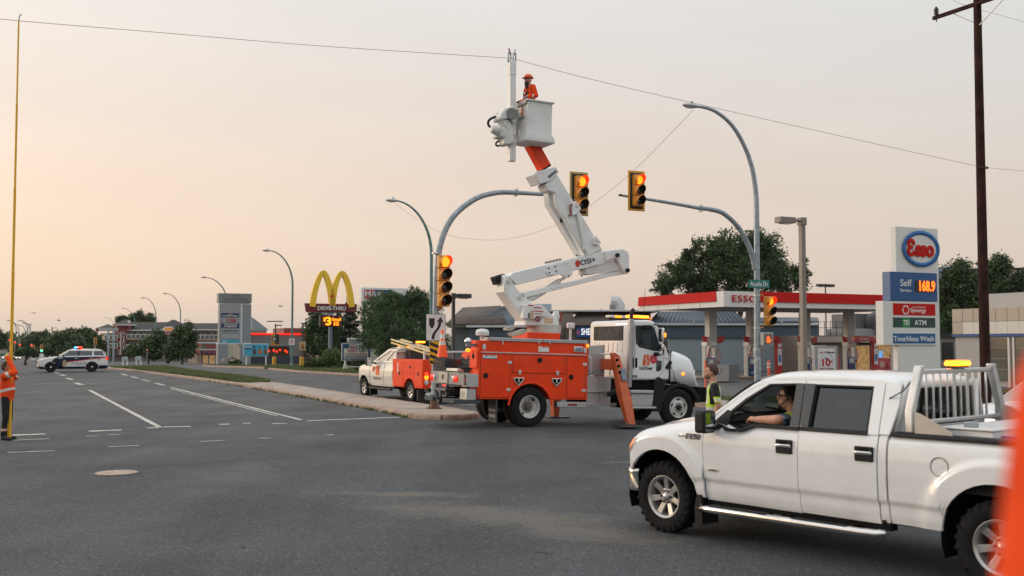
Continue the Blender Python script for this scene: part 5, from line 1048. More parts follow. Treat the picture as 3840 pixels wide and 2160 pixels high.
pl_ = MB().box((u0 - .02, .55, ub0 + .02), (.02, .32, .17)).build('license_plate', SIGW, sv, bevel=.01); text('452 BTR', .075, mat('plate_green', (.02, .16, .08), .5), frame((u0 - .032, .55, ub0 + .02), (0, -1, 0), (0, 0, 1)), pl_, wid=.26, ext=.001)
MB().b2(u0 - .28, u0, -.95, .95, .46, .56).build('rear_bumper', BLACK, sv)
# ladder and rack
YLAD = mat('ladder_yellow', (.60, .42, .13), .5, var=.15)
a, b = V(*(lambda p: (p[0], .75, p[1]))(ST(405, 660, .75))), V(*(lambda p: (p[0], .75, p[1]))(ST(760, 770, .75)))
lad = MB(); 
for dy in (0, -.42):
    MB().tube([a + V(0, dy, 0), b + V(0, dy, 0)], .036, 6).build('ladder_rail', YLAD, sv); MB().tube([a + V(0, dy, -.12), b + V(0, dy, -.12)], .036, 6).build('ladder_rail', YLAD, sv)
for k in range(9): q = a.lerp(b, (k + .5) / 9); MB().cyl(q + V(0, .02, -.02), q + V(0, -.44, -.02), .022, 8).build('ladder_rung', ALU, sv)
for x in (a.x - .7, b.x + .3): MB().b2(x - .03, x + .03, -.85, .85, ut + .25, ut + .31).build('rack_bar', SIGW, sv); [MB().b2(x - .03, x + .03, s * .85 - .03, s * .85 + .03, ut - .02, ut + .31).build('rack_post', SIGW, sv) for s in (1, -1)]
p = ST(620, 695, .3); MB().box((p[0], .1, p[1]), (.2, .6, .08)).build('light_bar', BLACK, sv); MB().box((p[0] - .05, .1, p[1] + .05), (.15, .35, .07)).build('beacon_lens', AMBERH, sv, bevel=.02)
MB().box((cabR - .35, 0, ut + .0), (.4, 1.0, .7)).build('headache_screen', mat('mesh_dark', (.05, .05, .05), .8), sv)
MB().box((u0 + .9, -.3, ut + .02), (.7, .5, .5)).build('reel_frame', GRY, sv, bevel=.05)
cc_ = MB()
for k in range(7): cc_.tube([(u0 + .5 + .3 * math.cos(t) + .04 * k, -.2 + .08 * k, ut + .1 + .34 * math.sin(t)) for t in lin(0, 6.28, 14)[:-1]], .014, 5, closed=True)
tag(cc_.build('cable_coil', mat('cable_grey', (.16, .15, .14), .6), sv), kind='stuff')
lgx, lgz = ST(292, 940); MB().prism([(lgx + .10, lgz + .18), (lgx - .12, lgz + .18), (lgx - .2, lgz - .17), (lgx + .14, lgz - .17)], .985, 1.012).build('emblem', OR2, sv)
rd_ = ST(262, 923); MB().lathe([(.10, 0), (.10, .02), (.001, .022)], 20, Matrix.Translation((rd_[0] + .04, .995, rd_[1])) @ Matrix.Rotation(R(-90), 4, 'X'), cap=False).build('round_sticker', OR2, sv)
text('SaskPower', .15, SIGB, frame((lgx, 1.012, lgz - .30), (-1, 0, 0), (0, 0, 1)), sv, wid=.75, ext=.002)
MB().b2(u0, FX + .7, -.5, .5, .42, .62).build('chassis_frame', DARK, sv)
# ------------------------------------------------------------------ sport utility vehicles and cars
def suv(name, label, cat, loc, rz, paint, dims=None, lite=True, group=None, wstyle='steel', wm=None):
    WBx, Rr, fx, rx_, belt, rf, hood, hw = dims or (2.86, .375, 3.76, -1.12, 1.17, 1.74, 1.06, .985)
    o = thing(name, label, cat, loc, rz, group)
    yb2 = lerp_tab([(.22, hw - .08), (.45, hw - .02), (.7, hw), (belt - .1, hw - .01), (belt + .05, hw - .06)])
    ct = lerp_tab([(rx_, belt - .04), (-.9, belt), (.9, belt), (WBx - .55, belt - .03), (WBx + .2, hood), (fx - .2, hood - .12), (fx, hood - .22)])
    ra = Rr + .065
    def zb2(x):
        for cx in (0, WBx):
            if abs(x - cx) < ra: return max(.30, Rr + math.sqrt(ra * ra - (x - cx) ** 2))
        return .30
    xs = sorted(set([round(v, 3) for v in lin(rx_, -ra - .01, 4) + cosx(0, ra, 12) + lin(ra + .02, WBx - ra - .02, 9) + cosx(WBx, ra, 12) + lin(WBx + ra + .02, fx, 4)]))
    def yfn(x, z):
        y = yb2(z); e = max(0, x - fx + .45); y -= .30 * (e / .45) ** 2.4; e = max(0, rx_ + .35 - x); y -= .16 * (e / .35) ** 2; return y
    for s in (1, -1):
        panel('body_side', xs, zb2, ct, yfn, paint, o, s, 10, .04)
        for x in (0, WBx): wheel(o, x, s * (hw - .13), Rr, .24, Rr * .6, s, wstyle, wm or BLACK)
        for x in (0, WBx): MB().grid(lambda i, j: (x + (ra + .004) * math.cos(math.pi * i / 12), s * (hw - .03 - .45 * j), Rr + (ra + .004) * math.sin(math.pi * i / 12)), 13, 2).build('wheel_liner', DARK, o)
    hxs = lin(WBx - .5, fx, 8)
    MB().grid(lambda i, j: (hxs[i], (yfn(hxs[i], ct(hxs[i])) - .0) * (j / 5 - 1), ct(hxs[i]) + .045 * (1 - abs(j / 5 - 1) ** 2.5)), 9, 11).build('hood', paint, o)
    front = MB(); zz = [.30, .5, .62, hood - .22]; front.grid(lambda i, j: (fx + (.02, .05, .04, .0)[i] - .10 * abs(j / 4 - 1) ** 3, (yfn(fx, .6)) * (j / 4 - 1), zz[i]), 4, 9); front.build('front_bumper', paint, o)
    MB().grid(lambda i, j: (rx_ - (.05, .08, .03, 0)[i] + .05 * abs(j / 4 - 1) ** 3, yfn(rx_, .6) * (j / 4 - 1), (.30, .55, .8, belt - .04)[i]), 4, 9).build('tailgate', paint, o)
    yg2 = lambda z: hw - .05 - (z - belt) * .36
    wb, wt, rt_, rbm = WBx - .42, WBx - 1.30, rx_ + .42, rx_ + .10
    t = rf - .05
    for s in (1, -1):
        px_ = [wb, wt, rt_, rbm]
        A = [(wb, belt - .03), (wt, t), (rt_, t - .03), (rbm, belt)]; I = [(wb - .35, belt + .05), (wt + .02, t - .09), (rt_ - .02, t - .11), (rbm + .17, belt + .07)]
        sideface('side_frame', A, I, yg2, paint, o, s); sideface('side_glass', I, None, lambda z: yg2(z) - .012, DGLASS, o, s, .005)
        for q in (.95, -.05): sideface('window_pillar', [(q - .06, belt + .02), (q + .06, belt + .02), (q + .04, t - .07), (q - .06, t - .07)], None, lambda z: yg2(z) + .002, BLACK if q > 0 else paint, o, s, .012)
        m_ = MB().box((wb - .42, s * (hw + .10), belt + .08), (.12, .2, .15)).build('wing_mirror', BLACK, o, bevel=.04, seg=3)
        MB().box((fx - .22, s * (hw - .19), hood - .20), (.42, .1, .14), rotz(R(-22) * s)).build('headlight', CLEARL, o, bevel=.03)
        MB().box((rx_ + .06, s * (hw - .11), belt - .14), (.26, .08, .24)).build('tail_lamp', REDD, o, bevel=.03)
    MB().grid(lambda i, j: ([wt + .03, wt - .25, .6, rt_ + .3, rt_ - .05][i], (yg2(t) + .0) * (j / 5 - 1), t + .005 + (.0, .05, .06, .045, .0)[i] * (1 - abs(j / 5 - 1) ** 3)), 5, 11).build('roof', paint, o, smooth=60)
    MB().poly([(wb + .02, -hw + .12, belt - .02), (wb + .02, hw - .12, belt - .02), (wt + .02, yg2(t) - .04, t), (wt + .02, -yg2(t) + .04, t)]).build('windscreen', mat('pale_windscreen', (.34, .33, .29), .1, var=.1, coat=.6), o)
    MB().poly([(rbm, -hw + .14, belt), (rbm, hw - .14, belt), (rt_, yg2(t) - .05, t - .03), (rt_, -yg2(t) + .05, t - .03)]).build('rear_window', DGLASS, o)
    MB().b2(rx_ + .1, fx - .15, -hw + .25, hw - .25, .24, .6).build('underbody', DARK, o)
    return o, yfn, ct, zb2
pc = G(190, 1396.5); hP = -VD
rear_ = pc - hP * 2.86 + UD * .86
police, yP, cP, zP = suv('police_car', 'white and navy police sport utility vehicle with flashing roof lights blocking the road', 'police car', (rear_.x, rear_.y, 0), math.atan2(hP.y, hP.x), mat('police_white', (.70, .70, .69), .3, coat=.5, var=.03))
NAVYP = mat('police_navy', (.005, .012, .035), .4, spec=.25, var=.05); REDP = mat('stripe_red', (.65, .05, .02), .4)
line = lerp_tab([(-1.1, 1.12), (-.86, 1.10), (1.67, .80), (2.08, .42), (2.2, .34), (3.6, .34)])
for s in (1, -1):
    off = lambda x, z: yP(x, z) + .006
    front_ = lambda x: max(line(x) if x < 2.1 else zP(x), zP(x), 0 if x < 2.75 else .45 + (x - 2.75) * .0)
    top_ = lambda x: min(cP(x) - .012, cP(x) - .012 if x < 2.55 else cP(x) - .012 - (x - 2.55) * .85)
    xs_ = sorted(set(lin(-1.05, 2.0, 30) + lin(2.02, 3.35, 26)))
    panel('navy_livery', xs_, lambda x: min(front_(x), top_(x) - .005), top_, off, NAVYP, police, s, 6, .004)
    panel('red_stripe', lin(-1.0, 2.06, 30), lambda x: line(x) - .045, lambda x: line(x) + .01, lambda x, z: yP(x, z) + .009, REDP, police, s, 2, .004)
    panel('dark_sill', lin(.46, 2.40, 10), lambda x: .29, lambda x: .42, off, NAVYP, police, s, 3, .004)
    panel('dark_bumper_end', lin(-1.1, -.46, 5), lambda x: .30, lambda x: .50, off, NAVYP, police, s, 3, .004)
    panel('dark_bumper_end', lin(3.34, 3.72, 5), lambda x: .30, lambda x: .44, off, BLACK, police, s, 3, .004)
    for q in (2.02, .95, .02): MB().tube([(q, s * (yP(q, z) + .008), z) for z in (.45, .7, 1.0, 1.15)], .006, 4).build('door_seam', SIGB, police)
    for q in (1.12, .10): MB().box((q, s * 1.0, 1.03), (.22, .03, .04)).build('door_handle', CHROME, police, bevel=.012)
    d1 = (-1, 0, 0) if s > 0 else (1, 0, 0); f_ = lambda x, z: frame((x, s * (yP(x, z) + .012), z), d1, (0, 0, 1))
    text('POLICE', .30, mat('letter_grey', (.16, .17, .2), .5), f_(.95, .66), police, wid=1.10, bold=.0, shear=.2, ext=.001)
    text('911', .13, NAVYP, f_(-.52, .92), police, wid=.22, bold=.02, ext=.002)
    cr = MB(); cr.prism([(-.14, -.2), (.14, -.2), (.15, 0), (.11, .14), (.05, .2), (0, .26), (-.05, .2), (-.11, .14), (-.15, 0)], 0, .006, 'z'); M = f_(1.92, .70); MB().add([M @ V(*v) for v in cr.v], cr.f).build('crest', mat('crest_gold', (.45, .34, .15), .5, var=.3, vs_=20), police)
    c2 = MB(); c2.prism([(.07 * math.cos(a), .085 * math.sin(a)) for a in lin(0, 6.1, 12)], .004, .01, 'z'); MB().add([M @ V(*v) for v in c2.v], c2.f).build('crest_disc', mat('crest_grey', (.25, .26, .24), .5), police)
MB().b2(3.70, 3.82, -.55, .55, .62, .80).build('grille', BLACK, police, bevel=.02); MB().b2(3.72, 3.83, -.65, .65, .30, .42).build('lower_grille', BLACK, police)
for s in (1, -1): MB().box((3.64, s * .68, .52), (.12, .24, .14)).build('fog_lamp_bezel', BLACK, police, bevel=.02); MB().ell((3.60, s * .78, .86), (.08, .06, .04)).build('lit_headlight', REDL, police)
lbp = MB().box((.95, 0, 1.80), (.3, 1.2, .05)).build('light_bar', BLACK, police, bevel=.01); MB().box((.86, .1, 1.86), (.36, 1.0, .09)).build('red_lens', REDL, lbp, bevel=.03); MB().box((1.14, .1, 1.86), (.16, .9, .09)).build('blue_lens', mat('blue_flash', '#2a7cff', .3, emit=6, ecol='#3a9cff'), lbp, bevel=.03)
MB().box((.98, .63, 1.86), (.06, .05, .08)).build('amber_flash', AMBERH, lbp, bevel=.02)
MB().box((-1.06, .88, 1.02), (.10, .12, .16)).build('lit_tail_lamp', REDL, police, bevel=.02)
MB().ell((2.42, .98, 1.27), (.09, .09, .09)).build('spot_lamp', BLACK, police)
# white car at the right behind the pickup rack
c_ = at(3800, 1500, 20); ca2, *_ = suv('white_car', 'white car glimpsed behind the pickup rack at the right edge', 'car', (13.7, 24.1, gz(13.7, 24.1)), R(205.5), mat('car_white', (.68, .68, .67), .3, coat=.5))
MB().ell((3.62, -.72, .85), (.1, .08, .05)).build('lit_headlight', mat('warm_headlight', '#ffd9b0', .3, emit=2.5, ecol='#ffc890'), ca2)
# distant traffic on the avenue
HEADL = mat('headlight_glow', '#fff0d8', .3, emit=9, ecol='#ffe8c0')
for px, py, col, lab, wd, rev in ((68, 1344, (.35, .36, .37), 'small grey car with headlights on coming up the avenue behind the officer', 1, 1), (58, 1336, (.1, .1, .11), 'dark car behind the grey one far down the avenue', 1, 1), (20, 1337, (.15, .15, .16), 'dark car with headlights partly hidden by the officer', 1, 1)):
    p = at(px, py, 340); o, *_ = suv('distant_car', lab, 'car', (p.x, p.y, gz(p.x, p.y)), math.atan2(-UD.y, -UD.x), mat('far_car_%d' % px, col, .35, coat=.4), (2.7, .33, 3.5, -.95, .95, 1.45, .9, .9), group='cars far down the avenue')
    for s in (1, -1): MB().ell((3.55, s * .62, .68), (.08, .14, .09)).build('lit_headlight', HEADL, o)
for px, py, col, lab in ((806, 1394, (.6, .6, .58), 'white sedan parked by the coffee shop behind the mall pylon'),):
    p = at(px, py, 175); o, *_ = suv('parked_car', lab, 'car', (p.x, p.y, gz(p.x, p.y) + .3), R(205), mat('parked_white', col, .35, coat=.4), (2.7, .33, 3.5, -.95, .95, 1.45, .9, .9))
p = G(2, 1405); suv('reddish_vehicle', 'reddish vehicle cut off by the left edge beside the officer', 'vehicle', (p.x - 1.5, p.y, 0), math.atan2(UD.y, UD.x), mat('maroon_van', (.22, .05, .05), .4, coat=.4), (2.86, .375, 3.76, -1.12, 1.17, 1.74, 1.06, .985))  # reddish vehicle, mostly out of view past the left edge
# ------------------------------------------------------------------ signals, lamp posts, poles, wires
SYEL = mat('signal_housing_yellow', (.66, .27, .03), .42, var=.08, vs_=8, grime=.15)
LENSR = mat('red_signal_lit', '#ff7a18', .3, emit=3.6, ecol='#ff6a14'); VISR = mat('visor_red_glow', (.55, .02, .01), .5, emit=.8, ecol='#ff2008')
LENSD = mat('dark_lens', (.015, .02, .022), .12, coat=.6)
def signal_head(par, x, y, z, n=3, sec=.37, back=None, name='signal_head', lit=0):
    """n stacked sections, centred at (x,y,z), facing local -Y"""
    H_ = n * sec; mb = MB(); w_ = sec * .92
    hd_ = None
    for k in range(n):
        zc = z + H_ / 2 - sec * (k + .5); q = MB().box((x, y, zc), (w_, sec * .55, sec * .97)); o = q.build(name if k == 0 else 'signal_section', SYEL, par if k == 0 else hd_, bevel=.025, seg=2)
        if k == 0: hd_ = o
        M = Matrix.Translation((x, y - sec * .27, zc)) @ Matrix.Rotation(R(90), 4, 'X'); r = sec * .44; vb = MB(); L_ = sec * .72; m_ = 18
        def fn(i, j):
            a = -R(140) + R(280) * i / m_ + R(90); l = L_ * (.35 + .65 * (1 + math.sin(a)) / 2) if j else -.01; return M @ V(r * math.cos(a), r * math.sin(a), l)
        vb.grid(fn, m_ + 1, 2); vb.build('visor', SYEL, hd_, solid=.008, off=0)
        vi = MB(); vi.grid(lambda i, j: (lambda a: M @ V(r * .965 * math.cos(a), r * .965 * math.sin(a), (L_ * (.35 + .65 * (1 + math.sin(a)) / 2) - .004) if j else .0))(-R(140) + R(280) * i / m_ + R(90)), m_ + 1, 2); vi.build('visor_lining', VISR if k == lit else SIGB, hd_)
        MB().lathe([(r * .93, .004), (r * .7, .03), (.001, .045)], 20, M, cap=False).build('lens', LENSR if k == lit else LENSD, hd_)
    if back:
        bw, bh = w_ + .34, H_ + .30; yy = y + sec * .2
        f = lambda a, b: [(x - a / 2, yy, z - b / 2), (x + a / 2, yy, z - b / 2), (x + a / 2, yy, z + b / 2), (x - a / 2, yy, z + b / 2)]
        MB().ring(f(bw - .14, bh - .14), f(w_ - .02, H_ - .02)).build('backplate', SIGB, hd_, solid=.006)
        MB().ring(f(bw, bh), f(bw - .14, bh - .14)).build('backplate_border', back, hd_, solid=.01)
    return hd_
BORD = mat('yellow_border_tape', (.72, .34, .015), .5, var=.06); BORDD = mat('dull_border_tape', (.46, .34, .10), .6, var=.1)
# --- left mast on the median nose
mbase = G(1628, 1532, .15); ms = thing('traffic_signal_mast', 'curved grey signal mast on the median nose with keep-right sign and four-section signal', 'traffic signal', (mbase.x, mbase.y, .15), RA)
LX_ = lambda px, py, yy=0: (lambda t: (t[0], yy, t[1] - .15))(PL(px, py, mbase + UD * yy, VD))
pp = smooth_path([LX_(1630, 1528), LX_(1632, 1350), LX_(1634, 1180), LX_(1640, 1000), LX_(1656, 900), LX_(1700, 812), LX_(1780, 747), LX_(1860, 723), LX_(1935, 722)])
MB().tube(pp, [.115 - .035 * i / len(pp) for i in range(len(pp))], 14).build('pole', GALV, ms, smooth=60)
ap = smooth_path([LX_(1925, 722), LX_(2030, 728), LX_(2140, 735), LX_(2186, 739)]); MB().tube(ap, [.075 - .03 * i / len(ap) for i in range(len(ap))], 12).build('mast_arm', GALV, ms, smooth=60)
q = LX_(1935, 722); MB().box(q, (.05, .22, .24)).build('arm_flange', GALV, ms, bevel=.01)
RUSTY = mat('rusty_base', (.16, .085, .06), .8, var=.35, vs_=15)
MB().b2(-.20, .20, -.20, .20, 0, .03).build('base_plate', RUSTY, ms, bevel=.006); MB().cyl((0, 0, .03), (0, 0, .42), .125, 14).build('base_sleeve', RUSTY, ms); MB().b2(-.22, .22, -.22, .22, .42, .46).build('base_collar', GALV, ms, bevel=.006)
for a in range(4): MB().cyl((.16 * math.cos(a * 1.571 + .785), .16 * math.sin(a * 1.571 + .785), .03), (.16 * math.cos(a * 1.571 + .785), .16 * math.sin(a * 1.571 + .785), .09), .022, 6).build('anchor_bolt', RUSTY, ms)
x, _, z = LX_(2171, 727, -.14); signal_head(ms, x, -.22, z, 3, .395, BORDD)
x, _, z = LX_(1663, 1054, -.22); signal_head(ms, x, -.22, z, 4, .405)
for py in (950, 1188): a = LX_(1634, py); MB().lathe([(.125, -.02), (.125, .02)], 16, Matrix.Translation(a)).build('clamp_band', ALU, ms)
a, b = V(*LX_(1636, 1163)), V(*LX_(1662, 1150, -.2)); MB().tube([a, a.lerp(b, .6) + V(0, 0, -.03), b + V(0, 0, .05)], .03, 8).build('signal_bracket', SYEL, ms)
x0, _, z0 = LX_(1597, 1278, -.17); x1, _, z1 = LX_(1671, 1178, -.17)
sg = MB().b2(x0, x1, -.172, -.166, z0, z1).build('keep_right_sign', SIGB, ms, bevel=.04, seg=3); w_, h_ = x1 - x0, z1 - z0
MB().b2(x0 + .012, x1 - .012, -.176, -.171, z0 + .012, z1 - .012).build('sign_face', SIGW, sg, bevel=.03, seg=3)
f = lambda L_: [(x0 + a * w_, z0 + b * h_) for a, b in L_]
MB().prism(f([(.15, .84), (.44, .84), (.43, .60), (.37, .50), (.30, .455), (.22, .50), (.16, .60)]), -.180, -.1755).build('shield_symbol', SIGB, sg)
cl = smooth_path([(.36, .06, 0), (.37, .18, 0), (.46, .32, 0), (.60, .45, 0), (.68, .58, 0), (.715, .74, 0)], 5); hw_ = .072
lft = [(p.x - hw_, p.y) for p in cl]; rgt = [(p.x + hw_, p.y) for p in cl][::-1]
MB().prism(f(lft + [(.60, .70), (.54, .70), (.74, .90), (.89, .68), (.80, .70)] + rgt), -.180, -.1755).build('arrow_symbol', SIGB, sg)
hz0 = z0 - .76; hm = MB().b2(x0 + .13, x1 - .13, -.165, -.158, hz0, z0 - .02).build('hazard_marker', YELB, ms, bevel=.006)
for k in range(4):
    zz = hz0 + .02 + k * .19; ww = (x1 - x0) - .26
    MB().prism([(x0 + .135, min(zz + .14, z0 - .03)), (x0 + .135, zz + .04), (x0 + .125 + ww, max(zz - .10, hz0 + .01)), (x0 + .125 + ww, zz + .0)], -.170, -.1645).build('black_stripe', SIGB, hm)
# --- right mast with street lamp, corner of the gas station
rb_ = V(918 / F * 38, 38, 0); rb_.z = gz(rb_.x, rb_.y) + .14
mr = thing('traffic_signal_mast', 'tall grey signal mast with curved street lamp and green street-name sign before the station', 'traffic signal', rb_, RA)
RX = lambda px, py, yy=0: (lambda t: (t[0], yy, t[1] - rb_.z))(PL(px, py, rb_ + UD * yy, VD))
pts = [(0, 0, 0), (0, 0, 2), RX(2839, 1080), RX(2838, 950), RX(2837, 800), RX(2834, 720), RX(2820, 630), RX(2790, 545), RX(2745, 470), RX(2690, 422), RX(2645, 404), RX(2612, 399)]
pp = smooth_path(pts); MB().tube(pp, [.125 - .075 * i / len(pp) for i in range(len(pp))], 14).build('pole', GALV, mr, smooth=60)
ap = smooth_path([RX(2832, 1010), RX(2822, 962), RX(2802, 910), RX(2765, 848), RX(2712, 800), RX(2662, 785), RX(2625, 781)]); MB().tube(ap, [.105 - .03 * i / len(ap) for i in range(len(ap))], 12).build('mast_arm', GALV, mr, smooth=60)
a2 = smooth_path([RX(2630, 782), RX(2520, 762), RX(2420, 746), RX(2332, 733)]); MB().tube(a2, [.07 - .03 * i / len(a2) for i in range(len(a2))], 12).build('arm_extension', GALV, mr, smooth=60)
MB().box(RX(2626, 782), (.05, .2, .24)).build('arm_flange', GALV, mr, bevel=.01); MB().box(RX(2326, 732), (.1, .07, .07)).build('arm_end_cap', BLACK, mr)
def cobra(par, p, dirx=-1, sc_=1):
    mb = MB(); mb.ell((p[0] + dirx * .25 * sc_, p[1], p[2]), (.36 * sc_, .14 * sc_, .085 * sc_), 14, 8); o = mb.build('lamp_head', mat('lamp_head_grey', (.42, .43, .43), .5, .2), par)
    MB().ell((p[0] + dirx * .3 * sc_, p[1], p[2] - .045 * sc_), (.22 * sc_, .1 * sc_, .06 * sc_), 12, 6).build('lamp_lens', CLEARL, o); MB().cyl((p[0] + dirx * .2 * sc_, p[1], p[2] + .06 * sc_), (p[0] + dirx * .2 * sc_, p[1], p[2] + .16 * sc_), .045 * sc_, 8).build('photocell', GALV, o); return o
cobra(mr, RX(2612, 399))
x, _, z = RX(2386, 716, -.1); signal_head(mr, x, -.18, z, 3, .365, BORD)
x, _, z = RX(2881, 1167, -.18); signal_head(mr, x, -.2, z, 3, .36)
GREENS = mat('street_sign_green', (.012, .17, .14), .5, var=.05)
a, b = RX(2806, 1079, -.14), RX(2885, 1051, -.14); ns = MB().b2(a[0], b[0], -.155, -.145, a[2], b[2]).build('street_name_sign', GREENS, mr, bevel=.005)
text('Acadia Dr', .26, SIGW, frame(((a[0] + b[0]) / 2, -.158, (a[2] + b[2]) / 2 - .005), (1, 0, 0), (0, 0, 1)), ns, wid=(b[0] - a[0]) * .84, bold=.006)
c_ = RX(2873, 1272, -.2); ph = MB().box((c_[0], -.2, c_[2]), (.46, .28, .50)).build('pedestrian_signal', mat('grey_housing', (.33, .33, .32), .5), mr, bevel=.03)
MB().box((c_[0] - .02, -.345, c_[2]), (.36, .02, .38)).build('dark_hand_panel', mat('dim_amber_panel', (.20, .15, .10), .4), ph)
hnd = MB()
for k, (dx, h__) in enumerate(((-.06, .10), (-.025, .13), (.012, .13), (.048, .10))): hnd.b2(c_[0] - .02 + dx - .014, c_[0] - .02 + dx + .014, -.359, -.354, c_[2] - .02, c_[2] + h__ - .02)
hnd.b2(c_[0] - .095, c_[0] + .045, -.3585, -.3535, c_[2] - .13, c_[2] - .015); hnd.box((c_[0] + .065, -.356, c_[2] - .055), (.035, .005, .12), roty(R(28))); hnd.build('lit_hand', mat('hand_glow', '#ff6a30', .4, emit=1.3, ecol='#ff5a20'), ph)
for py in (1108, 1230, 1310): a = RX(2845, py); MB().tube([a, (c_[0] - .05, -.12, a[2] + .02)], .03, 8).build('bracket', SYEL, mr); MB().lathe([(.125, -.02), (.125, .02)], 16, Matrix.Translation((0, 0, a[2]))).build('clamp_band', ALU, mr)
a = RX(2838, 1350); MB().lathe([(.122, -.45), (.122, .1)], 16, Matrix.Translation((0, 0, a[2])), cap=False).build('poster_wrap', mat('torn_posters', (.35, .38, .40), .8, var=.6, vs_=9), mr)
MB().ell((.09, -.1, RX(2850, 1422)[2]), (.05, .05, .05)).build('push_button', mat('button_orange', (.5, .2, .05), .5), mr)
MB().b2(-.22, .22, -.22, .22, 0, .04).build('base_plate', GALV, mr); MB().b2(-.19, .19, -.19, .19, .04, .10).build('base_riser', GALV, mr, bevel=.02)
# --- curved street lamps along the avenue
def lamp_post(px, hx_, hy_, d, label, H_=10.2, r=.10):
    X = (px - 1920) / F * d; z0 = gz(X, d) + .12; top = CH + (1286 - hy_) / F * d - z0
    o = thing('street_lamp', label, 'street lamp', (X, d, z0), RA, 'curved street lamps along the avenue')
    t = PL(hx_, hy_, V(X, d, 0), VD)[0]; L_ = max(1.2, -t); zc = top * .70
    pts = [(0, 0, 0), (0, 0, zc * .5), (0, 0, zc)] + [(-L_ * (1 - math.cos(a)), 0, zc + (top - zc) * math.sin(a)) for a in lin(.12, 1.5, 12)]
    n = len(pts); MB().tube(pts, [r - r * .6 * i / n for i in range(n)], 10).build('pole', TEALP, o, smooth=60)
    MB().lathe([(r * 1.5, 0), (r * 1.5, .25), (r * 1.05, .35)], 12).build('base_cover', TEALP, o); cobra(o, pts[-1], -1, 1.1); return o, V(X, d, z0) + VD * pts[-1][0] + V(0, 0, pts[-1][2])
LP = [(1617, 1478, 758, 59, 'nearest curved green street lamp, beside the median signal mast'), (1096, 1006, 942, 91, 'curved street lamp with no-parking sign left of the arched restaurant sign'),
      (851, 768, 1042, 128, 'curved street lamp standing in front of the grey mall pylon'), (677, 622, 1102, 170, 'fourth curved street lamp along the avenue, in front of the bushy trees'),
      (585, 539, 1118, 186, 'curved street lamp beside the red triangular yield sign'), (506, 464, 1157, 242, 'curved street lamp in front of the red and beige apartment block'), (432, 398, 1192, 332, 'farthest curved street lamp, by the left end of the apartment block')]
lamps = [lamp_post(*a) for a in LP]
np_ = lamps[1][0]; zz = 2.2 - np_.location.z + (1286 - 1270) / F * 91
sp = MB().b2(-.30, .20, -.125, -.118, zz - .55, zz + .0).build('no_parking_sign', SIGW, np_, bevel=.02)
RINGR = mat('ring_red', (.55, .02, .03), .5)
cM = Matrix.Translation((-.05, -.127, zz - .26)) @ Matrix.Rotation(R(90), 4, 'X')
MB().lathe([(.19, 0), (.19, .004), (.155, .004), (.155, 0)], 28, cM, cap=False).build('red_ring', RINGR, sp); MB().box((-.05, -.131, zz - .26), (.32, .003, .035), roty(R(45))).build('red_bar', RINGR, sp)
text('P', .30, SIGB, frame((-.05, -.1285, zz - .26), (1, 0, 0), (0, 0, 1)), sp, bold=.01, ext=.001)
# --- wooden utility pole on the right
WOODP = mat('creosote_wood', (.036, .015, .012), .85, spec=.15, var=.45, vs_=3, bump=.6, bs=12)
ub_ = V((3690 - 1920) / F * 35, 35, 0); ub_.z = gz(ub_.x, ub_.y)
upl = thing('utility_pole', 'tall dark brown wooden utility pole with crossarm at the right', 'utility pole', ub_)
zq = lambda y: CH + (1286 - y) / F * 35 - ub_.z
MB().tube([(0, 0, 0), (.0, 0, 4), (.01, 0, 9), (.03, 0, zq(-120))], [.175, .165, .148, .125], 18).build('pole', WOODP, upl, smooth=60)
cz = zq(0) + .02; ca = V(-.72, 1.4, 0).normalized()
Mx = rotz(math.atan2(ca.y, ca.x)); MB().box(V(.02, -.16, cz) + ca * .12, (3.6, .10, .13), Mx).build('crossarm', WOODP, upl, bevel=.01)
for e in (1.78, -1.4):
    c_ = V(.02, -.16, cz) + ca * e; MB().lathe([(.02, -.16), (.02, .08), (.04, .09)] + sum([[(.085, .10 + k * .06), (.085, .12 + k * .06), (.045, .135 + k * .06), (.045, .155 + k * .06)] for k in range(4)], []) + [(.05, .36), (.03, .38)], 16, Matrix.Translation(c_)).build('insulator', mat('grey_insulator', (.06, .06, .065), .4), upl)
for e in (1.1, -1.1): MB().tube([V(.02, -.16, cz - .04) + ca * e, V(.03, -.13, cz - .75)], .02, 6).build('brace', ALU, upl)
a = zq(627); MB().box((.14, -.1, a), (.14, .08, .07)).build('guy_clamp', BLACK, upl)
# --- wires
WIRE = mat('wire_grey', (.20, .16, .14), .6)
def wire(name, label, pts, r=.0065, n=10):
    pts = [V(p) for p in pts]; mb = MB(); mb.tube(smooth_path(pts, n), r, 5); return tag(mb.build(name, WIRE, smooth=60), label, 'wire')
P_ = lambda px, py, d: at(px, py, d)
jt = MTK @ JIBTOP
wire('service_wire', 'long overhead wire from the utility pole to the jib post above the bucket', [ub_ + V(.1, -.2, zq(630)), P_(3300, 543, 33.2), P_(2595, 385, 30.2), P_(2200, 293, 28.8), jt])
wire('service_wire', 'overhead wire from the jib post to the yellow measuring stick on the left', [jt, P_(1200, 172, 26.5), P_(600, 122, 25), P_(70, 78, 23.6), P_(-120, 58, 23)])
wire('service_wire', 'overhead wire leaving the utility pole towards the right', [ub_ + V(.1, -.2, zq(628)), P_(3760, 634, 33), P_(3900, 648, 30)])
wire('power_line', 'thin power line crossing the top right corner behind the utility pole', [P_(3500, -40, 40), P_(3610, 16, 41), P_(3840, 82, 43), P_(3950, 120, 44)])
wire('sagging_wire', 'thin sagging wire between the two curved street lamps', [P_(2600, 412, 36.7), P_(2380, 636, 40), P_(2200, 780, 43), P_(2050, 858, 46), P_(1920, 893, 48.5), P_(1820, 900, 51), P_(1700, 886, 54), P_(1600, 845, 56.5), P_(1482, 764, 58.3)], .007)
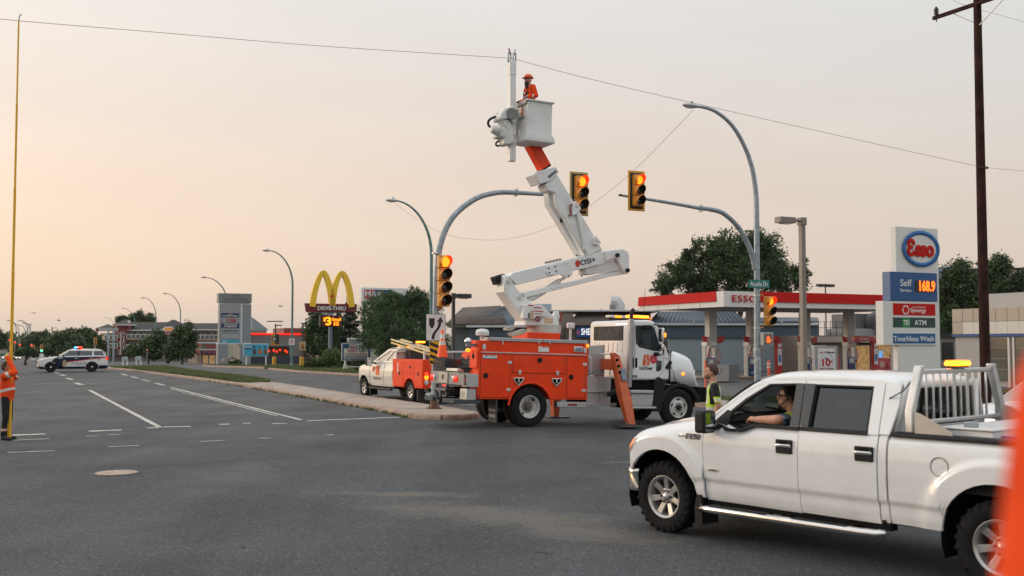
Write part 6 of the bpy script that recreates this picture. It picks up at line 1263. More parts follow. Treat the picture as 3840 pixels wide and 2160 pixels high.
# --- lot lights
def lot_light(px, top, d, label, heads, col, r=.08, arm=.9, group=None):
    X = (px - 1920) / F * d; z0 = gz(X, d); h = CH + (1286 - top) / F * d - z0; o = thing('lot_light', label, 'lamp post', (X, d, z0), RA, group)
    MB().prism([(-r, -r), (r, -r), (r, r), (-r, r)], 0, h, 'z').build('pole', col, o, bevel=.01); MB().cyl((0, 0, 0), (0, 0, .5), .28, 14).build('footing', CONC, o)
    for s in heads:
        MB().b2(*sorted((s * r, s * (r + arm * .4))), -.05, .05, h - .16, h - .06).build('arm', col, o); MB().box((s * (arm * .4 + r + .42), 0, h - .12), (.86, .42, .26)).build('lamp_box', col, o, bevel=.015)
        MB().box((s * (arm * .4 + r + .42), 0, h - .265), (.5, .32, .05)).build('lamp_lens', CLEARL, o, bevel=.02)
    MB().b2(-r * 1.4, r * 1.4, -r * 1.4, r * 1.4, h - .3, h + .04).build('cap', col, o, bevel=.01); return o
TAUPE = mat('taupe_paint', (.21, .175, .155), .5, var=.08); DKP = mat('dark_bronze_paint', (.03, .028, .026), .5)
lot_light(3012, 818, 46, 'taupe square lot light with one box lamp before the station canopy', (-1,), TAUPE, .11, 1.0)
lot_light(1700, 1102, 62, 'dark lot light with one box lamp behind the median signal mast', (1,), DKP, .09, .4)
# ------------------------------------------------------------------ people: one continuous skin grown over limbs
def person(name, label, loc, rz, caps, ells, mats, vox=.014, parent=None, rot=None, assign=None):
    o = thing(name, label, 'person', loc, rz, rot=rot) if label else parent
    mb = MB()
    for t, p0, r0, p1, r1 in caps:
        a, b = V(p0), V(p1); mb.tube([a.lerp(b, k / 4) for k in range(5)], [r0 + (r1 - r0) * k / 4 for k in range(5)], 12); mb.ell(a, (r0,) * 3, 12, 8); mb.ell(b, (r1,) * 3, 12, 8)
    for t, c, r in ells: mb.ell(c, r, 16, 12)
    src = mb.build('tmp', [SKIN]); m = src.modifiers.new('r', 'REMESH'); m.mode = 'VOXEL'; m.voxel_size = vox; m.use_smooth_shade = True
    sm = src.modifiers.new('s', 'SMOOTH'); sm.factor = .5; sm.iterations = 2
    dg = bpy.context.evaluated_depsgraph_get(); me = bpy.data.meshes.new_from_object(src.evaluated_get(dg)); old = src.data; bpy.data.objects.remove(src); bpy.data.meshes.remove(old)
    me.materials.clear(); tags = list(mats); [me.materials.append(mats[t]) for t in tags]; idx = {t: i for i, t in enumerate(tags)}
    C_ = [(t, V(a), r0, V(b), r1) for t, a, r0, b, r1 in caps]; E_ = [(t, V(c), r) for t, c, r in ells]
    mi = []
    for p in me.polygons:
        c = p.center; best, bt = 9, tags[0]
        for t, a, r0, b, r1 in C_:
            ab = b - a; k = max(0, min(1, (c - a).dot(ab) / max(1e-9, ab.length_squared))); d = (c - a - ab * k).length - (r0 + (r1 - r0) * k)
            if d < best: best, bt = d, t
        for t, q, r in E_:
            e = c - q; d = (math.sqrt((e.x / r[0]) ** 2 + (e.y / r[1]) ** 2 + (e.z / r[2]) ** 2) - 1) * min(r)
            if d < best: best, bt = d, t
        if assign: bt = assign(c, bt) or bt
        mi.append(idx[bt])
    me.polygons.foreach_set('material_index', mi); me.polygons.foreach_set('use_smooth', [True] * len(mi)); me.name = 'body'
    b = bpy.data.objects.new('body', me); COL.objects.link(b); b.parent = o; return o, b
def head(c, tilt=0, yaw=0):             # head ellipsoids around centre c, face +X
    c = V(c); Rm = rotz(yaw) @ roty(tilt); q = lambda x, y, z: tuple(c + Rm @ V(x, y, z))
    return [('skin', q(0, 0, .02), (.100, .078, .115)), ('skin', q(.035, 0, -.065), (.066, .056, .062)), ('skin', q(.105, 0, -.01), (.024, .016, .028)), ('skin', q(.09, 0, .035), (.02, .05, .012)), ('skin', q(.088, 0, -.06), (.02, .026, .012)), ('skin', q(-.005, .08, 0), (.024, .012, .036)), ('skin', q(-.005, -.08, 0), (.024, .012, .036))], q
def hand(w, d, up, tag, s=1, curl=.5):    # palm + four fingers + thumb; w wrist, d direction, up = back of hand
    w, d, up = V(w), V(d).normalized(), V(up).normalized(); sd = d.cross(up).normalized() * s; up = sd.cross(d).normalized() * s; out = [(tag, tuple(w), .026, tuple(w + d * .075), .034)]
    out.append((tag, tuple(w + d * .02 + sd * .02), .024, tuple(w + d * .08 + sd * .026), .022))
    for k, L_ in enumerate((.070, .080, .075, .058)):
        b = w + d * .085 + sd * (.030 - .02 * k); m = b + (d * math.cos(curl) - up * math.sin(curl)) * L_ * .55; e = m + (d * math.cos(curl * 2.2) - up * math.sin(curl * 2.2)) * L_ * .5
        out += [(tag, tuple(b), .0115, tuple(m), .0105), (tag, tuple(m), .0105, tuple(e), .009)]
    b = w + d * .025 + sd * .032; m = b + (d * .6 + sd * .6 - up * .3).normalized() * .045; out += [(tag, tuple(b), .015, tuple(m), .012), (tag, tuple(m), .012, tuple(m + (d * .8 - up * .5).normalized() * .035), .0105)]
    return out
def legs(foot=.12, tag='trouser', boot='boot', lean=0, hip=.95, st=.02):
    out = []
    for s in (1, -1):
        fx = st * s; out += [(tag, (0, s * .095, hip), .098, (.015 + fx, s * .11, .52), .072), (tag, (.015 + fx, s * .11, .52), .070, (-.02 + fx * 2, s * foot, .13), .058), (boot, (-.03 + fx * 2, s * foot, .06), .05, (.14 + fx * 2, s * (foot + .02), .038), .04)]
    return out
def torso(tag, hip=.95, sh=1.46, wd=.19, dep=.115, belly=.0):
    return [(tag, (0, .055, hip), .12, (0, .06, 1.15), .118 + belly), (tag, (0, -.055, hip), .12, (0, -.06, 1.15), .118 + belly), (tag, (0, .06, 1.15), .115 + belly, (-.005, .09, 1.36), .115), (tag, (0, -.06, 1.15), .115 + belly, (-.005, -.09, 1.36), .115),
            (tag, (-.01, -wd + .04, sh - .04), .075, (-.01, wd - .04, sh - .04), .075), ('skin', (0, 0, 1.46), .062, (.015, 0, 1.56), .056)]
def arm(tag, sh, el, wr, r=(.062, .05, .046, .036), t2=None): return [(tag, sh, r[0], el, r[1]), (t2 or tag, el, r[1] * .97, wr, r[3])]
def hair_cap(par, q, m, n='hair', low=-.01, back=1.04):
    mb = MB(); pts = []
    nu, nv = 20, 9
    def fn(i, j):
        a = 2 * math.pi * i / (nu - 1); lim = R(62 if math.cos(a) > .3 else 96 if abs(math.cos(a)) <= .3 else 118); b = lim * j / (nv - 1)
        k = 1 + .03 * noise.noise(V(math.cos(a) * 3, math.sin(a) * 3, b * 4)); return q(.106 * back * math.sin(b) * math.cos(a) * k - .006, .083 * math.sin(b) * math.sin(a) * k, .024 + .120 * math.cos(b) * k)
    mb.grid(fn, nu, nv); return mb.build(n, m, par, smooth=60, solid=.007, off=1)
def band(par, name, m, pts, w, t=.006):      # strap following points (with outward normals already in the points)
    return MB().tube(pts, w, 6).build(name, m, par, smooth=60)
def eyes(par, q):
    for s in (1, -1): MB().ell(q(.088, s * .032, .018), (.010, .013, .008), 8, 6).build('eye', SIGB, par)
STRIPEO = REFLECT
# --- lineman in the bucket, facing left (towards the rear of the truck)
fl_ = V(bx0 + LX * .30, by0 + LY * .48, bz1 - BH * .9); fw_ = MTK @ fl_
h_, qh = head((.03, 0, 1.655), R(2))
caps = legs() + torso('coverall', belly=.03, wd=.21) + arm('coverall', (-.01, .215, 1.42), (-.06, .30, 1.16), (.16, .27, 1.12), (.078, .062, .058, .05)) + hand((.16, .27, 1.12), (1, -.05, -.12), (0, .3, 1), 'glove', 1, .6) + arm('coverall', (-.01, -.215, 1.42), (-.02, -.28, 1.15), (.18, -.24, 1.08), (.078, .062, .058, .05)) + hand((.18, -.24, 1.08), (1, 0, -.2), (0, -.3, 1), 'glove', -1, .5)
def asg(c, t):
    if t == 'coverall':
        if abs(c.y) > .2 and c.z < 1.24 and .03 < c.x < .075: return 'tape'
        if abs(abs(c.y) - .10) < .022 and .95 < c.z < 1.30 and c.x > .05: return 'tape'
    return None
ln, lb2 = person('person', 'bearded lineman in orange coveralls and orange hard hat standing in the raised bucket', fw_, RA + math.pi, caps, h_, {'coverall': ORANGE2, 'skin': SKIN, 'glove': mat('grey_glove', (.22, .22, .20), .8), 'tape': REFLECT, 'trouser': ORANGE2, 'boot': BOOT}, .013, assign=asg)
HAT = mat('orange_hard_hat', (.80, .10, .018), .35, coat=.3)
hb = MB(); hb.grid(lambda i, j: qh(.132 * math.sin(R(92) * j / 8) * math.cos(6.2832 * i / 24) - .005, .106 * math.sin(R(92) * j / 8) * math.sin(6.2832 * i / 24), .062 + .115 * math.cos(R(92) * j / 8)), 25, 9); hat = hb.build('hard_hat', HAT, ln, smooth=70, solid=.006)
MB().grid(lambda i, j: qh((.125 + .03 * j + (.045 * j if math.cos(6.2832 * i / 24) > .2 else 0)) * math.cos(6.2832 * i / 24) - .005, (.10 + .022 * j) * math.sin(6.2832 * i / 24), .062 - .008 * j), 25, 2).build('brim', HAT, hat, solid=.006)
bd = MB(); bd.ell(qh(.05, 0, -.095), (.072, .068, .075), 14, 10); bd.ell(qh(.075, 0, -.155), (.042, .05, .085), 12, 9); bd.build('beard', HAIRB, ln, smooth=70)
MB().tube([qh(.10, -.05, .02), qh(.115, 0, .02), qh(.10, .05, .02), qh(.0, .085, .022)], .007, 5).build('safety_glasses', SIGB, ln)
HARN = mat('black_harness', (.02, .022, .026), .7)
for s in (1, -1): MB().tube([(-.10, s * .10, 1.30), (-.09, s * .12, 1.44), (-.01, s * .125, 1.50), (.09, s * .11, 1.40), (.125, s * .09, 1.25), (.13, s * .085, 1.02)], .022, 6).build('harness_strap', HARN, ln)
MB().tube([(.12, -.12, 1.27), (.135, 0, 1.26), (.12, .12, 1.27), (.02, .17, 1.28)], .026, 6).build('chest_strap', HARN, ln); MB().box((.15, .03, 1.26), (.03, .06, .05)).build('buckle', ALU, ln, bevel=.006)
eyes(ln, qh)
# --- worker holding the yellow measuring stick at the left edge
wp_ = G(23, 1650); pk2 = G(33, 1650)
h_, qh = head((-.02, 0, 1.64), R(-22))
Wz = R(5)
def wl(p): d = p - V(wp_.x, wp_.y, 0); return (d.x * math.cos(-Wz) - d.y * math.sin(-Wz), d.x * math.sin(-Wz) + d.y * math.cos(-Wz), d.z)
sb, st_p = V(pk2.x, pk2.y + .02, .03), at(70, 78, 23.5)
g1 = V(*wl(sb.lerp(st_p, (1.90 - .03) / (st_p.z - .03)))); g2 = V(*wl(sb.lerp(st_p, (1.68 - .03) / (st_p.z - .03))))
caps = legs(st=.0) + torso('jacket', belly=.03, wd=.21) + arm('jacket', (-.0, -.21, 1.44), (.25, -.25, 1.53), tuple(g1 + V(-.06, -.05, -.03)), (.082, .066, .062, .05)) + hand(tuple(g1 + V(-.06, -.05, -.03)), (.7, .5, .45), (.6, -.8, .1), 'skin', -1, 1.1) + arm('jacket', (.0, .21, 1.44), (.06, .28, 1.40), tuple(g2 + V(-.06, .05, -.05)), (.08, .066, .06, .05)) + hand(tuple(g2 + V(-.06, .05, -.05)), (.7, -.5, .45), (.6, .8, .1), 'skin', 1, 1.1)
def asg(c, t):
    if t == 'jacket':
        if abs(c.z - (1.13 + .25 * c.x)) < .03 and c.z < 1.25: return 'tape'
        if c.z > 1.36 and abs(c.y) > .16 and abs((c - V(.10, math.copysign(.24, c.y), 1.49)).dot(V(.75, 0, .5))) < .028: return 'tape'
    if t == 'trouser' and abs(c.z - .24) < .03: return 'tape2'
    return None
w1, _b = person('person', 'worker in orange jacket and black trousers gripping a tall yellow stick', (wp_.x, wp_.y, 0), Wz, caps, h_, {'jacket': ORANGE2, 'skin': SKIN, 'trouser': BLKC, 'boot': BOOT, 'tape': REFLECT, 'tape2': mat('pink_tape', (.6, .38, .3), .5)}, .013, assign=asg)
hair_cap(w1, qh, HAIRB); eyes(w1, qh)
stk = thing('measuring_stick', 'very tall yellow fibreglass measuring stick reaching up to the wire', 'measuring stick', sb); e = st_p - sb
for k in range(5):
    a, b = e * (k / 5), e * ((k + 1) / 5 - .0005); r = .040 - .005 * k; MB().cyl(a, b, r, 12).build('stick_section', YELB, stk)
MB().tube([e, e + V(.02, 0, .12), e + V(.07, 0, .15)], .012, 6).build('hook', GALV, stk)
# --- man in a vest by the truck nose
mp_ = V((2672 - 1920) / F * 18.2, 18.2, 0); mp_.z = gz(mp_.x, mp_.y)
h_, qh = head((.03, 0, 1.66), R(-7))
caps = legs() + torso('shirt', belly=.01, wd=.205) + arm('shirt', (-.01, .215, 1.42), (-.05, .27, 1.22), (-.055, .275, 1.18), (.07, .062, .055, .058)) + arm('skin', (-.055, .275, 1.19), (-.06, .28, 1.10), (.03, .27, .87), (.05, .047, .04, .032)) + hand((.03, .27, .87), (.15, 0, -1), (0, 1, 0), 'skin', 1, .35) + arm('shirt', (-.01, -.215, 1.42), (-.05, -.27, 1.18), (-.05, -.27, 1.15), (.07, .062, .055, .058)) + arm('skin', (-.05, -.27, 1.15), (-.05, -.27, 1.10), (.05, -.25, .87), (.05, .047, .04, .032)) + hand((.05, -.25, .87), (.15, 0, -1), (0, -1, 0), 'skin', -1, .35)
def vest_asg(c, t):
    z = c.z
    if t == 'shirt':
        if abs(c.y) > .205 and z < 1.34:            # sleeve bands
            return 'tape' if 1.185 < z < 1.235 else ('lime' if 1.16 < z < 1.26 else None)
        if abs(c.y) > .19: return None
        if z < 1.12 and z > .97: return 'tape' if 1.01 < z < 1.075 else 'lime'
        k = abs(abs(c.y) - .115)
        if z >= 1.12 and k < .05: return 'tape' if k < .022 else 'lime'
    return None
mv, _b = person('person', 'man in black shirt and lime safety vest standing beside the truck nose', mp_, R(172), caps, h_, {'shirt': BLKC, 'skin': SKIN, 'lime': LIME, 'tape': REFLECT, 'trouser': NAVY, 'boot': BOOT}, .012, assign=vest_asg)
mv.scale = (1.05, 1.12, 1.02); hair_cap(mv, qh, mat('dark_brown_hair', (.06, .03, .018), .7, var=.4, vs_=40, bump=.6, bs=80)); eyes(mv, qh)
bd = MB(); bd.ell(qh(.045, 0, -.075), (.064, .060, .055), 14, 10); bd.build('stubble', mat('stubble', (.16, .08, .05), .8, var=.3, vs_=60), mv, smooth=70)
# --- driver of the white pickup
MPK = Matrix.LocRotScale(pk.location, pk.rotation_euler, None)
dr = MPK @ V(2.50, .44, .88)
h_, qh = head((.05, 0, .72), R(-3), R(32)); sft = lambda L_: L_
caps = [('shirt', (0, .06, .12), .13, (-.06, .07, .34), .13), ('shirt', (0, -.06, .12), .13, (-.06, -.07, .34), .13), ('shirt', (-.06, .09, .34), .12, (-.05, .11, .46), .11), ('shirt', (-.06, -.09, .34), .12, (-.05, -.11, .46), .11), ('shirt', (-.05, -.16, .50), .07, (-.05, .16, .50), .07), ('skin', (-.02, 0, .52), .06, (.02, 0, .62), .056)]
caps += [('trouser', (.0, s * .1, .08), .10, (.45, s * .13, .12), .08) for s in (1, -1)] + [('trouser', (.45, s * .13, .12), .075, (.55, s * .13, -.28), .06) for s in (1, -1)] + [('boot', (.53, s * .13, -.3), .05, (.70, s * .13, -.3), .045) for s in (1, -1)]
caps += [('shirt', (-.05, .20, .48), .078, (-.13, .40, .50), .068), ('skin', (-.13, .40, .50), .058, (-.16, .50, .51), .055), ('skin', (-.16, .50, .51), .055, (.10, .50, .50), .036)] + hand((.10, .50, .50), (1, -.2, .0), (0, 0, 1), 'skin', 1, .5)
caps += [('shirt', (-.04, -.20, .47), .075, (.10, -.28, .28), .06), ('skin', (.10, -.28, .28), .05, (.36, -.14, .34), .036)] + hand((.36, -.14, .34), (1, .3, .1), (0, 0, 1), 'skin', -1, .9)
def asg(c, t):
    if t == 'shirt':
        if c.z > .2 and abs(c.y) < .185 and abs(c.y) > .06: return 'lime'
    return None
PLAID = mat('plaid_shirt', (.06, .09, .16), .85, var=.5, vs_=14)
n, l = PLAID.node_tree.nodes, PLAID.node_tree.links; tx = n.new('ShaderNodeTexCoord')
w1_ = n.new('ShaderNodeTexWave'); w1_.inputs['Scale'].default_value = 5; w1_.bands_direction = 'Z'; w2_ = n.new('ShaderNodeTexWave'); w2_.inputs['Scale'].default_value = 5; w2_.bands_direction = 'Y'
l.new(tx.outputs['Object'], w1_.inputs[0]); l.new(tx.outputs['Object'], w2_.inputs[0]); mm = n.new('ShaderNodeMath'); mm.operation = 'MULTIPLY'; l.new(w1_.outputs['Fac'], mm.inputs[0]); l.new(w2_.outputs['Fac'], mm.inputs[1])
mx_ = n.new('ShaderNodeMixRGB'); mx_.inputs[1].default_value = (.03, .05, .10, 1); mx_.inputs[2].default_value = (.42, .50, .60, 1); l.new(mm.outputs[0], mx_.inputs[0]); l.new(mx_.outputs[0], n['Principled BSDF'].inputs['Base Color'])
dv, _b = person('person', 'driver with glasses, lime vest and plaid shirt leaning his arm from the pickup window', dr, pk.rotation_euler.z, caps, h_, {'shirt': PLAID, 'skin': SKIN, 'lime': LIME, 'trouser': NAVY, 'boot': BOOT}, .011, assign=asg)
hair_cap(dv, qh, mat('dark_hair', (.02, .014, .012), .7, var=.4, vs_=40, bump=.6, bs=80)); eyes(dv, qh)
MB().tube([qh(.0, .09, .025), qh(.095, .062, .022), qh(.112, .01, .018), qh(.10, -.05, .02)], .005, 5).build('glasses', SIGB, dv)
MB().lathe([(.026, 0), (.022, .001), (.022, .003), (.026, .003)], 14, Matrix.Translation(qh(.103, .04, .012)) @ Matrix.Rotation(R(70), 4, 'Y'), cap=False).build('lens_rim', SIGB, dv)
MB().tube([qh(.0, .092, .0), qh(.05, .075, -.06), qh(.085, .05, -.085)], .005, 5).build('headset', SIGB, dv); MB().ell(qh(-.0, .09, .0), (.02, .012, .03)).build('earpiece', SIGB, dv)
bd = MB(); bd.ell(qh(.075, 0, -.108), (.034, .034, .032), 12, 8); bd.build('goatee', MATS['dark_hair'], dv, smooth=70)
# --- police officer directing traffic, far left
op = G(30, 1411); h_, qh = head((.02, 0, 1.66))
caps = legs(st=.14) + torso('shirt', wd=.205) + arm('dark', (0, .21, 1.44), (.12, .47, 1.42), (.22, .72, 1.43), (.07, .056, .05, .042)) + hand((.22, .72, 1.43), (.3, 1, 0), (0, 0, 1), 'skin', 1, .1) + arm('dark', (0, -.21, 1.42), (.03, -.28, 1.17), (.2, -.26, 1.05), (.07, .056, .05, .042)) + hand((.2, -.26, 1.05), (1, 0, 0), (0, -1, 0), 'skin', -1, .5)
po, _b = person('person', 'officer in lime vest and dark trousers pointing left down the avenue', (op.x, op.y, 0), R(100), caps, h_, {'shirt': LIME, 'dark': NAVY, 'skin': SKIN, 'trouser': NAVY, 'boot': BOOT}, .018, assign=lambda c, t: 'dark' if t == 'shirt' and (c.z < 1.02 or abs(c.y) > .2) else None)
hair_cap(po, qh, HAIRB)
# --- out-of-focus person in orange right next to the camera
fx_ = at(3815, 1700, .95); h_, qh = head((0, 0, 1.64), R(0))
sx0, sy0 = fx_.x, fx_.y
caps = legs() + torso('jacket', wd=.21) + arm('jacket', (0, .21, 1.50), (.13, .31, 1.80), (.14, .27, 2.16), (.082, .066, .062, .056)) + hand((.14, .265, 2.165), (.5, -.85, .25), (0, .2, 1), 'skin', 1, .6) + arm('jacket', (0, -.21, 1.42), (-.03, -.28, 1.17), (.1, -.27, .95), (.08, .06, .056, .05)) + hand((.1, -.27, .95), (.4, 0, -1), (0, -1, 0), 'skin', -1, .5)
wr = rotz(R(90)) @ V(.14, .26, 0)
fp_, _b = person('person', 'blurred person in orange sleeve raising an arm at the right edge', (.405 - wr.x, .70 - wr.y, 0), R(90), caps, h_, {'jacket': ORANGE2, 'skin': SKIN, 'trouser': BLKC, 'boot': BOOT}, .014)
hair_cap(fp_, qh, HAIRB)
# ------------------------------------------------------------------ buildings and signs
class Site:
    def __init__(s, name, label, cat, px, d, hdir=None, group=None, zb=None):
        s.h = V(hdir or VD).normalized(); s.n = V(-s.h.y, s.h.x, 0); X = (px - 1920) / F * d; s.z0 = gz(X, d) if zb is None else zb
        s.p = V(X, d, s.z0); s.o = thing(name, label, cat, s.p, math.atan2(s.h.y, s.h.x), group)
    def c(s, px, py, yy=0): t, z = PL(px, py, s.p + s.n * yy, s.h); return (t, z - s.z0)
    def box(s, name, x0, y0, x1, y1, a, b, m, par=None, bevel=.01, ground=False):
        p, q = s.c(x0, y0, a), s.c(x1, y1, a); zb = 0 if ground else q[1]
        return MB().b2(p[0], q[0], a, b, p[1], zb).build(name, m, par or s.o, bevel=bevel)
    def pr(s, name, L_, a, b, m, par=None, bevel=0): return MB().prism([s.c(x, y, a) for x, y in L_], a, b).build(name, m, par or s.o, bevel=bevel)
    def txt(s, st, px, py, wpx, hpx, m, a=-.01, par=None, ext=.01, **k):
        q = s.c(px, py, a); w = s.c(px + wpx / 2, py, a)[0] - s.c(px - wpx / 2, py, a)[0]; h = s.c(px, py - hpx / 2, a)[1] - s.c(px, py + hpx / 2, a)[1]
        return text(st, h * 1.38, m, frame((q[0], a, q[1] ), (1, 0, 0), (0, 0, 1)), par or s.o, ext=ext, wid=w, **k)
def flat(name, c, **k): return mat(name, c, k.pop('rough', .55), **k)
ERED = flat('station_red', (.50, .016, .012), var=.04, rough=.7, spec=.12); EWHT = flat('station_white', (.66, .65, .63), var=.04, grime=.12); EBLU = flat('station_blue', (.01, .075, .22), var=.05, rough=.4)
LEDO = mat('led_orange', '#ff5a14', .4, emit=3.2, ecol='#ff5a10'); LEDY = mat('led_yellow', '#ff9418', .4, emit=2.2, ecol='#ff8a14')
# --- price pylon
S = Site('fuel_price_pylon', 'tall white fuel price pylon with blue oval and red lettering', 'sign', 3440, 52)
S.box('pylon_panel', 3358, 848, 3528, 1388, 0, .34, EWHT, bevel=.02, ground=True); S.box('lower_cabinet', 3311, 1128, 3512, 1294, -.07, .42, EWHT, bevel=.015)
bl = S.box('price_cabinet', 3358 - 20, 1018, 3516, 1131, -.09, .44, EBLU, bevel=.015)
ca = S.c(3452, 933, -.02); rxo = S.c(3521, 933, -.02)[0] - ca[0]; rzo = S.c(3452, 865, -.02)[1] - ca[1]
def ovl(n_, k, k2, y0, m): MB().ring([(ca[0] + rxo * k * math.cos(a), y0, ca[1] + rzo * k * math.sin(a)) for a in lin(0, 6.2832, 40)[:-1]], [(ca[0] + rxo * k2[0] * math.cos(a), y0, ca[1] + rzo * k2[1] * math.sin(a)) for a in lin(0, 6.2832, 40)[:-1]]).build(n_, m, S.o, solid=.02, off=0)
ovl('oval_ring', 1.0, (.82, .77), -.07, flat('oval_blue', (.01, .12, .36), rough=.35))
MB().poly([(ca[0] + rxo * .99 * math.cos(a), -.045, ca[1] + rzo * .99 * math.sin(a)) for a in lin(0, 6.2832, 40)[:-1]]).build('oval_face', EWHT, S.o)
S.txt('\u0190sso', 3452, 935, 100, 58, ERED, -.09, bold=.045, ext=.02)
S.txt('Self', 3396, 1062, 42, 26, SIGW, -.10, bl, bold=.006); S.txt('Service', 3396, 1089, 42, 13, SIGW, -.10, bl)
ld = S.box('price_display', 3430, 1052, 3507, 1097, -.105, -.09, SIGB, bl)
S.txt('168.9', 3475, 1075, 58, 38, LEDO, -.115, ld, bold=.025)
for y0, y1, m_, st, wx in ((1137, 1184, ERED, 'Synergy', 58), (1190, 1229, flat('bank_dark_green', (.012, .05, .045)), 'ATM', 44), (1250, 1288, flat('wash_blue', (.015, .10, .26)), 'Touchless Wash', 152)):
    q = S.box('sign_panel', 3349, y0, 3508, y1, -.085, -.06, m_, bevel=.004)
    S.txt(st, 3452 if st == 'ATM' else (3443 if st == 'Synergy' else 3428), (y0 + y1) / 2 + (2 if st != 'Synergy' else 4), wx, 20 if st != 'Synergy' else 16, SIGW, -.092, q, bold=.008)
S.txt('FUEL TECHNOLOGY', 3447, 1153, 47, 5, SIGW, -.092)
sw = S.c(3397, 1162, -.09); [MB().lathe([(.035 if k % 2 else .05, 0), (.001, .006)], 8, Matrix.Translation((sw[0] + .2 * math.cos(k * .524), -.088, sw[1] + .2 * math.sin(k * .524))) @ Matrix.Rotation(R(90), 4, 'X'), cap=False).build('sun_dot', SIGW, S.o) for k in range(12)]
tq = S.box('bank_square', 3385, 1194, 3413, 1227, -.092, -.084, flat('bank_green', (.02, .26, .06)), bevel=.003); S.txt('TD', 3399, 1211, 22, 18, SIGW, -.096, tq, bold=.02)
# --- canopy
cc = V(795 / F * 68, 68, 0); cc.z = gz(cc.x, cc.y)
cn = thing('station_canopy', 'red and white gas station canopy on four pale columns', 'canopy', cc, RA); zc0, zc1 = CH + 136 / F * 68 - cc.z, CH + 195 / F * 68 - cc.z; CL, CW = 18.5, 10.3
MB().b2(.05, CL - .05, .05, CW - .05, zc0 + .06, zc1 - .1).build('roof_deck', flat('soffit_grey', (.30, .29, .28)), cn)
for k in range(7): MB().b2(k * CL / 7 + .004, (k + 1) * CL / 7 - .004, 0, .06, zc0, zc1 - (.62 if k > 0 else 0)).build('fascia_panel', EWHT, cn)
for k in range(4): MB().b2(0, .06, k * CW / 4 + .064, (k + 1) * CW / 4 - .004, zc0, zc1 - (.62 if k > 0 else 0)).build('fascia_panel', EWHT, cn)
MB().b2(.0, .05, .9, CW, zc1 - .66, zc1 - .62).build('fascia_return', EWHT, cn)
MB().prism([(-.10, zc1 - .66), (-.02, zc1), (.07, zc1), (.07, zc1 - .66)], .8, CW, 'y').build('red_band', ERED, cn, bevel=.01)
MB().b2(2.75, CL, -.09, .07, zc1 - .68, zc1 + .01).build('red_band', ERED, cn, bevel=.01)
text('ESSO', .62, ERED, frame((1.63, -.08, zc1 - .50), (1, 0, 0), (0, 0, 1)), cn, 'canopy_letters', .03, 2.0, .0, 0, 'CENTER', 1.12)
COLM = flat('column_cladding', (.50, .485, .46), var=.05, grime=.15)
BLUP = flat('pump_blue', (.012, .05, .16), rough=.4); PSIL = flat('pump_silver', (.42, .42, .42), rough=.4)
REDR = flat('arch_red', (.48, .022, .022), rough=.3, coat=.4)
for k, L_ in enumerate((2.6, 6.2, 11.1, 15.4)):
    MB().b2(L_ - .33, L_ + .33, 4.7, 5.25, .14, zc0 + .06).build('column', COLM, cn, bevel=.02)
    MB().b2(L_ - .62, L_ + .62, 2.6, 7.4, 0, .14).build('pump_island', CONC, cn, bevel=.04)
    for s in (1, -1):
        MB().prism([(L_ + s * .37, 2.9), (L_ + s * .95, 3.0), (L_ + s * .85, 2.55), (L_ + s * .37, 2.45)], 4.66, 4.72).build('number_flag', REDR, cn)
        MB().prism([(L_ + s * (.35 + .2 * math.sin(a)), 1.55 + .62 * (a - 1.57) / 1.57) for a in lin(0, 3.14, 8)], 4.62, 4.69).build('payment_sign', REDR, cn, bevel=.02)
        MB().b2(L_ + s * .39 - .05, L_ + s * .39 + .05, 4.60, 4.625, 1.25, 1.9).build('sign_insert', EWHT, cn)
    text(str(8 - 2 * k), .34, SIGW, frame((L_ - .46, 4.65, 2.72), (1, 0, 0), (0, 0, 1)), cn, bold=.01)
    b0 = MB().b2(L_ - .17, L_ + .17, 4.67, 4.70, 1.15, 2.05).build('notice_frame', REDR, cn); MB().b2(L_ - .13, L_ + .13, 4.655, 4.675, 1.2, 2.0).build('notice', EWHT, b0)
    # pump on the near side of the island
    p_ = thing('fuel_pump', ['blue and silver fuel pump beside the column nearest the truck', 'blue and silver fuel pump behind the signal mast', 'blue and silver fuel pump at the third canopy column', 'blue and silver fuel pump nearest the station shop'][k], 'fuel pump', cc + VD * (L_ - .75) + UD * 4.2 + V(0, 0, .14), RA, 'fuel pumps under the canopy')
    MB().b2(-.42, .42, -.3, .3, 2.15, 2.42).build('valance', EWHT, p_, bevel=.02); text('ESSO', .12, ERED, frame((-.18, -.31, 2.29), (1, 0, 0), (0, 0, 1)), p_)
    for s in (-1, 1): MB().b2(s * .40 - .05, s * .40 + .05, -.2, .2, 0, 2.15).build('side_post', PSIL, p_, bevel=.01)
    MB().b2(-.34, .34, -.24, .24, 0, 1.32).build('cabinet', BLUP, p_, bevel=.04); MB().b2(-.26, .26, -.262, -.23, .85, 1.25).build('display', PSIL, p_, bevel=.01); MB().b2(-.1, .12, -.275, -.25, .98, 1.15).build('screen', EWHT, p_)
    text('ergy', .22, SIGW, frame((0, -.25, .28), (1, 0, 0), (0, 0, 1)), p_, bold=.01); MB().tube([(.28, -.24, 1.2), (.42, -.35, .8), (.40, -.32, .3), (.30, -.24, .5)], .02, 6).build('hose', BLACK, p_); MB().box((-.2, -.28, .62), (.07, .06, .2)).build('nozzle', flat('nozzle_red', (.5, .03, .02)), p_, bevel=.02)
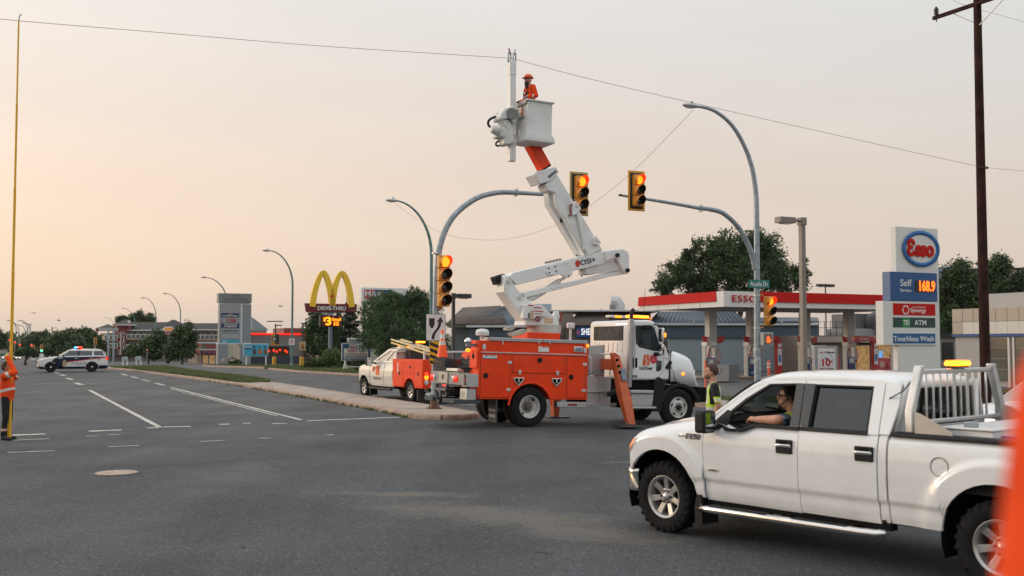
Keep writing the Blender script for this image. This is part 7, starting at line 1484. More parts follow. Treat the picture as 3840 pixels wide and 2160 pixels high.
for L_, lab in ((7.5, 'red curved arch post beside the second canopy column'), (16.6, 'red curved arch post beside the station shop front')):
    a_ = thing('arch_post', lab, 'post', cc + VD * L_ + UD * 3.4, RA, 'red arch posts'); pts = [(.0, .14), (.0, 2.5), (-.12, 2.82), (-.45, 3.0), (-2.3, 3.0), (-2.3, 2.62), (-.62, 2.62), (-.48, 2.5), (-.48, .14)]
    MB().prism(pts, -.16, .16).build('arch', REDR, a_, bevel=.04, seg=3); MB().b2(-.42, -.06, -.175, -.155, .9, 2.1).build('poster', EWHT, a_); MB().b2(-.36, -.12, -.185, -.172, 1.15, 1.65).build('poster_picture', flat('poster_blue', (.05, .18, .35)), a_); text('Synergy', .22, SIGW, frame((-1.4, -.17, 2.82), (1, 0, 0), (0, 0, 1)), a_, wid=.9, bold=.01); MB().b2(-.40, -.08, -.175, -.155, 2.2, 2.45).build('poster', EWHT, a_)
# grey slanted bin, delineator, wash-rewards board
S = Site('refuse_bin', 'grey slatted sloping-front bin beside the first canopy column', 'bin', 2730, 66)
S.pr('bin_body', [(2688, 1428), (2705, 1380), (2740, 1367), (2774, 1367), (2774, 1428)], 0, 1.2, flat('bin_grey', (.13, .13, .135)))
for k in range(7): q0, q1 = S.c(2690 + k * 3.4, 1424 - k * 8), S.c(2732, 1424 - k * 8); MB().b2(q0[0] - .02, q1[0], -.04, .0, q0[1] - .10, q0[1] + .03).build('slat', flat('slat_tan', (.36, .33, .30)), S.o, bevel=.006)
S = Site('delineator_post', 'thin orange-red flexible delineator post behind the vest man', 'post', 2650, 40); S.box('tube', 2644, 1352, 2651, 1462, 0, .06, flat('delineator_orange', (.7, .12, .06)), ground=True, bevel=.01)
S = Site('delineator_post', 'orange delineator post with white bands between the pumps', 'post', 2886, 62); S.box('tube', 2882, 1352, 2890, 1412, 0, .12, flat('delineator_orange', (.7, .12, .06)), ground=True, bevel=.02); S.box('white_band', 2881, 1362, 2891, 1367, -.01, .13, REFLECT); S.box('white_band', 2881, 1374, 2891, 1379, -.01, .13, REFLECT)
S = Site('reward_board', 'grey framed advertising board with large red ten-cent offer', 'sign', 3100, 58)
fr_ = S.box('frame', 3055, 1298, 3144, 1420, 0, .25, flat('board_grey', (.30, .30, .30)), bevel=.03, ground=True); S.box('poster', 3067, 1307, 3134, 1400, -.02, .01, flat('poster_white', (.70, .66, .66)))
S.txt('10', 3096, 1361, 30, 26, flat('offer_red', (.42, .02, .05)), -.03, bold=.03); S.txt('c', 3119, 1354, 8, 10, MATS['offer_red'], -.03, bold=.03); S.txt('Save', 3101, 1344, 14, 7, SIGB, -.03); S.txt('when you redeem', 3101, 1383, 52, 8, SIGB, -.03); S.txt('+ Optimum', 3111, 1321, 38, 7, SIGB, -.03)
q = S.c(3101, 1362, -.025); MB().ring([(q[0] + .46 * math.cos(a), -.026, q[1] + .60 * math.sin(a)) for a in lin(0, 6.2832, 30)[:-1]], [(q[0] + .44 * math.cos(a), -.026, q[1] + .58 * math.sin(a)) for a in lin(0, 6.2832, 30)[:-1]]).build('offer_ring', flat('ring_blue', (.05, .25, .45)), S.o)
S.txt('Esso', 3081, 1321, 10, 6, ERED, -.03)
# --- station shop
S = Site('station_shop', 'beige station shop with dark glass front, lit shelves and posters', 'shop', 3280, 90)
BEIGE = flat('beige_panel', (.40, .335, .27), var=.06, grime=.1); DKG = flat('dark_front', (.025, .024, .023)); WARMI = mat('warm_interior', (.35, .24, .12), .7, var=.8, vs_=2.5, emit=.28, ecol='#c89050')
S.box('wall', 3045, 1258, 3545, 1440, .5, 9, flat('shop_taupe', (.15, .12, .10), var=.12), ground=True); S.box('glass_front', 3180, 1288, 3540, 1440, .44, .5, DKG, ground=True); S.box('upper_band', 3060, 1262, 3330, 1284, 0, .6, BEIGE); S.box('upper_band', 3330, 1250, 3545, 1284, .02, .6, DKG)
S.box('white_door', 3049, 1295, 3100, 1340, .2, .5, EWHT); S.box('lit_window', 3270, 1294, 3368, 1362, .40, .44, WARMI); S.box('lit_window', 3190, 1296, 3262, 1400, .40, .44, WARMI); S.box('red_promo', 3110, 1330, 3150, 1400, .40, .5, flat('poster_pink_red', (.42, .05, .07))); S.box('lit_window', 3375, 1294, 3450, 1430, .40, .44, mat('dim_interior', (.12, .09, .06), .5, var=.9, vs_=2, emit=.06, ecol='#a08060'))
for k in range(9): S.box('shelf_item', 3290 + k * 9, 1312 + (k % 3) * 9, 3296 + k * 9, 1320 + (k % 3) * 9, .36, .42, flat('item_%d' % (k % 4), ((.5, .35, .1), (.35, .06, .05), (.1, .2, .35), (.55, .5, .4))[k % 4]))
for x0, x1 in ((3290, 3326), (3328, 3364), (3372, 3392)):
    q = S.box('red_poster', x0, 1343, x1, 1390, .3, .36, flat('poster_pink_red', (.42, .05, .07))); c_ = S.c((x0 + x1) / 2, 1366, .29); MB().lathe([(.3, 0), (.001, .01)], 16, Matrix.Translation((c_[0], .295, c_[1])) @ Matrix.Rotation(R(90), 4, 'X'), cap=False).build('poster_disc', flat('poster_tan', (.5, .3, .2)), q)
q = S.box('ice_poster', 3399, 1320, 3430, 1392, .25, .3, flat('poster_navy', (.015, .06, .13)))
for k, st in enumerate(("Don't", 'Forget', 'The Ice!')): S.txt(st, 3414, 1353 + k * 9, 22, 6, SIGW, .23, q)
q = S.box('ice_freezer', 3434, 1318, 3467, 1392, .2, .4, flat('freezer_pale', (.35, .42, .47))); S.pr('freezer_picture', [(3438, 1388), (3440, 1345), (3450, 1332), (3462, 1345), (3463, 1388)], .17, .2, flat('glacier_blue', (.02, .12, .28)), q); q = S.box('banner', 3414, 1302, 3450, 1318, .2, .3, flat('poster_navy', (.015, .06, .13))); S.txt('ARCTIC GLACIER', 3432, 1311, 30, 6, SIGW, .18, q); S.box('price_screen', 3297, 1316, 3310, 1341, .3, .36, mat('screen_glow', (.2, .35, .5), .4, emit=.8, ecol='#5090d0', var=.6, vs_=4), bevel=0)
for k in range(2): S.box('rail', 3360, 1349 + k * 20, 3420, 1352 + k * 20, -.6, -.55, BLACK)
for x in (3362, 3390, 3418): S.box('rail_post', x - 1.5, 1348, x + 1.5, 1395, -.6, -.55, BLACK, ground=True)
AC = flat('rooftop_grey', (.10, .105, .11)); S.box('rooftop_unit', 3207, 1176, 3276, 1232, 3, 6, AC); S.box('unit_base', 3205, 1232, 3310, 1262, 2.5, 6, flat('unit_base', (.3, .3, .3)))
for k in range(5): S.box('roof_rail_post', 3070 + k * 22, 1205, 3072 + k * 22, 1262, .2, .26, BLACK)
for y in (1205, 1228): S.box('roof_rail', 3068, y, 3160, y + 2.5, .2, .26, BLACK)
dsh = MB(); dsh.lathe([(.02, .0), (.35, .05), (.75, .2), (1.05, .42)], 20, Matrix.Translation((S.c(3290, 1215, 2)[0], 2, S.c(3290, 1215, 2)[1])) @ Matrix.Rotation(R(-60), 4, 'X') @ Matrix.Rotation(R(25), 4, 'Y'), cap=False); dsh.build('satellite_dish', AC, S.o, solid=.02); S.box('dish_mast', 3280, 1222, 3284, 1262, 2, 2.1, AC)
# --- car wash at the right, wall running towards the viewer
S = Site('car_wash', 'beige and white car wash with blue stripe and wide glass bays', 'building', 3600, 62, tuple(-UD)); S0 = S
CREAMW = flat('cream_panel', (.58, .55, .50), var=.05, grime=.1); GREYP = flat('grey_panel', (.34, .33, .32), var=.06)
xa = S.c(3570, 1200)[0]; xe = S.c(3960, 1200)[0]
zt1, zt2, zt3, zt4 = S.c(3570, 1160)[1], S.c(3570, 1208)[1], S.c(3570, 1253)[1], S.c(3570, 1263)[1]
MB().b2(xa + .1, xe, .12, 12, 0, zt1 - .05).build('core', GREYP, S.o)
npn = 9
for k in range(npn):
    a, b = xa + (xe - xa) * k / npn, xa + (xe - xa) * (k + 1) / npn; MB().b2(a + .012, b - .012, 0, .1, zt2, zt1).build('beige_panel', BEIGE, S.o, bevel=.01)
    MB().b2(a + .006, b - .006, .01, .1, zt3, zt2 - .015).build('cream_panel', BEIGE if k == 0 else CREAMW, S.o, bevel=.006)
MB().b2(xa, xe, -.05, .1, zt4, zt3 - .02).build('blue_stripe', flat('stripe_blue', (.015, .06, .22)), S.o); MB().b2(xe - 6, xe, 1.5, 4, zt1 - .05, zt1 + .9).build('rooftop_box', flat('rooftop_box', (.36, .35, .34)), S.o)
g0 = S.c(3690, 1300)[0]; BAY = mat('bay_glass', (.10, .10, .085), .12, var=.35, vs_=.8, coat=.4)
for a, b in ((3695, 3782), (3800, 3960)):
    p, q = S.c(a, 1270)[0], S.c(b, 1270)[0]; gl = MB().b2(p, q, .02, .10, .35, zt4 - .1).build('bay_window', BAY, S.o)
    for k in range(1, 4): MB().b2(p, q, -.0, .02, .35 + k * .62, .38 + k * .62).build('mullion', flat('mullion_grey', (.2, .2, .19)), gl)
    for e in (p, q): MB().b2(e - .06, e + .06, -.03, .1, 0, zt4 - .05).build('frame_post', CREAMW, gl)
# grey side block with dark window
S = Site('car_wash_office', 'grey panelled side block with a dark window left of the utility pole', 'building', 3600, 66)
S.box('wall', 3520, 1268, 3660, 1440, 0, 4, GREYP, ground=True); S.box('roof_edge', 3515, 1256, 3662, 1268, -.15, 4.1, DKG); w0 = S.box('window_frame', 3531, 1283, 3577, 1350, -.02, .02, DKG); S.box('pane', 3534, 1286, 3574, 1347, -.035, -.02, DGLASS, w0)
for x in (3582, 3612, 3640): S.box('wall_seam', x, 1270, x + 1.5, 1420, -.012, .0, flat('seam_dark', (.15, .15, .15)), bevel=0)
q = S.box('wash_label', 3545, 1351, 3572, 1361, -.03, 0, flat('wash_blue', (.015, .10, .26))); S.txt('TOUCHLESS', 3558, 1356, 22, 5, SIGW, -.04, q); S.box('pay_box', 3628, 1340, 3655, 1368, -.5, -.2, EBLU, bevel=.02); S.box('pay_sign', 3628, 1322, 3646, 1338, -.4, -.37, EWHT); S.box('pay_post', 3634, 1366, 3648, 1420, -.45, -.25, flat('board_grey', (.3, .3, .3)), ground=True)
# --- long grey and blue strip mall
S = Site('strip_mall', 'long low strip mall with blue metal and brown shingle roofs', 'building', 2200, 92, (1, 0, 0), zb=-.3)
BLUM = flat('blue_siding', (.055, .085, .115), var=.08); LWALL = flat('pale_blue_wall', (.24, .29, .32), var=.06); SHIN = mat('brown_shingle', (.085, .068, .058), .85, var=.3, vs_=2.5, bump=.6, bs=8); TAUW = flat('taupe_siding', (.24, .20, .165), var=.06); TRIM = flat('roof_trim', (.52, .53, .54))
S.box('left_wall', 1755, 1228, 2080, 1300, 0, 12, BLUM, ground=True); S.box('left_side_wall', 1700, 1228, 1757, 1300, .6, 12, flat('side_blue_grey', (.12, .14, .15)), ground=True)
S.box('eave', 1748, 1219, 2085, 1228, -.5, 12, TRIM, bevel=.02); S.box('eave', 1676, 1217, 1757, 1227, .2, 12, TRIM, bevel=.02)
def roofpoly(n_, L_, ridge_y, m, seams=0, s_=S):
    """L_: px points of the sloping front: the first two lie on the eave, the rest on the ridge line set back by ridge_y"""
    e = [V(*(lambda p: (p[0], -.5, p[1]))(s_.c(x, y, -.5))) for x, y in L_[:2]]; r_ = [V(*(lambda p: (p[0], ridge_y, p[1]))(s_.c(x, y, ridge_y))) for x, y in L_[2:]]
    o = MB().poly(e + r_).build(n_, m, s_.o, solid=.08)
    a, b, c_, d = e[0], e[1], r_[0], r_[-1]
    for k in range(seams):
        t = (k + .5) / seams; p = a.lerp(b, t); q = d.lerp(c_, t); MB().tube([p + V(0, -.03, .03), q + V(0, -.03, .03)], .035, 4).build('standing_seam', m, o)
    return o
BLUR = flat('blue_metal_roof', (.05, .075, .10), rough=.45, var=.08)
roofpoly('shingle_roof', [(1672, 1218), (1900, 1218), (1880, 1149), (1735, 1156)], 8, SHIN); roofpoly('metal_roof', [(1748, 1220), (2085, 1220), (1990, 1150), (1886, 1149)], 7, BLUR, 16)
S.box('flat_parapet', 2025, 1166, 2150, 1262, 1.5, 10, TAUW, ground=False); S.box('parapet_trim', 2020, 1162, 2480, 1168, 1.2, 11, TRIM)
MB().b2(S.c(2025, 1200)[0], S.c(2160, 1200)[0], 1.6, 10, 0, S.c(2025, 1262, 1.6)[1]).build('lower_wall', TAUW, S.o)
roofpoly('shingle_roof', [(2120, 1222), (2440, 1222), (2440, 1168), (2175, 1168)], 3, SHIN); S.box('shop_fascia', 2120, 1222, 2440, 1270, 0, 8, flat('brown_fascia', (.10, .085, .075)), ground=True)
sb_ = S.box('shop_sign', 2161, 1225, 2300, 1264, -.25, 0, flat('paint_shop_blue', (.015, .09, .27)), bevel=.02); S.txt('SHERWIN', 2222, 1245, 84, 24, mat('lit_white', (.8, .8, .8), .4, emit=.6, ecol='#ffffff'), -.28, sb_, bold=.02); q = S.c(2168, 1246, -.27); MB().ell((q[0], -.27, q[1]), (.14, .03, .22)).build('paint_can_symbol', flat('can_red', (.5, .1, .2)), sb_)
roofpoly('metal_roof', [(2424, 1217), (2802, 1208), (2752, 1166), (2468, 1168)], 5, BLUR, 22); S.box('mansard_band', 2424, 1218, 3070, 1268, -.2, 6, BLUM, bevel=.02); S.box('gutter', 2420, 1212, 3072, 1220, -.5, 0, TRIM, bevel=.02); roofpoly('metal_roof', [(2800, 1210), (3070, 1210), (3070, 1196), (2790, 1198)], 3, BLUR, 10)
S.box('main_wall', 2440, 1268, 3070, 1420, 0, 10, LWALL, ground=True); S.box('upper_roof_box', 2790, 1190, 3066, 1210, 6, 12, flat('pale_roof_box', (.28, .36, .40)))
w0 = S.box('window_frame', 2484, 1270, 2508, 1310, -.04, 0, TRIM); S.box('pane', 2487, 1273, 2505, 1307, -.05, -.04, DGLASS, w0)
for x in (2600, 2930): S.box('wall_lamp', x, 1202, x + 5, 1212, -.7, -.5, flat('lamp_pale', (.4, .4, .4)))
q = S.c(2310, 1150, 4); hv = MB(); hv.tube([(q[0] + .3, 4, q[1] - .6), (q[0] + .3, 4, q[1] + .1), (q[0] + .05, 4, q[1] + .45), (q[0] - .5, 4, q[1] + .5)], .55, 10); hv.build('roof_duct', ALUP, S.o); S.box('duct_fan', 2288, 1141, 2312, 1160, 3.6, 4.4, GRY); S.box('vent_pipe', 2252, 1157, 2256, 1168, 3, 3.1, GRY); S.box('left_vent', 1960, 1140, 2068, 1166, 6, 9, flat('pale_roof_box', (.28, .36, .40)))
# --- arched restaurant sign
S = Site('arched_sign', 'tall restaurant sign with yellow arches, dark red board and lit offer panel', 'sign', 1240, 91.5)
YA = mat('arch_yellow', (.82, .50, .012), .4, var=.04, coat=.3); DRED = flat('board_dark_red', (.13, .006, .01), rough=.4)
def archp(L_, w0_, w1_, y0=-.22, y1=.22):
    pts = smooth_path([(*S.c(x, y), 0) for x, y in L_], 5); n = len(pts); mb = MB()
    ws = [w1_ + (w0_ - w1_) * abs(2 * i / (n - 1) - 1) ** .8 for i in range(n)]
    def fn(i, j):
        d = (pts[min(i + 1, n - 1)] - pts[max(i - 1, 0)]).normalized(); q = V(-d.y, d.x, 0) * ws[i] / 2; p = pts[i] + (q if j in (0, 1, 4) else -q); return (p.x, y0 if j in (0, 3, 4) else y1, p.y)
    mb.grid(fn, n, 5); mb.f.append([0, 1, 2, 3]); mb.m.append(0); mb.f.append([(n - 1) * 5 + k for k in range(4)]); mb.m.append(0); return mb.build('arch', YA, S.o, smooth=40)
archp([(1170, 1150), (1176, 1110), (1186, 1070), (1200, 1035), (1211, 1022), (1222, 1034), (1234, 1070), (1242, 1110), (1246, 1145)], .54, .36); archp([(1244, 1145), (1249, 1110), (1257, 1070), (1270, 1036), (1281, 1024), (1293, 1036), (1306, 1072), (1313, 1112), (1317, 1152)], .54, .36)
bd = S.pr('name_board', [(1144, 1137), (1340, 1141), (1336, 1171), (1149, 1170)], -.14, .14, DRED); S.txt('DRIVE-THRU', 1244, 1157, 105, 15, SIGW, -.24, bd, bold=.02)
S.box('board_support', 1185, 1170, 1300, 1175, -.1, .1, flat('sign_steel_blue', (.12, .16, .2))); S.box('pole', 1236, 1172, 1246, 1315, -.16, .16, MATS['sign_steel_blue'], ground=True)
pn = S.box('offer_panel', 1205, 1183, 1281, 1225, -.30, .1, flat('panel_dark_red', (.09, .006, .006)), bevel=.02); S.box('panel_side', 1201, 1183, 1206, 1225, -.28, .1, SIGB, pn)
S.txt('$', 1217, 1198, 9, 14, LEDY, -.315, pn, bold=.02); S.txt('3', 1232, 1206, 21, 30, LEDY, -.315, pn, bold=.03); S.txt('Small', 1262, 1198, 33, 11, LEDY, -.315, pn, bold=.015); S.txt('Cold', 1261, 1209, 18, 8, LEDY, -.315, pn, bold=.015); S.txt('Brew', 1261, 1217, 21, 8, LEDY, -.315, pn, bold=.015)
lf = S.c(1245, 1111, -.24); s_ = .17; MB().prism([(lf[0] + x * s_, lf[1] + y * s_) for x, y in [(0, 1), (.2, .62), (.42, .72), (.36, .25), (.62, .48), (.7, .3), (1, .36), (.85, 0), (.95, -.1), (.45, -.5), (.5, -.66), (.08, -.58), (.08, -1), (-.08, -1), (-.08, -.58), (-.5, -.66), (-.45, -.5), (-.95, -.1), (-.85, 0), (-1, .36), (-.7, .3), (-.62, .48), (-.36, .25), (-.42, .72), (-.2, .62)]], -.245, -.235).build('maple_leaf', flat('leaf_red', (.6, .03, .01)), S.o)
# --- grey mall pylon
S = Site('mall_pylon', 'tall grey panelled mall pylon with tenant signs and two legs', 'sign', 885, 118)
PGR = flat('pylon_grey', (.235, .25, .265), var=.05, grime=.1); PG2 = flat('pylon_panel_grey', (.28, .295, .31), var=.04)
S.box('crown', 821, 1099, 944, 1136, -.18, 1.2, flat('crown_grey', (.19, .20, .205)), bevel=.02); S.box('shaft', 824, 1140, 941, 1288, 0, 1.0, PGR, bevel=.02); S.box('crown_gap', 823, 1136, 943, 1140, -.05, 1.05, TRIM); S.box('leg', 818, 1290, 854, 1420, -.1, 1.1, PGR, bevel=.02, ground=True); S.box('leg', 900, 1290, 940, 1420, -.1, 1.1, PGR, bevel=.02, ground=True); S.box('leg_cap', 816, 1287, 942, 1291, -.12, 1.12, TRIM)
S.box('face_panel', 829, 1142, 902, 1286, -.04, .0, PG2); S.box('face_strip', 903, 1142, 908, 1286, -.06, .0, TRIM)
DCH = flat('crown_letter', (.10, .105, .11)); S.txt('THE', 886, 1109, 26, 7, DCH, -.2); S.txt('CENTRE', 886, 1124, 88, 14, DCH, -.2, sp=1.1)
NVP = flat('tenant_navy', (.012, .03, .09))
for y0, y1, m_, lines in ((1174, 1190, NVP, [('CINEPLEX CINEMAS', 1185, 60, 5, SIGW)]), (1194, 1210, PG2, [('GoodLife', 1198, 32, 6, REDS), ('FITNESS', 1205, 28, 5, REDS)]), (1213, 1230, NVP, [('THE SHOE', 1218, 50, 6, SIGW), ('COMPANY', 1225, 50, 6, SIGW)]), (1233, 1250, PG2, [('URBAN PLANET', 1241, 58, 6, SIGB)]), (1253, 1270, flat('blank_panel', (.33, .345, .34)), []), (1273, 1288, flat('tenant_aqua', (.06, .32, .42)), [('go', 842, 0, 0, SIGW)])):
    q = S.box('tenant_sign', 830, y0, 897, y1, -.09, -.04, m_, bevel=.01)
    for st, y, w_, h_, mm in lines:
        if st == 'go': S.txt('go', 843, 1280, 14, 10, SIGW, -.1, q)
        else: S.txt(st, 864, y, w_, h_, mm, -.1, q, bold=.01)
q = S.c(864, 1180, -.1); MB().ell((q[0], -.1, q[1]), (.32, .02, .08)).build('round_mark', flat('mark_gold', (.35, .25, .12)), S.o)
S.box('red_roundel', 874, 1198, 884, 1208, -.11, -.09, REDS)
# --- grey restaurant with red roof strip
S = Site('grey_restaurant', 'grey flat-roofed restaurant with a glowing red roof strip and wide window', 'restaurant', 1050, 122)
GRW = flat('grey_stucco', (.185, .18, .172), var=.05); S.box('wall', 938, 1256, 1146, 1420, 0, 10, GRW, ground=True); S.box('roof_strip', 935, 1249, 1150, 1256, -.15, 10, mat('glow_red_strip', '#d81808', .4, emit=.9, ecol='#ff2010'), bevel=.02); S.box('base_band', 938, 1337, 1146, 1420, -.05, .0, flat('slate_base', (.035, .045, .06)), ground=True)
w0 = S.box('window_frame', 1003, 1299, 1085, 1336, -.06, .02, flat('bronze_frame', (.07, .055, .045))); 
for a, b in ((1005, 1030), (1032, 1057), (1059, 1083)): S.box('pane', a, 1302, b, 1334, -.075, -.06, mat('dim_diner_window', (.05, .042, .036), .1, var=.5, emit=.05, ecol='#a06030'), w0)
for x, y in ((1027, 1314), (1038, 1318), (1070, 1315), (1007, 1316), (1050, 1312), (1076, 1320)): q = S.c(x, y, -.1); MB().ell((q[0], -.09, q[1]), (.11, .04, .11), 8, 6).build('pendant_glow', REDL, w0)
S.box('window_awning', 1000, 1294, 1088, 1299, -.5, .0, flat('awning_grey', (.16, .16, .16))); S.box('brick_wing', 1146, 1250, 1215, 1420, -.6, 8, flat('dark_brick', (.045, .028, .022), var=.2), ground=True); S.box('upper_block', 1065, 1230, 1150, 1252, 3, 9, flat('brick_block', (.085, .05, .042), var=.15)); S.box('wing_awning', 1150, 1298, 1215, 1304, -1.4, -.6, flat('awning_grey', (.16, .16, .16))); dw = S.box('door_glass', 1163, 1308, 1203, 1395, -.64, -.6, mat('lit_door', (.3, .25, .17), .3, var=.5, emit=.22, ecol='#c0a070')); S.box('door_frame', 1181, 1308, 1184, 1395, -.67, -.64, DKG, dw)
rl_ = S.box('round_logo', 1172, 1256, 1194, 1280, -.72, -.6, flat('logo_orange', (.65, .16, .03), emit=.3), bevel=.25); S.box('logo_band', 1170, 1264, 1196, 1272, -.75, -.7, flat('logo_red', (.5, .03, .02), emit=.2), rl_); S.box('roof_strip', 1220, 1248, 1262, 1254, -.6, 2, MATS['glow_red_strip'])
S.pr('pyramid_roof', [(944, 1237), (944, 1188), (1008, 1237)], 14, 15, flat('pale_blue_roof', (.22, .33, .37))); S.box('pyramid_base', 940, 1237, 1000, 1250, 14, 18, TAUW)
# --- coffee shop
S = Site('coffee_shop', 'brick coffee shop with red lettering and striped awning', 'shop', 785, 150)
S.box('wall', 738, 1288, 850, 1420, 0, 8, flat('stone_brown', (.16, .12, .095), var=.25), ground=True); S.box('cornice', 735, 1282, 850, 1288, -.1, 8, TRIM); S.box('tan_pier', 738, 1287, 754, 1420, -.3, 0, flat('pier_tan', (.34, .23, .16), var=.1), ground=True); S.txt('Tim', 782, 1299, 20, 12, flat('script_red', (.5, .02, .025)), -.1, bold=.03, shear=.3); S.txt('Hortons', 812, 1300, 32, 11, MATS['script_red'], -.1, bold=.03, shear=.3); S.txt('*', 746, 1304, 14, 26, MATS['script_red'], -.35, bold=.05)
for k in range(9): S.box('awning_stripe', 756 + k * 8.5, 1314, 764 + k * 8.5, 1326, -.6, -.1, flat(('awning_red' if k % 2 else 'awning_plum'), (.32, .03, .06) if k % 2 else (.08, .04, .09)))
S.box('lamp_rail', 740, 1309, 850, 1313, -.5, -.3, TRIM); S.box('red_awning', 732, 1312, 748, 1326, -.8, -.3, flat('awning_salmon', (.40, .12, .09)))
for x in (760, 785, 808): w0 = S.box('window_frame', x, 1330, x + 20, 1392, -.05, 0, TRIM); S.box('pane', x + 1.5, 1332, x + 18.5, 1390, -.07, -.05, WARMI, w0)
# --- apartment block
S = Site('apartment_block', 'three-storey red and beige apartment block with dark hip roofs and balconies', 'apartment building', 600, 205)
ABEI = flat('apartment_beige', (.30, .225, .165), var=.08); ARED = flat('apartment_red', (.20, .03, .03), var=.1); AROOF = mat('dark_shingle', (.045, .038, .038), .9, var=.25, vs_=1); ASTON = flat('apartment_stone', (.13, .115, .105), var=.2)
S.box('wall', 455, 1236, 825, 1345, 0, 14, ABEI); S.box('ground_storey', 390, 1322, 825, 1420, -.1, 14, ASTON, ground=True); S.box('wing_wall', 392, 1248, 455, 1345, 1, 14, ABEI); S.box('tower', 438, 1216, 475, 1330, -1, 8, ARED)
def hip(n_, x0, x1, y, xr0, xr1, yr, a=-.8, dep=7):
    e0, e1 = S.c(x0, y, a), S.c(x1, y, a); r0, r1 = S.c(xr0, yr, a + dep), S.c(xr1, yr, a + dep); zb = e0[1]
    o = MB().add([(e0[0], a, zb), (e1[0], a, zb), (e1[0], a + 2 * dep, zb), (e0[0], a + 2 * dep, zb), (r0[0], a + dep, r0[1]), (r1[0], a + dep, r1[1])], [(0, 1, 5, 4), (1, 2, 5), (2, 3, 4, 5), (3, 0, 4), (0, 1, 2, 3)]).build(n_, AROOF, S.o, smooth=0)
    MB().b2(e0[0], e1[0], a - .15, a + .1, zb - .22, zb + .03).build('gutter', TRIM, o)
hip('roof', 370, 437, 1230, 403, 408, 1216, .5, 6); hip('roof', 434, 512, 1216, 470, 480, 1198, -1.5, 5); hip('roof', 445, 700, 1236, 485, 660, 1208); hip('roof', 620, 830, 1234, 640, 850, 1212, -1.2); hip('roof', 600, 730, 1234, 645, 655, 1199, -.4, 6)
ch_ = S.box('chimney', 479, 1212, 492, 1234, -1.6, .2, ARED); S.box('chimney_cap', 482, 1202, 490, 1212, -1.2, -.2, TRIM, ch_); S.box('chimney', 360, 1232, 370, 1242, 0, 2, ARED)
for x0, x1, y0 in ((475, 560, 1262), (735, 818, 1264), (475, 520, 1300), (392, 440, 1266), (392, 440, 1296)):
    sl_ = S.box('balcony', x0, y0 + 6, x1, y0 + 13, -1.6, 0, ABEI); S.box('balcony_glass', x0, y0 - 7, x1, y0 + 6, -1.6, -1.55, mat('balcony_glass', (.10, .11, .12), .15, var=.3), sl_); S.box('top_rail', x0, y0 - 8.5, x1, y0 - 6.5, -1.65, -1.5, SIGW, sl_)
    for x in [x0 + (x1 - x0) * k / 5 for k in range(6)]: S.box('rail_post', x - .7, y0 - 7, x + .7, y0 + 6, -1.65, -1.55, SIGW, sl_)
for x0, y0 in [(x, 1242) for x in (500, 524, 546, 740, 776, 800)] + [(x, y) for y in (1248, 1281, 1312) for x in (396, 406, 425, 441, 460)] + [(x, 1283) for x in (485, 500)]:
    w0 = S.box('window', x0, y0, x0 + (14 if y0 == 1242 else 7), y0 + 17, -.12 if x0 > 476 else -1.12, .1, SIGW); S.box('pane', x0 + 1.2, y0 + 1.2, x0 + (12.8 if y0 == 1242 else 5.8), y0 + 15.5, -.16 if x0 > 476 else -1.16, -.1 if x0 > 476 else -1.1, DGLASS, w0)
for x in (452, 463): S.box('white_strip', x, 1245, x + 1.5, 1330, -1.14, -1, SIGW)
# --- roadside signs
def boardsign(name, label, px0, py0, px1, py1, d, m, legs_=True, dep=.1, group=None, cat='sign', gy=None):
    S_ = Site(name, label, cat, (px0 + px1) / 2, d, None, group); f_ = S_.box('frame', px0, py0, px1, py1, 0, dep, SIGW, bevel=.03); S_.box('face', px0 + 1.2, py0 + 1.2, px1 - 1.2, py1 - 1.2, -.012, .0, m, f_, bevel=.02)
    if legs_:
        for x in (px0 + (px1 - px0) * .1, px1 - (px1 - px0) * .1): S_.box('leg', x - .8, py1, x + .8, 1500, .01, dep - .01, SIGW, ground=True)
    return S_
SKYB = flat('banner_blue', (.06, .33, .50), var=.25, vs_=1.2)
B = boardsign('drink_banner', 'light blue drinks banner sign on white legs in front of the restaurant', 914, 1289, 1006, 1336, 96, SKYB)
for k in range(3): B.txt('%d' % (k + 1), 953 + k * 20, 1302, 7, 9, SIGB, -.03); B.box('cup', 949 + k * 20, 1310, 960 + k * 20, 1328, -.04, -.015, flat('cup_%d' % k, ((.06, .03, .025), (.5, .15, .02), (.2, .08, .04))[k])); 
B.txt('Summer', 932, 1301, 24, 6, SIGW, -.03, bold=.02); B.txt('Drink Days', 932, 1307, 26, 6, EBLU, -.03, bold=.02)
V1 = boardsign('portable_sign', 'portable roadside sign reading visit us with blue food border', 1282, 1287, 1390, 1352, 74, flat('food_border_blue', (.03, .12, .22), var=.7, vs_=1.5), False)
V1.box('white_panel', 1290, 1307, 1380, 1347, -.03, -.01, SIGW); V1.box('header', 1303, 1268, 1385, 1284, 0, .1, SIGW, bevel=.03); V1.txt('FREE MEMBERSHIP', 1345, 1277, 72, 6, flat('ink_navy', (.02, .06, .14)), -.02, bold=.01); V1.txt('VISIT', 1322, 1316, 42, 12, flat('ink_red', (.42, .03, .025)), -.04, bold=.02); V1.txt('US', 1357, 1316, 20, 12, MATS['ink_navy'], -.04, bold=.02)
for st, y, w_, m_ in (('AT OUR NEWLY RENOVATED', 1328, 84, MATS['ink_red']), ('LOCATION AND COME DISCOVER A', 1336, 82, MATS['ink_navy']), ('NEW IN-STORE SHOPPING EXPERIENCE', 1343, 84, MATS['ink_navy'])): V1.txt(st, 1335, y, w_, 5, m_, -.04, bold=.01)
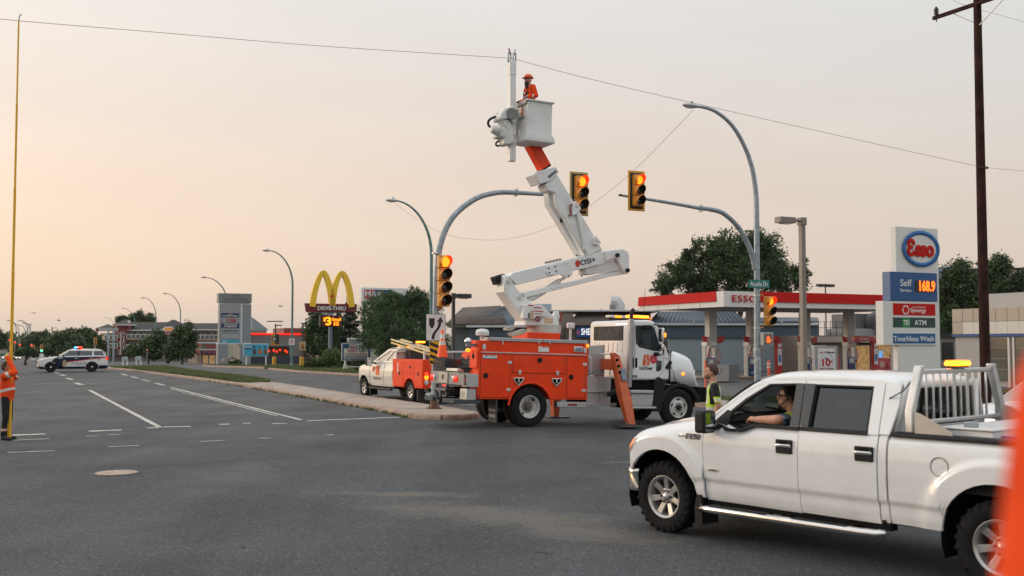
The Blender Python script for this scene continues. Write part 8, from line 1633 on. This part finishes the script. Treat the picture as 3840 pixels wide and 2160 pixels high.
hd2 = V1.box('logo_panel', 1310, 1291, 1360, 1304, -.03, -.01, SIGW); V1.box('logo_red', 1312, 1293, 1332, 1303, -.04, -.03, flat('logo_crimson', (.45, .03, .05)), hd2); V1.txt('M&M', 1322, 1298, 17, 7, SIGW, -.05, hd2); V1.txt('FOOD MARKET', 1346, 1298, 24, 4, SIGB, -.04, hd2)
V1.pr('trailer_leg', [(1288, 1383), (1294, 1352), (1297, 1352), (1302, 1383), (1299, 1383), (1295, 1362), (1291, 1383)], -.3, -.2, SIGW); V1.box('trailer_bar', 1290, 1374, 1380, 1377, .0, .06, SIGW); V1.box('right_leg', 1372, 1352, 1376, 1392, 0, .1, SIGW, ground=True)
M1 = Site('market_pylon', 'white market pylon with red and navy lettering half hidden by the leafy tree', 'sign', 1450, 84); M1.box('cabinet', 1356, 1077, 1542, 1128, 0, .5, SIGW, bevel=.03); M1.box('red_panel', 1366, 1086, 1404, 1120, -.03, 0, MATS['logo_crimson']); M1.box('navy_panel', 1404, 1086, 1470, 1120, -.03, 0, MATS['ink_navy']); M1.txt('M&M', 1402, 1103, 66, 22, SIGW, -.05, bold=.01); M1.box('green_panel', 1362, 1130, 1400, 1142, .05, .4, flat('panel_green', (.03, .14, .06)))
M1.box('pole', 1362, 1128, 1370, 1390, .1, .4, flat('steel_grey', (.16, .18, .19)), ground=True); M1.box('pole', 1500, 1128, 1508, 1390, .1, .4, MATS['steel_grey'], ground=True)
P1 = Site('coffee_poster', 'dark and gold coffee poster on a lot light pole', 'poster', 1033, 100); P1.box('face', 1018, 1252, 1048, 1297, -.05, .02, flat('poster_gold', (.38, .20, .05), var=.3)); P1.box('dark_half', 1032, 1253, 1047, 1290, -.06, -.05, flat('poster_dark', (.03, .03, .032))); P1.txt('$1', 1029, 1271, 10, 10, SIGW, -.08, bold=.02); q = P1.c(1029, 1271, -.065); MB().lathe([(.24, 0), (.001, .006)], 18, Matrix.Translation((q[0], -.06, q[1])) @ Matrix.Rotation(R(90), 4, 'X'), cap=False).build('price_disc', SIGB, P1.o)
P1.box('pole', 1031.5, 1215, 1034, 1400, .03, .12, DKP, ground=True); P1.box('yellow_bollard', 1024, 1338, 1036, 1357, -.2, .2, flat('bollard_yellow', (.55, .28, .02)), ground=True, bevel=.05); [P1.box('lamp_arm', 1031 + a, 1203 + 0, 1033 + b, 1207, .03, .12, DKP) for a, b in ((-30, 0), (0, 28))]; P1.box('lamp_head', 1036, 1218, 1058, 1222, 0, .2, DKP)
P2 = Site('coffee_poster', 'cream drink poster on the thin pole beside the bush', 'poster', 1134, 97); P2.box('face', 1124, 1281, 1146, 1314, -.05, .02, flat('poster_cream', (.5, .38, .22), var=.3)); P2.box('cup_picture', 1128, 1292, 1142, 1310, -.06, -.05, flat('cup_brown', (.3, .14, .05), var=.4)); P2.box('pole', 1134, 1215, 1137, 1400, .03, .12, DKP, ground=True); P2.box('lamp_head', 1130, 1211, 1154, 1215, 0, .25, DKP); P2.box('yellow_bollard', 1127, 1338, 1141, 1358, -.2, .2, MATS['bollard_yellow'], ground=True, bevel=.05)
T1 = Site('burger_pylon', 'rounded burger sign with orange bun top and red letters among the trees', 'sign', 632, 150); T1.pr('cabinet', [(611, 1268), (611, 1240), (614, 1230), (622, 1225), (640, 1224), (650, 1228), (654, 1240), (654, 1268)], 0, .4, SIGW); T1.pr('bun', [(614, 1238), (617, 1231), (624, 1228), (640, 1228), (648, 1232), (651, 1238)], -.03, .0, flat('bun_orange', (.65, .22, .02), emit=.25)); T1.txt('BURGER', 633, 1245, 36, 7, REDS, -.03, bold=.03); T1.txt('KING', 629, 1256, 28, 12, REDS, -.03, bold=.03); T1.box('pole', 628, 1268, 636, 1390, .1, .3, MATS['steel_grey'], ground=True)
for a in (('yard_sign', 'small white yard sign with brown and blue print on the median end', 458, 1339, 478, 1353, 118), ('yard_sign', 'small white yard sign with purple band by the far kerb', 508, 1337, 529, 1352, 120)):
    q = boardsign(*a, flat('yard_' + str(a[2]), (.30, .36, .40), var=.5, vs_=3))
YS = Site('yield_sign', 'red and white triangular yield sign on a thin post', 'sign', 551, 124); YS.pr('triangle', [(546, 1308), (558, 1308), (552, 1318)], -.05, 0, REDS); YS.pr('inner', [(549, 1310), (555, 1310), (552, 1315)], -.07, -.05, SIGW); YS.box('post', 551, 1318, 552.5, 1350, 0, .06, GALV, ground=True)
for px in (406, 426):
    GS = Site('overhead_sign_post', 'tall bare steel post holding the blank overhead road sign' if px == 406 else 'second steel post standing behind the median grass', 'sign post', px, 100); GS.box('post', px - 2, 1232, px + 2, 1352, 0, .12, GALV, ground=True)
    if px == 406: GS.box('sign_back', 370, 1230, 444, 1242, -.05, 0, flat('sign_back_grey', (.38, .37, .34)))
q = Site('sandwich_board', 'tan sandwich board lying by the kerb below the mall pylon', 'sign', 842, 108); q.pr('board', [(834, 1354), (838, 1345), (846, 1343), (848, 1353)], 0, .3, flat('board_tan', (.4, .28, .17))); q = Site('sandwich_board', 'tan sandwich board nearer the restaurant banner', 'sign', 872, 108); q.pr('board', [(864, 1355), (867, 1346), (880, 1345), (882, 1354)], 0, .3, flat('board_tan', (.4, .28, .17)))
lot_light(3097, 1066, 105, 'thin twin-head lot light behind the station canopy', (-1, 1), DKP, .05, .4); lot_light(1369, 1203, 96, 'twin-head lot light behind the leafy tree', (-1, 1), DKP, .06, .5)
# --- far end of the avenue: signals, posts, tower, hills
for px, py, d, lab, lit_ in ((40, 1285, 150, 'far signal hanging beside the yellow stick', 0), (129, 1308, 150, 'far signal on a post above a red ring sign', None), (159, 1306, 150, 'far signal showing green light', 2), (360, 1280, 140, 'far yellow signal left of the apartment block', None)):
    X = (px - 1920) / F * d; S_ = thing('far_traffic_signal', lab, 'traffic signal', (X, d, 0), RA, 'signals at the next crossing'); z = CH + (1286 - py) / F * d
    hd_ = MB().box((0, 0, z), (.36, .3, 1.05)).build('housing', SYEL if px > 100 else SIGB, S_, bevel=.03); MB().tube([(0, .2, 0), (0, .2, z + .3)], .07, 8).build('post', GALV, S_)
    for k in range(3): MB().lathe([(.13, 0), (.001, .03)], 12, Matrix.Translation((0, -.16, z + .34 - k * .34)) @ Matrix.Rotation(R(90), 4, 'X'), cap=False).build('lens', (REDL if k == 0 else mat('green_signal', '#20ffb0', .3, emit=4, ecol='#30ffb0')) if lit_ == k else LENSD, S_)
    if px in (129, 159): MB().b2(-.3, .3, -.12, -.1, z - 1.6, z - .8).build('sign_plate', SIGW, S_)
for k, px in enumerate((62, 72, 96, 104, 117)):
    d = 300 + 40 * (k % 3); X = (px - 1920) / F * d; o = thing('far_street_lamp', 'tiny curved street lamp far down the avenue, %s from the left' % ('first', 'second', 'third', 'fourth', 'fifth')[k], 'street lamp', (X, d, 0), RA, 'street lamps far down the avenue'); MB().tube([(0, 0, 0), (0, 0, 6.5), (-.5, 0, 8), (-1.5, 0, 8.6), (-2.5, 0, 8.7)], .12, 6).build('pole', TEALP, o)
for px, py, d in ((56, 1284, 260), (74, 1293, 240), (118, 1295, 220)):
    o = thing('far_red_light', 'small glowing red signal light far down the avenue, %s of three' % {56: 'leftmost', 74: 'middle', 118: 'rightmost'}[px], 'traffic signal', at(px, py, d), RA, 'red lights far down the avenue'); MB().ell((0, 0, 0), (.15, .15, .15), 10, 6).build('lens', REDL, o); MB().tube([(0, .3, -at(px, py, d).z), (0, .3, .4)], .08, 6).build('post', GALV, o)
X = (112 - 1920) / F * 900; tw = thing('radio_tower', 'thin lattice radio tower on the horizon at left', 'tower', (X, 900, 0))
zt_ = CH + (1286 - 1213) / F * 900
for sx_, sy_ in ((-1, -1), (1, -1), (1, 1), (-1, 1)): MB().tube([(sx_ * 1.1, sy_ * 1.1, 0), (sx_ * .5, sy_ * .5, zt_)], .14, 4).build('tower_leg', GALV, tw)
for k in range(9): z = zt_ * k / 9; r = 1.1 - .6 * k / 9; MB().tube([(-r, -r, z), (r * .95, -r * .95, z + zt_ / 9)], .09, 4).build('lattice_brace', GALV, tw)
for s in (-1, 1): MB().box((s * 1.3, 0, zt_ - .8), (.5, .4, 2)).build('antenna', SIGW, tw)
hillm = mat('far_hill_green', (.07, .09, .055), .95, var=.35, vs_=.01)
hx_ = [-2100 + 1500 * i / 40 for i in range(41)]
mb = MB(); mb.grid(lambda i, j: (hx_[i] + j * 40, 2000 + j * 250, -8 + (0, 16, 21, 17, 0)[j] * (.55 + .5 * noise.noise(V(hx_[i] * .006, j * .3, 1.5)) + (.45 if -1500 < hx_[i] < -720 else -.1))), 41, 5); tag(mb.build('hills', hillm, smooth=70), kind='structure')
# distant building edge behind the right-hand trees
S = Site('blue_office', 'beige and blue building behind the right-hand trees', 'building', 3760, 120); S.box('wall', 3745, 1008, 3900, 1300, 0, 12, BEIGE, ground=True); S.box('cornice', 3740, 1000, 3905, 1008, -.4, 12.4, TRIM); S.box('blue_fin', 3605, 996, 3635, 1300, 4, 8, flat('fin_blue', (.05, .12, .25)), ground=True)
# two gulls
for px, py, d in ((1052, 1152, 80), (220, 1205, 90), (126, 1178, 90)):
    g = thing('gull', {1052: 'small gull flying left of the arched sign', 220: 'small gull flying high left of the apartment block', 126: 'small gull flying above the radio tower'}[px], 'bird', at(px, py, d), rnd.uniform(0, 6), 'gulls in the sky'); MB().add([(-.35, 0, .1), (-.15, .06, .16), (0, .07, .08), (.15, .06, .16), (.35, 0, .1), (.15, -.05, .15), (0, -.06, .07), (-.15, -.05, .15)], [(0, 1, 7), (1, 2, 6, 7), (2, 3, 5, 6), (3, 4, 5)]).build('wings', flat('gull_grey', (.3, .3, .3)), g, solid=.012); MB().ell((0, 0, .07), (.05, .17, .045), 8, 6).build('bird_body', flat('gull_grey', (.3, .3, .3)), g)
# ------------------------------------------------------------------ trees and shrubs
def clump_tree(name, label, loc, lobes, leaf, nleaf, ls, trunk=None, seed=1, group=None, cat='tree', barkr=.18, droop=0, cl=.5):
    rg = random.Random(seed); o = thing(name, label, cat, loc, 0, group)
    base = V(0, 0, 0); tb_ = MB(); tops = [V(l[0], l[1], l[2]) for l in lobes]
    if trunk:
        mid = V(0, 0, trunk); tb_.tube([base, mid * .5 + V(rg.gauss(0, .05), 0, 0), mid], [barkr, barkr * .8, barkr * .62], 9)
        for t in tops:
            m = mid.lerp(t, .5) + V(rg.gauss(0, .2), rg.gauss(0, .2), .2); tb_.tube([mid, m, t], [barkr * .5, barkr * .3, barkr * .08], 6)
            for _ in range(4): e = t + V(rg.gauss(0, 1), rg.gauss(0, 1), rg.gauss(0, .7)) * .5 * min(lobes[0][3:]); tb_.tube([m.lerp(t, rg.random()), e], [barkr * .14, barkr * .04], 4)
        tb_.build('trunk', BARK, o)
    vol = [l[3] * l[4] * l[5] for l in lobes]; tot = sum(v ** .7 for v in vol); vs, fs = [], []
    for l, v in zip(lobes, vol):
        n = int(nleaf * v ** .7 / tot); c = V(l[:3]); r = V(l[3:]); nc = max(6, n // 38); cents = []
        for _ in range(nc):
            d = V(rg.gauss(0, 1), rg.gauss(0, 1), rg.gauss(0, 1)).normalized(); k = rg.random() ** .42; k *= .84 + .62 * noise.noise(d * 2.3 + V(seed, l[0], l[2])); k *= 1.22 if rg.random() < .1 else 1; cents.append(c + V(d.x * r.x, d.y * r.y, d.z * r.z) * k)
        for _ in range(n):
            q = rg.choice(cents); p = q + V(rg.gauss(0, 1), rg.gauss(0, 1), rg.gauss(0, .8)) * cl * min(r) * .38; p.z -= droop * rg.random()
            if p.z < .1: p.z = .1 + rg.random() * .2
            s = ls * rg.uniform(.6, 1.3); a = V(rg.gauss(0, 1), rg.gauss(0, 1), rg.gauss(0, .6)).normalized(); b = a.cross(V(rg.gauss(0, 1), rg.gauss(0, 1), rg.gauss(0, 1))).normalized()
            if droop: a = (a * .5 + V(0, 0, -.8)).normalized(); b = a.cross(V(rg.gauss(0, 1), rg.gauss(0, 1), 0)).normalized(); s2_ = s * 1.6
            else: s2_ = s
            k = len(vs); vs += [p - a * s2_, p + b * s * .55, p + a * s2_, p - b * s * .55]; fs.append((k, k + 1, k + 2, k + 3))
    me = bpy.data.meshes.new('crown'); me.from_pydata([tuple(v) for v in vs], [], fs); me.materials.append(leaf); me.update(); linkmesh('crown', me, o); return o
LG = [leafmat('leaf_dark', (.042, .078, .022)), leafmat('leaf_mid', (.052, .09, .026)), leafmat('leaf_light', (.08, .12, .032)), leafmat('leaf_blue_spruce', (.042, .066, .042)), leafmat('leaf_willow', (.042, .084, .025), sc_=.8)]
def tree_px(name, label, d, lobes_px, leaf, n, ls, seed=1, base=None, trunk_k=.5, **k):
    bx = base or sum(l[0] for l in lobes_px) / len(lobes_px); X = (bx - 1920) / F * d; z0 = gz(X, d) if d < 500 else 0; L_ = []
    for l in lobes_px:
        p = at(l[0], l[1], d); rx, rz = l[2] / F * d, l[3] / F * d; L_.append((p.x - X, l[4] if len(l) > 4 else 0, p.z - z0, rx, min(rx, 1.3 * rz) * .95, rz))
    lowest = min(l[2] - l[5] * .3 for l in L_); return clump_tree(name, label, (X, d, z0), L_, leaf, n, ls, max(.4, lowest * trunk_k), seed, **k)
tree_px('broad_tree', 'large dark broad tree rising behind the gas station canopy', 112, [(2700, 950, 110, 80), (2860, 950, 110, 90, 1.5), (2560, 1030, 90, 70), (2740, 1030, 120, 80, -1.5), (2900, 1040, 110, 80), (3010, 1030, 50, 75, 1), (2480, 1080, 55, 45, -1), (2640, 1085, 90, 55, 1), (2830, 905, 70, 45), (2600, 965, 60, 50, 1.5), (2790, 1110, 150, 40)], LG[0], 56000, .145, 3, base=2760, barkr=.5, cl=.34)
tree_px('broad_tree', 'dark leafy tree behind the fuel price pylon', 96, [(3590, 1040, 60, 70), (3570, 1130, 70, 80, 1), (3640, 1100, 60, 90, -1), (3560, 1210, 60, 60)], LG[0], 22000, .13, 5, barkr=.3)
tree_px('broad_tree', 'dark leafy tree right of the utility pole', 92, [(3740, 1000, 60, 50), (3720, 1080, 70, 80), (3800, 1110, 70, 70, 1), (3770, 1180, 90, 60), (3840, 1060, 50, 50)], LG[0], 22000, .13, 6, barkr=.3)
tree_px('willow_tree', 'dense green drooping tree behind the service truck', 72, [(1450, 1170, 95, 80), (1540, 1160, 90, 80, 1), (1610, 1190, 55, 85), (1420, 1250, 75, 80, -1), (1500, 1260, 100, 80, -1.3), (1590, 1280, 70, 80), (1480, 1120, 50, 40), (1560, 1108, 45, 36), (1630, 1130, 28, 50), (1655, 1290, 40, 60)], LG[4], 62000, .055, 8, base=1520, barkr=.22, droop=.10, cl=.36)
tree_px('leafy_tree', 'leafy tree behind the arched restaurant sign', 104, [(1190, 1230, 50, 55), (1170, 1290, 45, 55, .6), (1225, 1290, 50, 60, -.6), (1250, 1220, 45, 45), (1185, 1180, 30, 30)], LG[0], 14000, .15, 9, barkr=.2)
def spruce(px, top, d, wpx, label, seed):
    rg = random.Random(seed); X = (px - 1920) / F * d; h = CH + (1286 - top) / F * d; W = wpx / F * d / 2; o = thing('spruce_tree', label, 'tree', (X, d, 0)); MB().tube([(0, 0, 0), (0, 0, h)], [.2, .02], 8).build('trunk', BARK, o); vs, fs = [], []
    for _ in range(5200):
        t = rg.random() ** .62; z = h * (1 - t); r = W * t * (.5 + .5 * math.sqrt(rg.random())) * (.72 + .28 * math.sin(z * 9)); a = rg.uniform(0, 6.283); p = V(r * math.cos(a), r * math.sin(a), z - r * .28); dr = V(math.cos(a), math.sin(a), -.25 + rg.gauss(0, .25)).normalized(); b = dr.cross(V(0, 0, 1)).normalized(); s = .32 * rg.uniform(.6, 1.2)
        for e in (b, dr.cross(b)): k = len(vs); vs += [p - dr * s * .5, p + e * s * .2, p + dr * s, p - e * s * .2]; fs.append((k, k + 1, k + 2, k + 3))
    me = bpy.data.meshes.new('crown'); me.from_pydata([tuple(v) for v in vs], [], fs); me.materials.append(LG[3]); linkmesh('crown', me, o)
spruce(1312, 1092, 108, 150, 'tall blue-green spruce behind the arched sign', 4); spruce(1270, 1160, 112, 110, 'shorter spruce beside the tall one behind the arched sign', 5)
tree_px('shrub', 'rounded green shrub below the arched restaurant sign', 84, [(1245, 1340, 42, 38), (1275, 1350, 32, 32, .4), (1210, 1360, 28, 24)], LG[2], 8000, .07, 11, cat='shrub', barkr=.05); tree_px('shrub', 'lower dark shrub left of the rounded one', 84, [(1180, 1362, 36, 22), (1155, 1368, 16, 14)], LG[1], 4000, .07, 12, cat='shrub', barkr=.04); tree_px('shrub', 'dark shrub behind the portable sign', 76, [(1350, 1362, 36, 22)], LG[0], 2600, .07, 13, cat='shrub', barkr=.04)
for i, (px, py, r, ry, d, lab) in enumerate(((870, 1375, 14, 16, 112, 'small dark bush between the pylon legs'), (893, 1378, 12, 14, 112, 'second small bush by the pylon leg'), (636, 1340, 20, 15, 150, 'round bush in front of the burger sign'))): tree_px('shrub', lab, d, [(px, py - 18 if i < 2 else py, r, ry)], LG[0], 1500, .11, 20 + i, cat='shrub', barkr=.04)
# trees before the apartments and along the far avenue
F_ = [('avenue_tree', 'bushy green tree left of the burger sign', 140, [(560, 1300, 40, 36), (600, 1275, 36, 42), (500, 1318, 40, 28), (575, 1330, 40, 24)], 1), ('avenue_tree', 'dark tree in front of the burger sign', 138, [(690, 1250, 42, 38), (665, 1290, 50, 40), (705, 1310, 36, 40), (720, 1265, 26, 30), (650, 1320, 34, 30)], 0), ('avenue_tree', 'tree rising behind the apartment roofs', 260, [(465, 1205, 34, 22), (515, 1192, 32, 26), (560, 1198, 26, 24)], 0)]
for i, (n_, lab, d, lb, m_) in enumerate(F_): tree_px(n_, lab, d, lb, LG[m_], 9000, .26 if d > 200 else .18, 30 + i, barkr=.2)
specs = [(245, 1268, 45, 34, 170), (318, 1258, 40, 36, 190), (350, 1285, 36, 40, 175), (205, 1280, 40, 32, 230), (160, 1268, 34, 28, 260), (125, 1275, 30, 24, 300), (285, 1300, 46, 30, 165), (105, 1288, 22, 16, 330), (180, 1310, 30, 20, 200), (385, 1290, 26, 40, 210), (100, 1318, 26, 16, 120), (62, 1302, 14, 14, 280)]
for i, (px, py, rx, ry, d) in enumerate(specs):
    lab = ['dark green tree behind the police car roof lights', 'tall airy tree behind the police car', 'tree between police car and apartments', 'round tree in the far row left of centre', 'far tree near the radio tower foot', 'far hazy tree left of the radio tower', 'low tree directly behind the police car bonnet', 'smallest far tree at the end of the avenue', 'tree on the far median right of the green signal', 'tree against the apartment side wall', 'round median tree behind the small road signs', 'tiny far tree next to the yellow stick'][i]
    tree_px('avenue_tree', lab, d, [(px, py, rx, ry), (px + rx * .5, py + ry * .5, rx * .7, ry * .8, 1), (px - rx * .5, py + ry * .45, rx * .7, ry * .8, -1)], LG[i % 2], 5200, .10 + d * .0007, 50 + i, group='trees along the far avenue', barkr=.2)
tree_px('avenue_tree', 'dark tree cut off by the left edge', 130, [(-5, 1275, 26, 32), (5, 1290, 18, 20), (-30, 1262, 30, 36)], LG[0], 7000, .16, 80, barkr=.2)
wb_ = MB(); rg = random.Random(5)
for _ in range(9000):
    d = rg.uniform(420, 900); u = rg.uniform(-1, 1); X = (rg.uniform(20, 420) - 1920) / F * d; h = rg.random() ** 2 * 7 * (.6 + .5 * noise.noise(V(X * .02, d * .01, 0))); s = rg.uniform(.5, 1.3); a = rg.uniform(0, 3.14); wb_.add([(X - s * math.cos(a), d - s * math.sin(a), h - s), (X + s * math.cos(a), d + s * math.sin(a), h - s * .6), (X + .3 * s, d, h + s)], [(0, 1, 2)])
tag(wb_.build('far_wood', LG[0], smooth=0, merge=False), 'far-off dark wood along the left horizon', 'wood', kind='stuff')
# ------------------------------------------------------------------ haze over the far distance
hm = bpy.data.materials.new('haze_air'); hm.use_nodes = True; n, l = hm.node_tree.nodes, hm.node_tree.links; n.clear()
pv = n.new('ShaderNodeVolumePrincipled'); pv.inputs['Color'].default_value = (.93, .90, .87, 1); pv.inputs['Density'].default_value = .00006; pv.inputs['Anisotropy'].default_value = .2
mo_ = n.new('ShaderNodeOutputMaterial'); l.new(pv.outputs[0], mo_.inputs['Volume'])
hzb = MB().b2(-2600, 2600, -310, 3300, -30, 60).build('haze', hm, smooth=0); tag(hzb, kind='stuff')
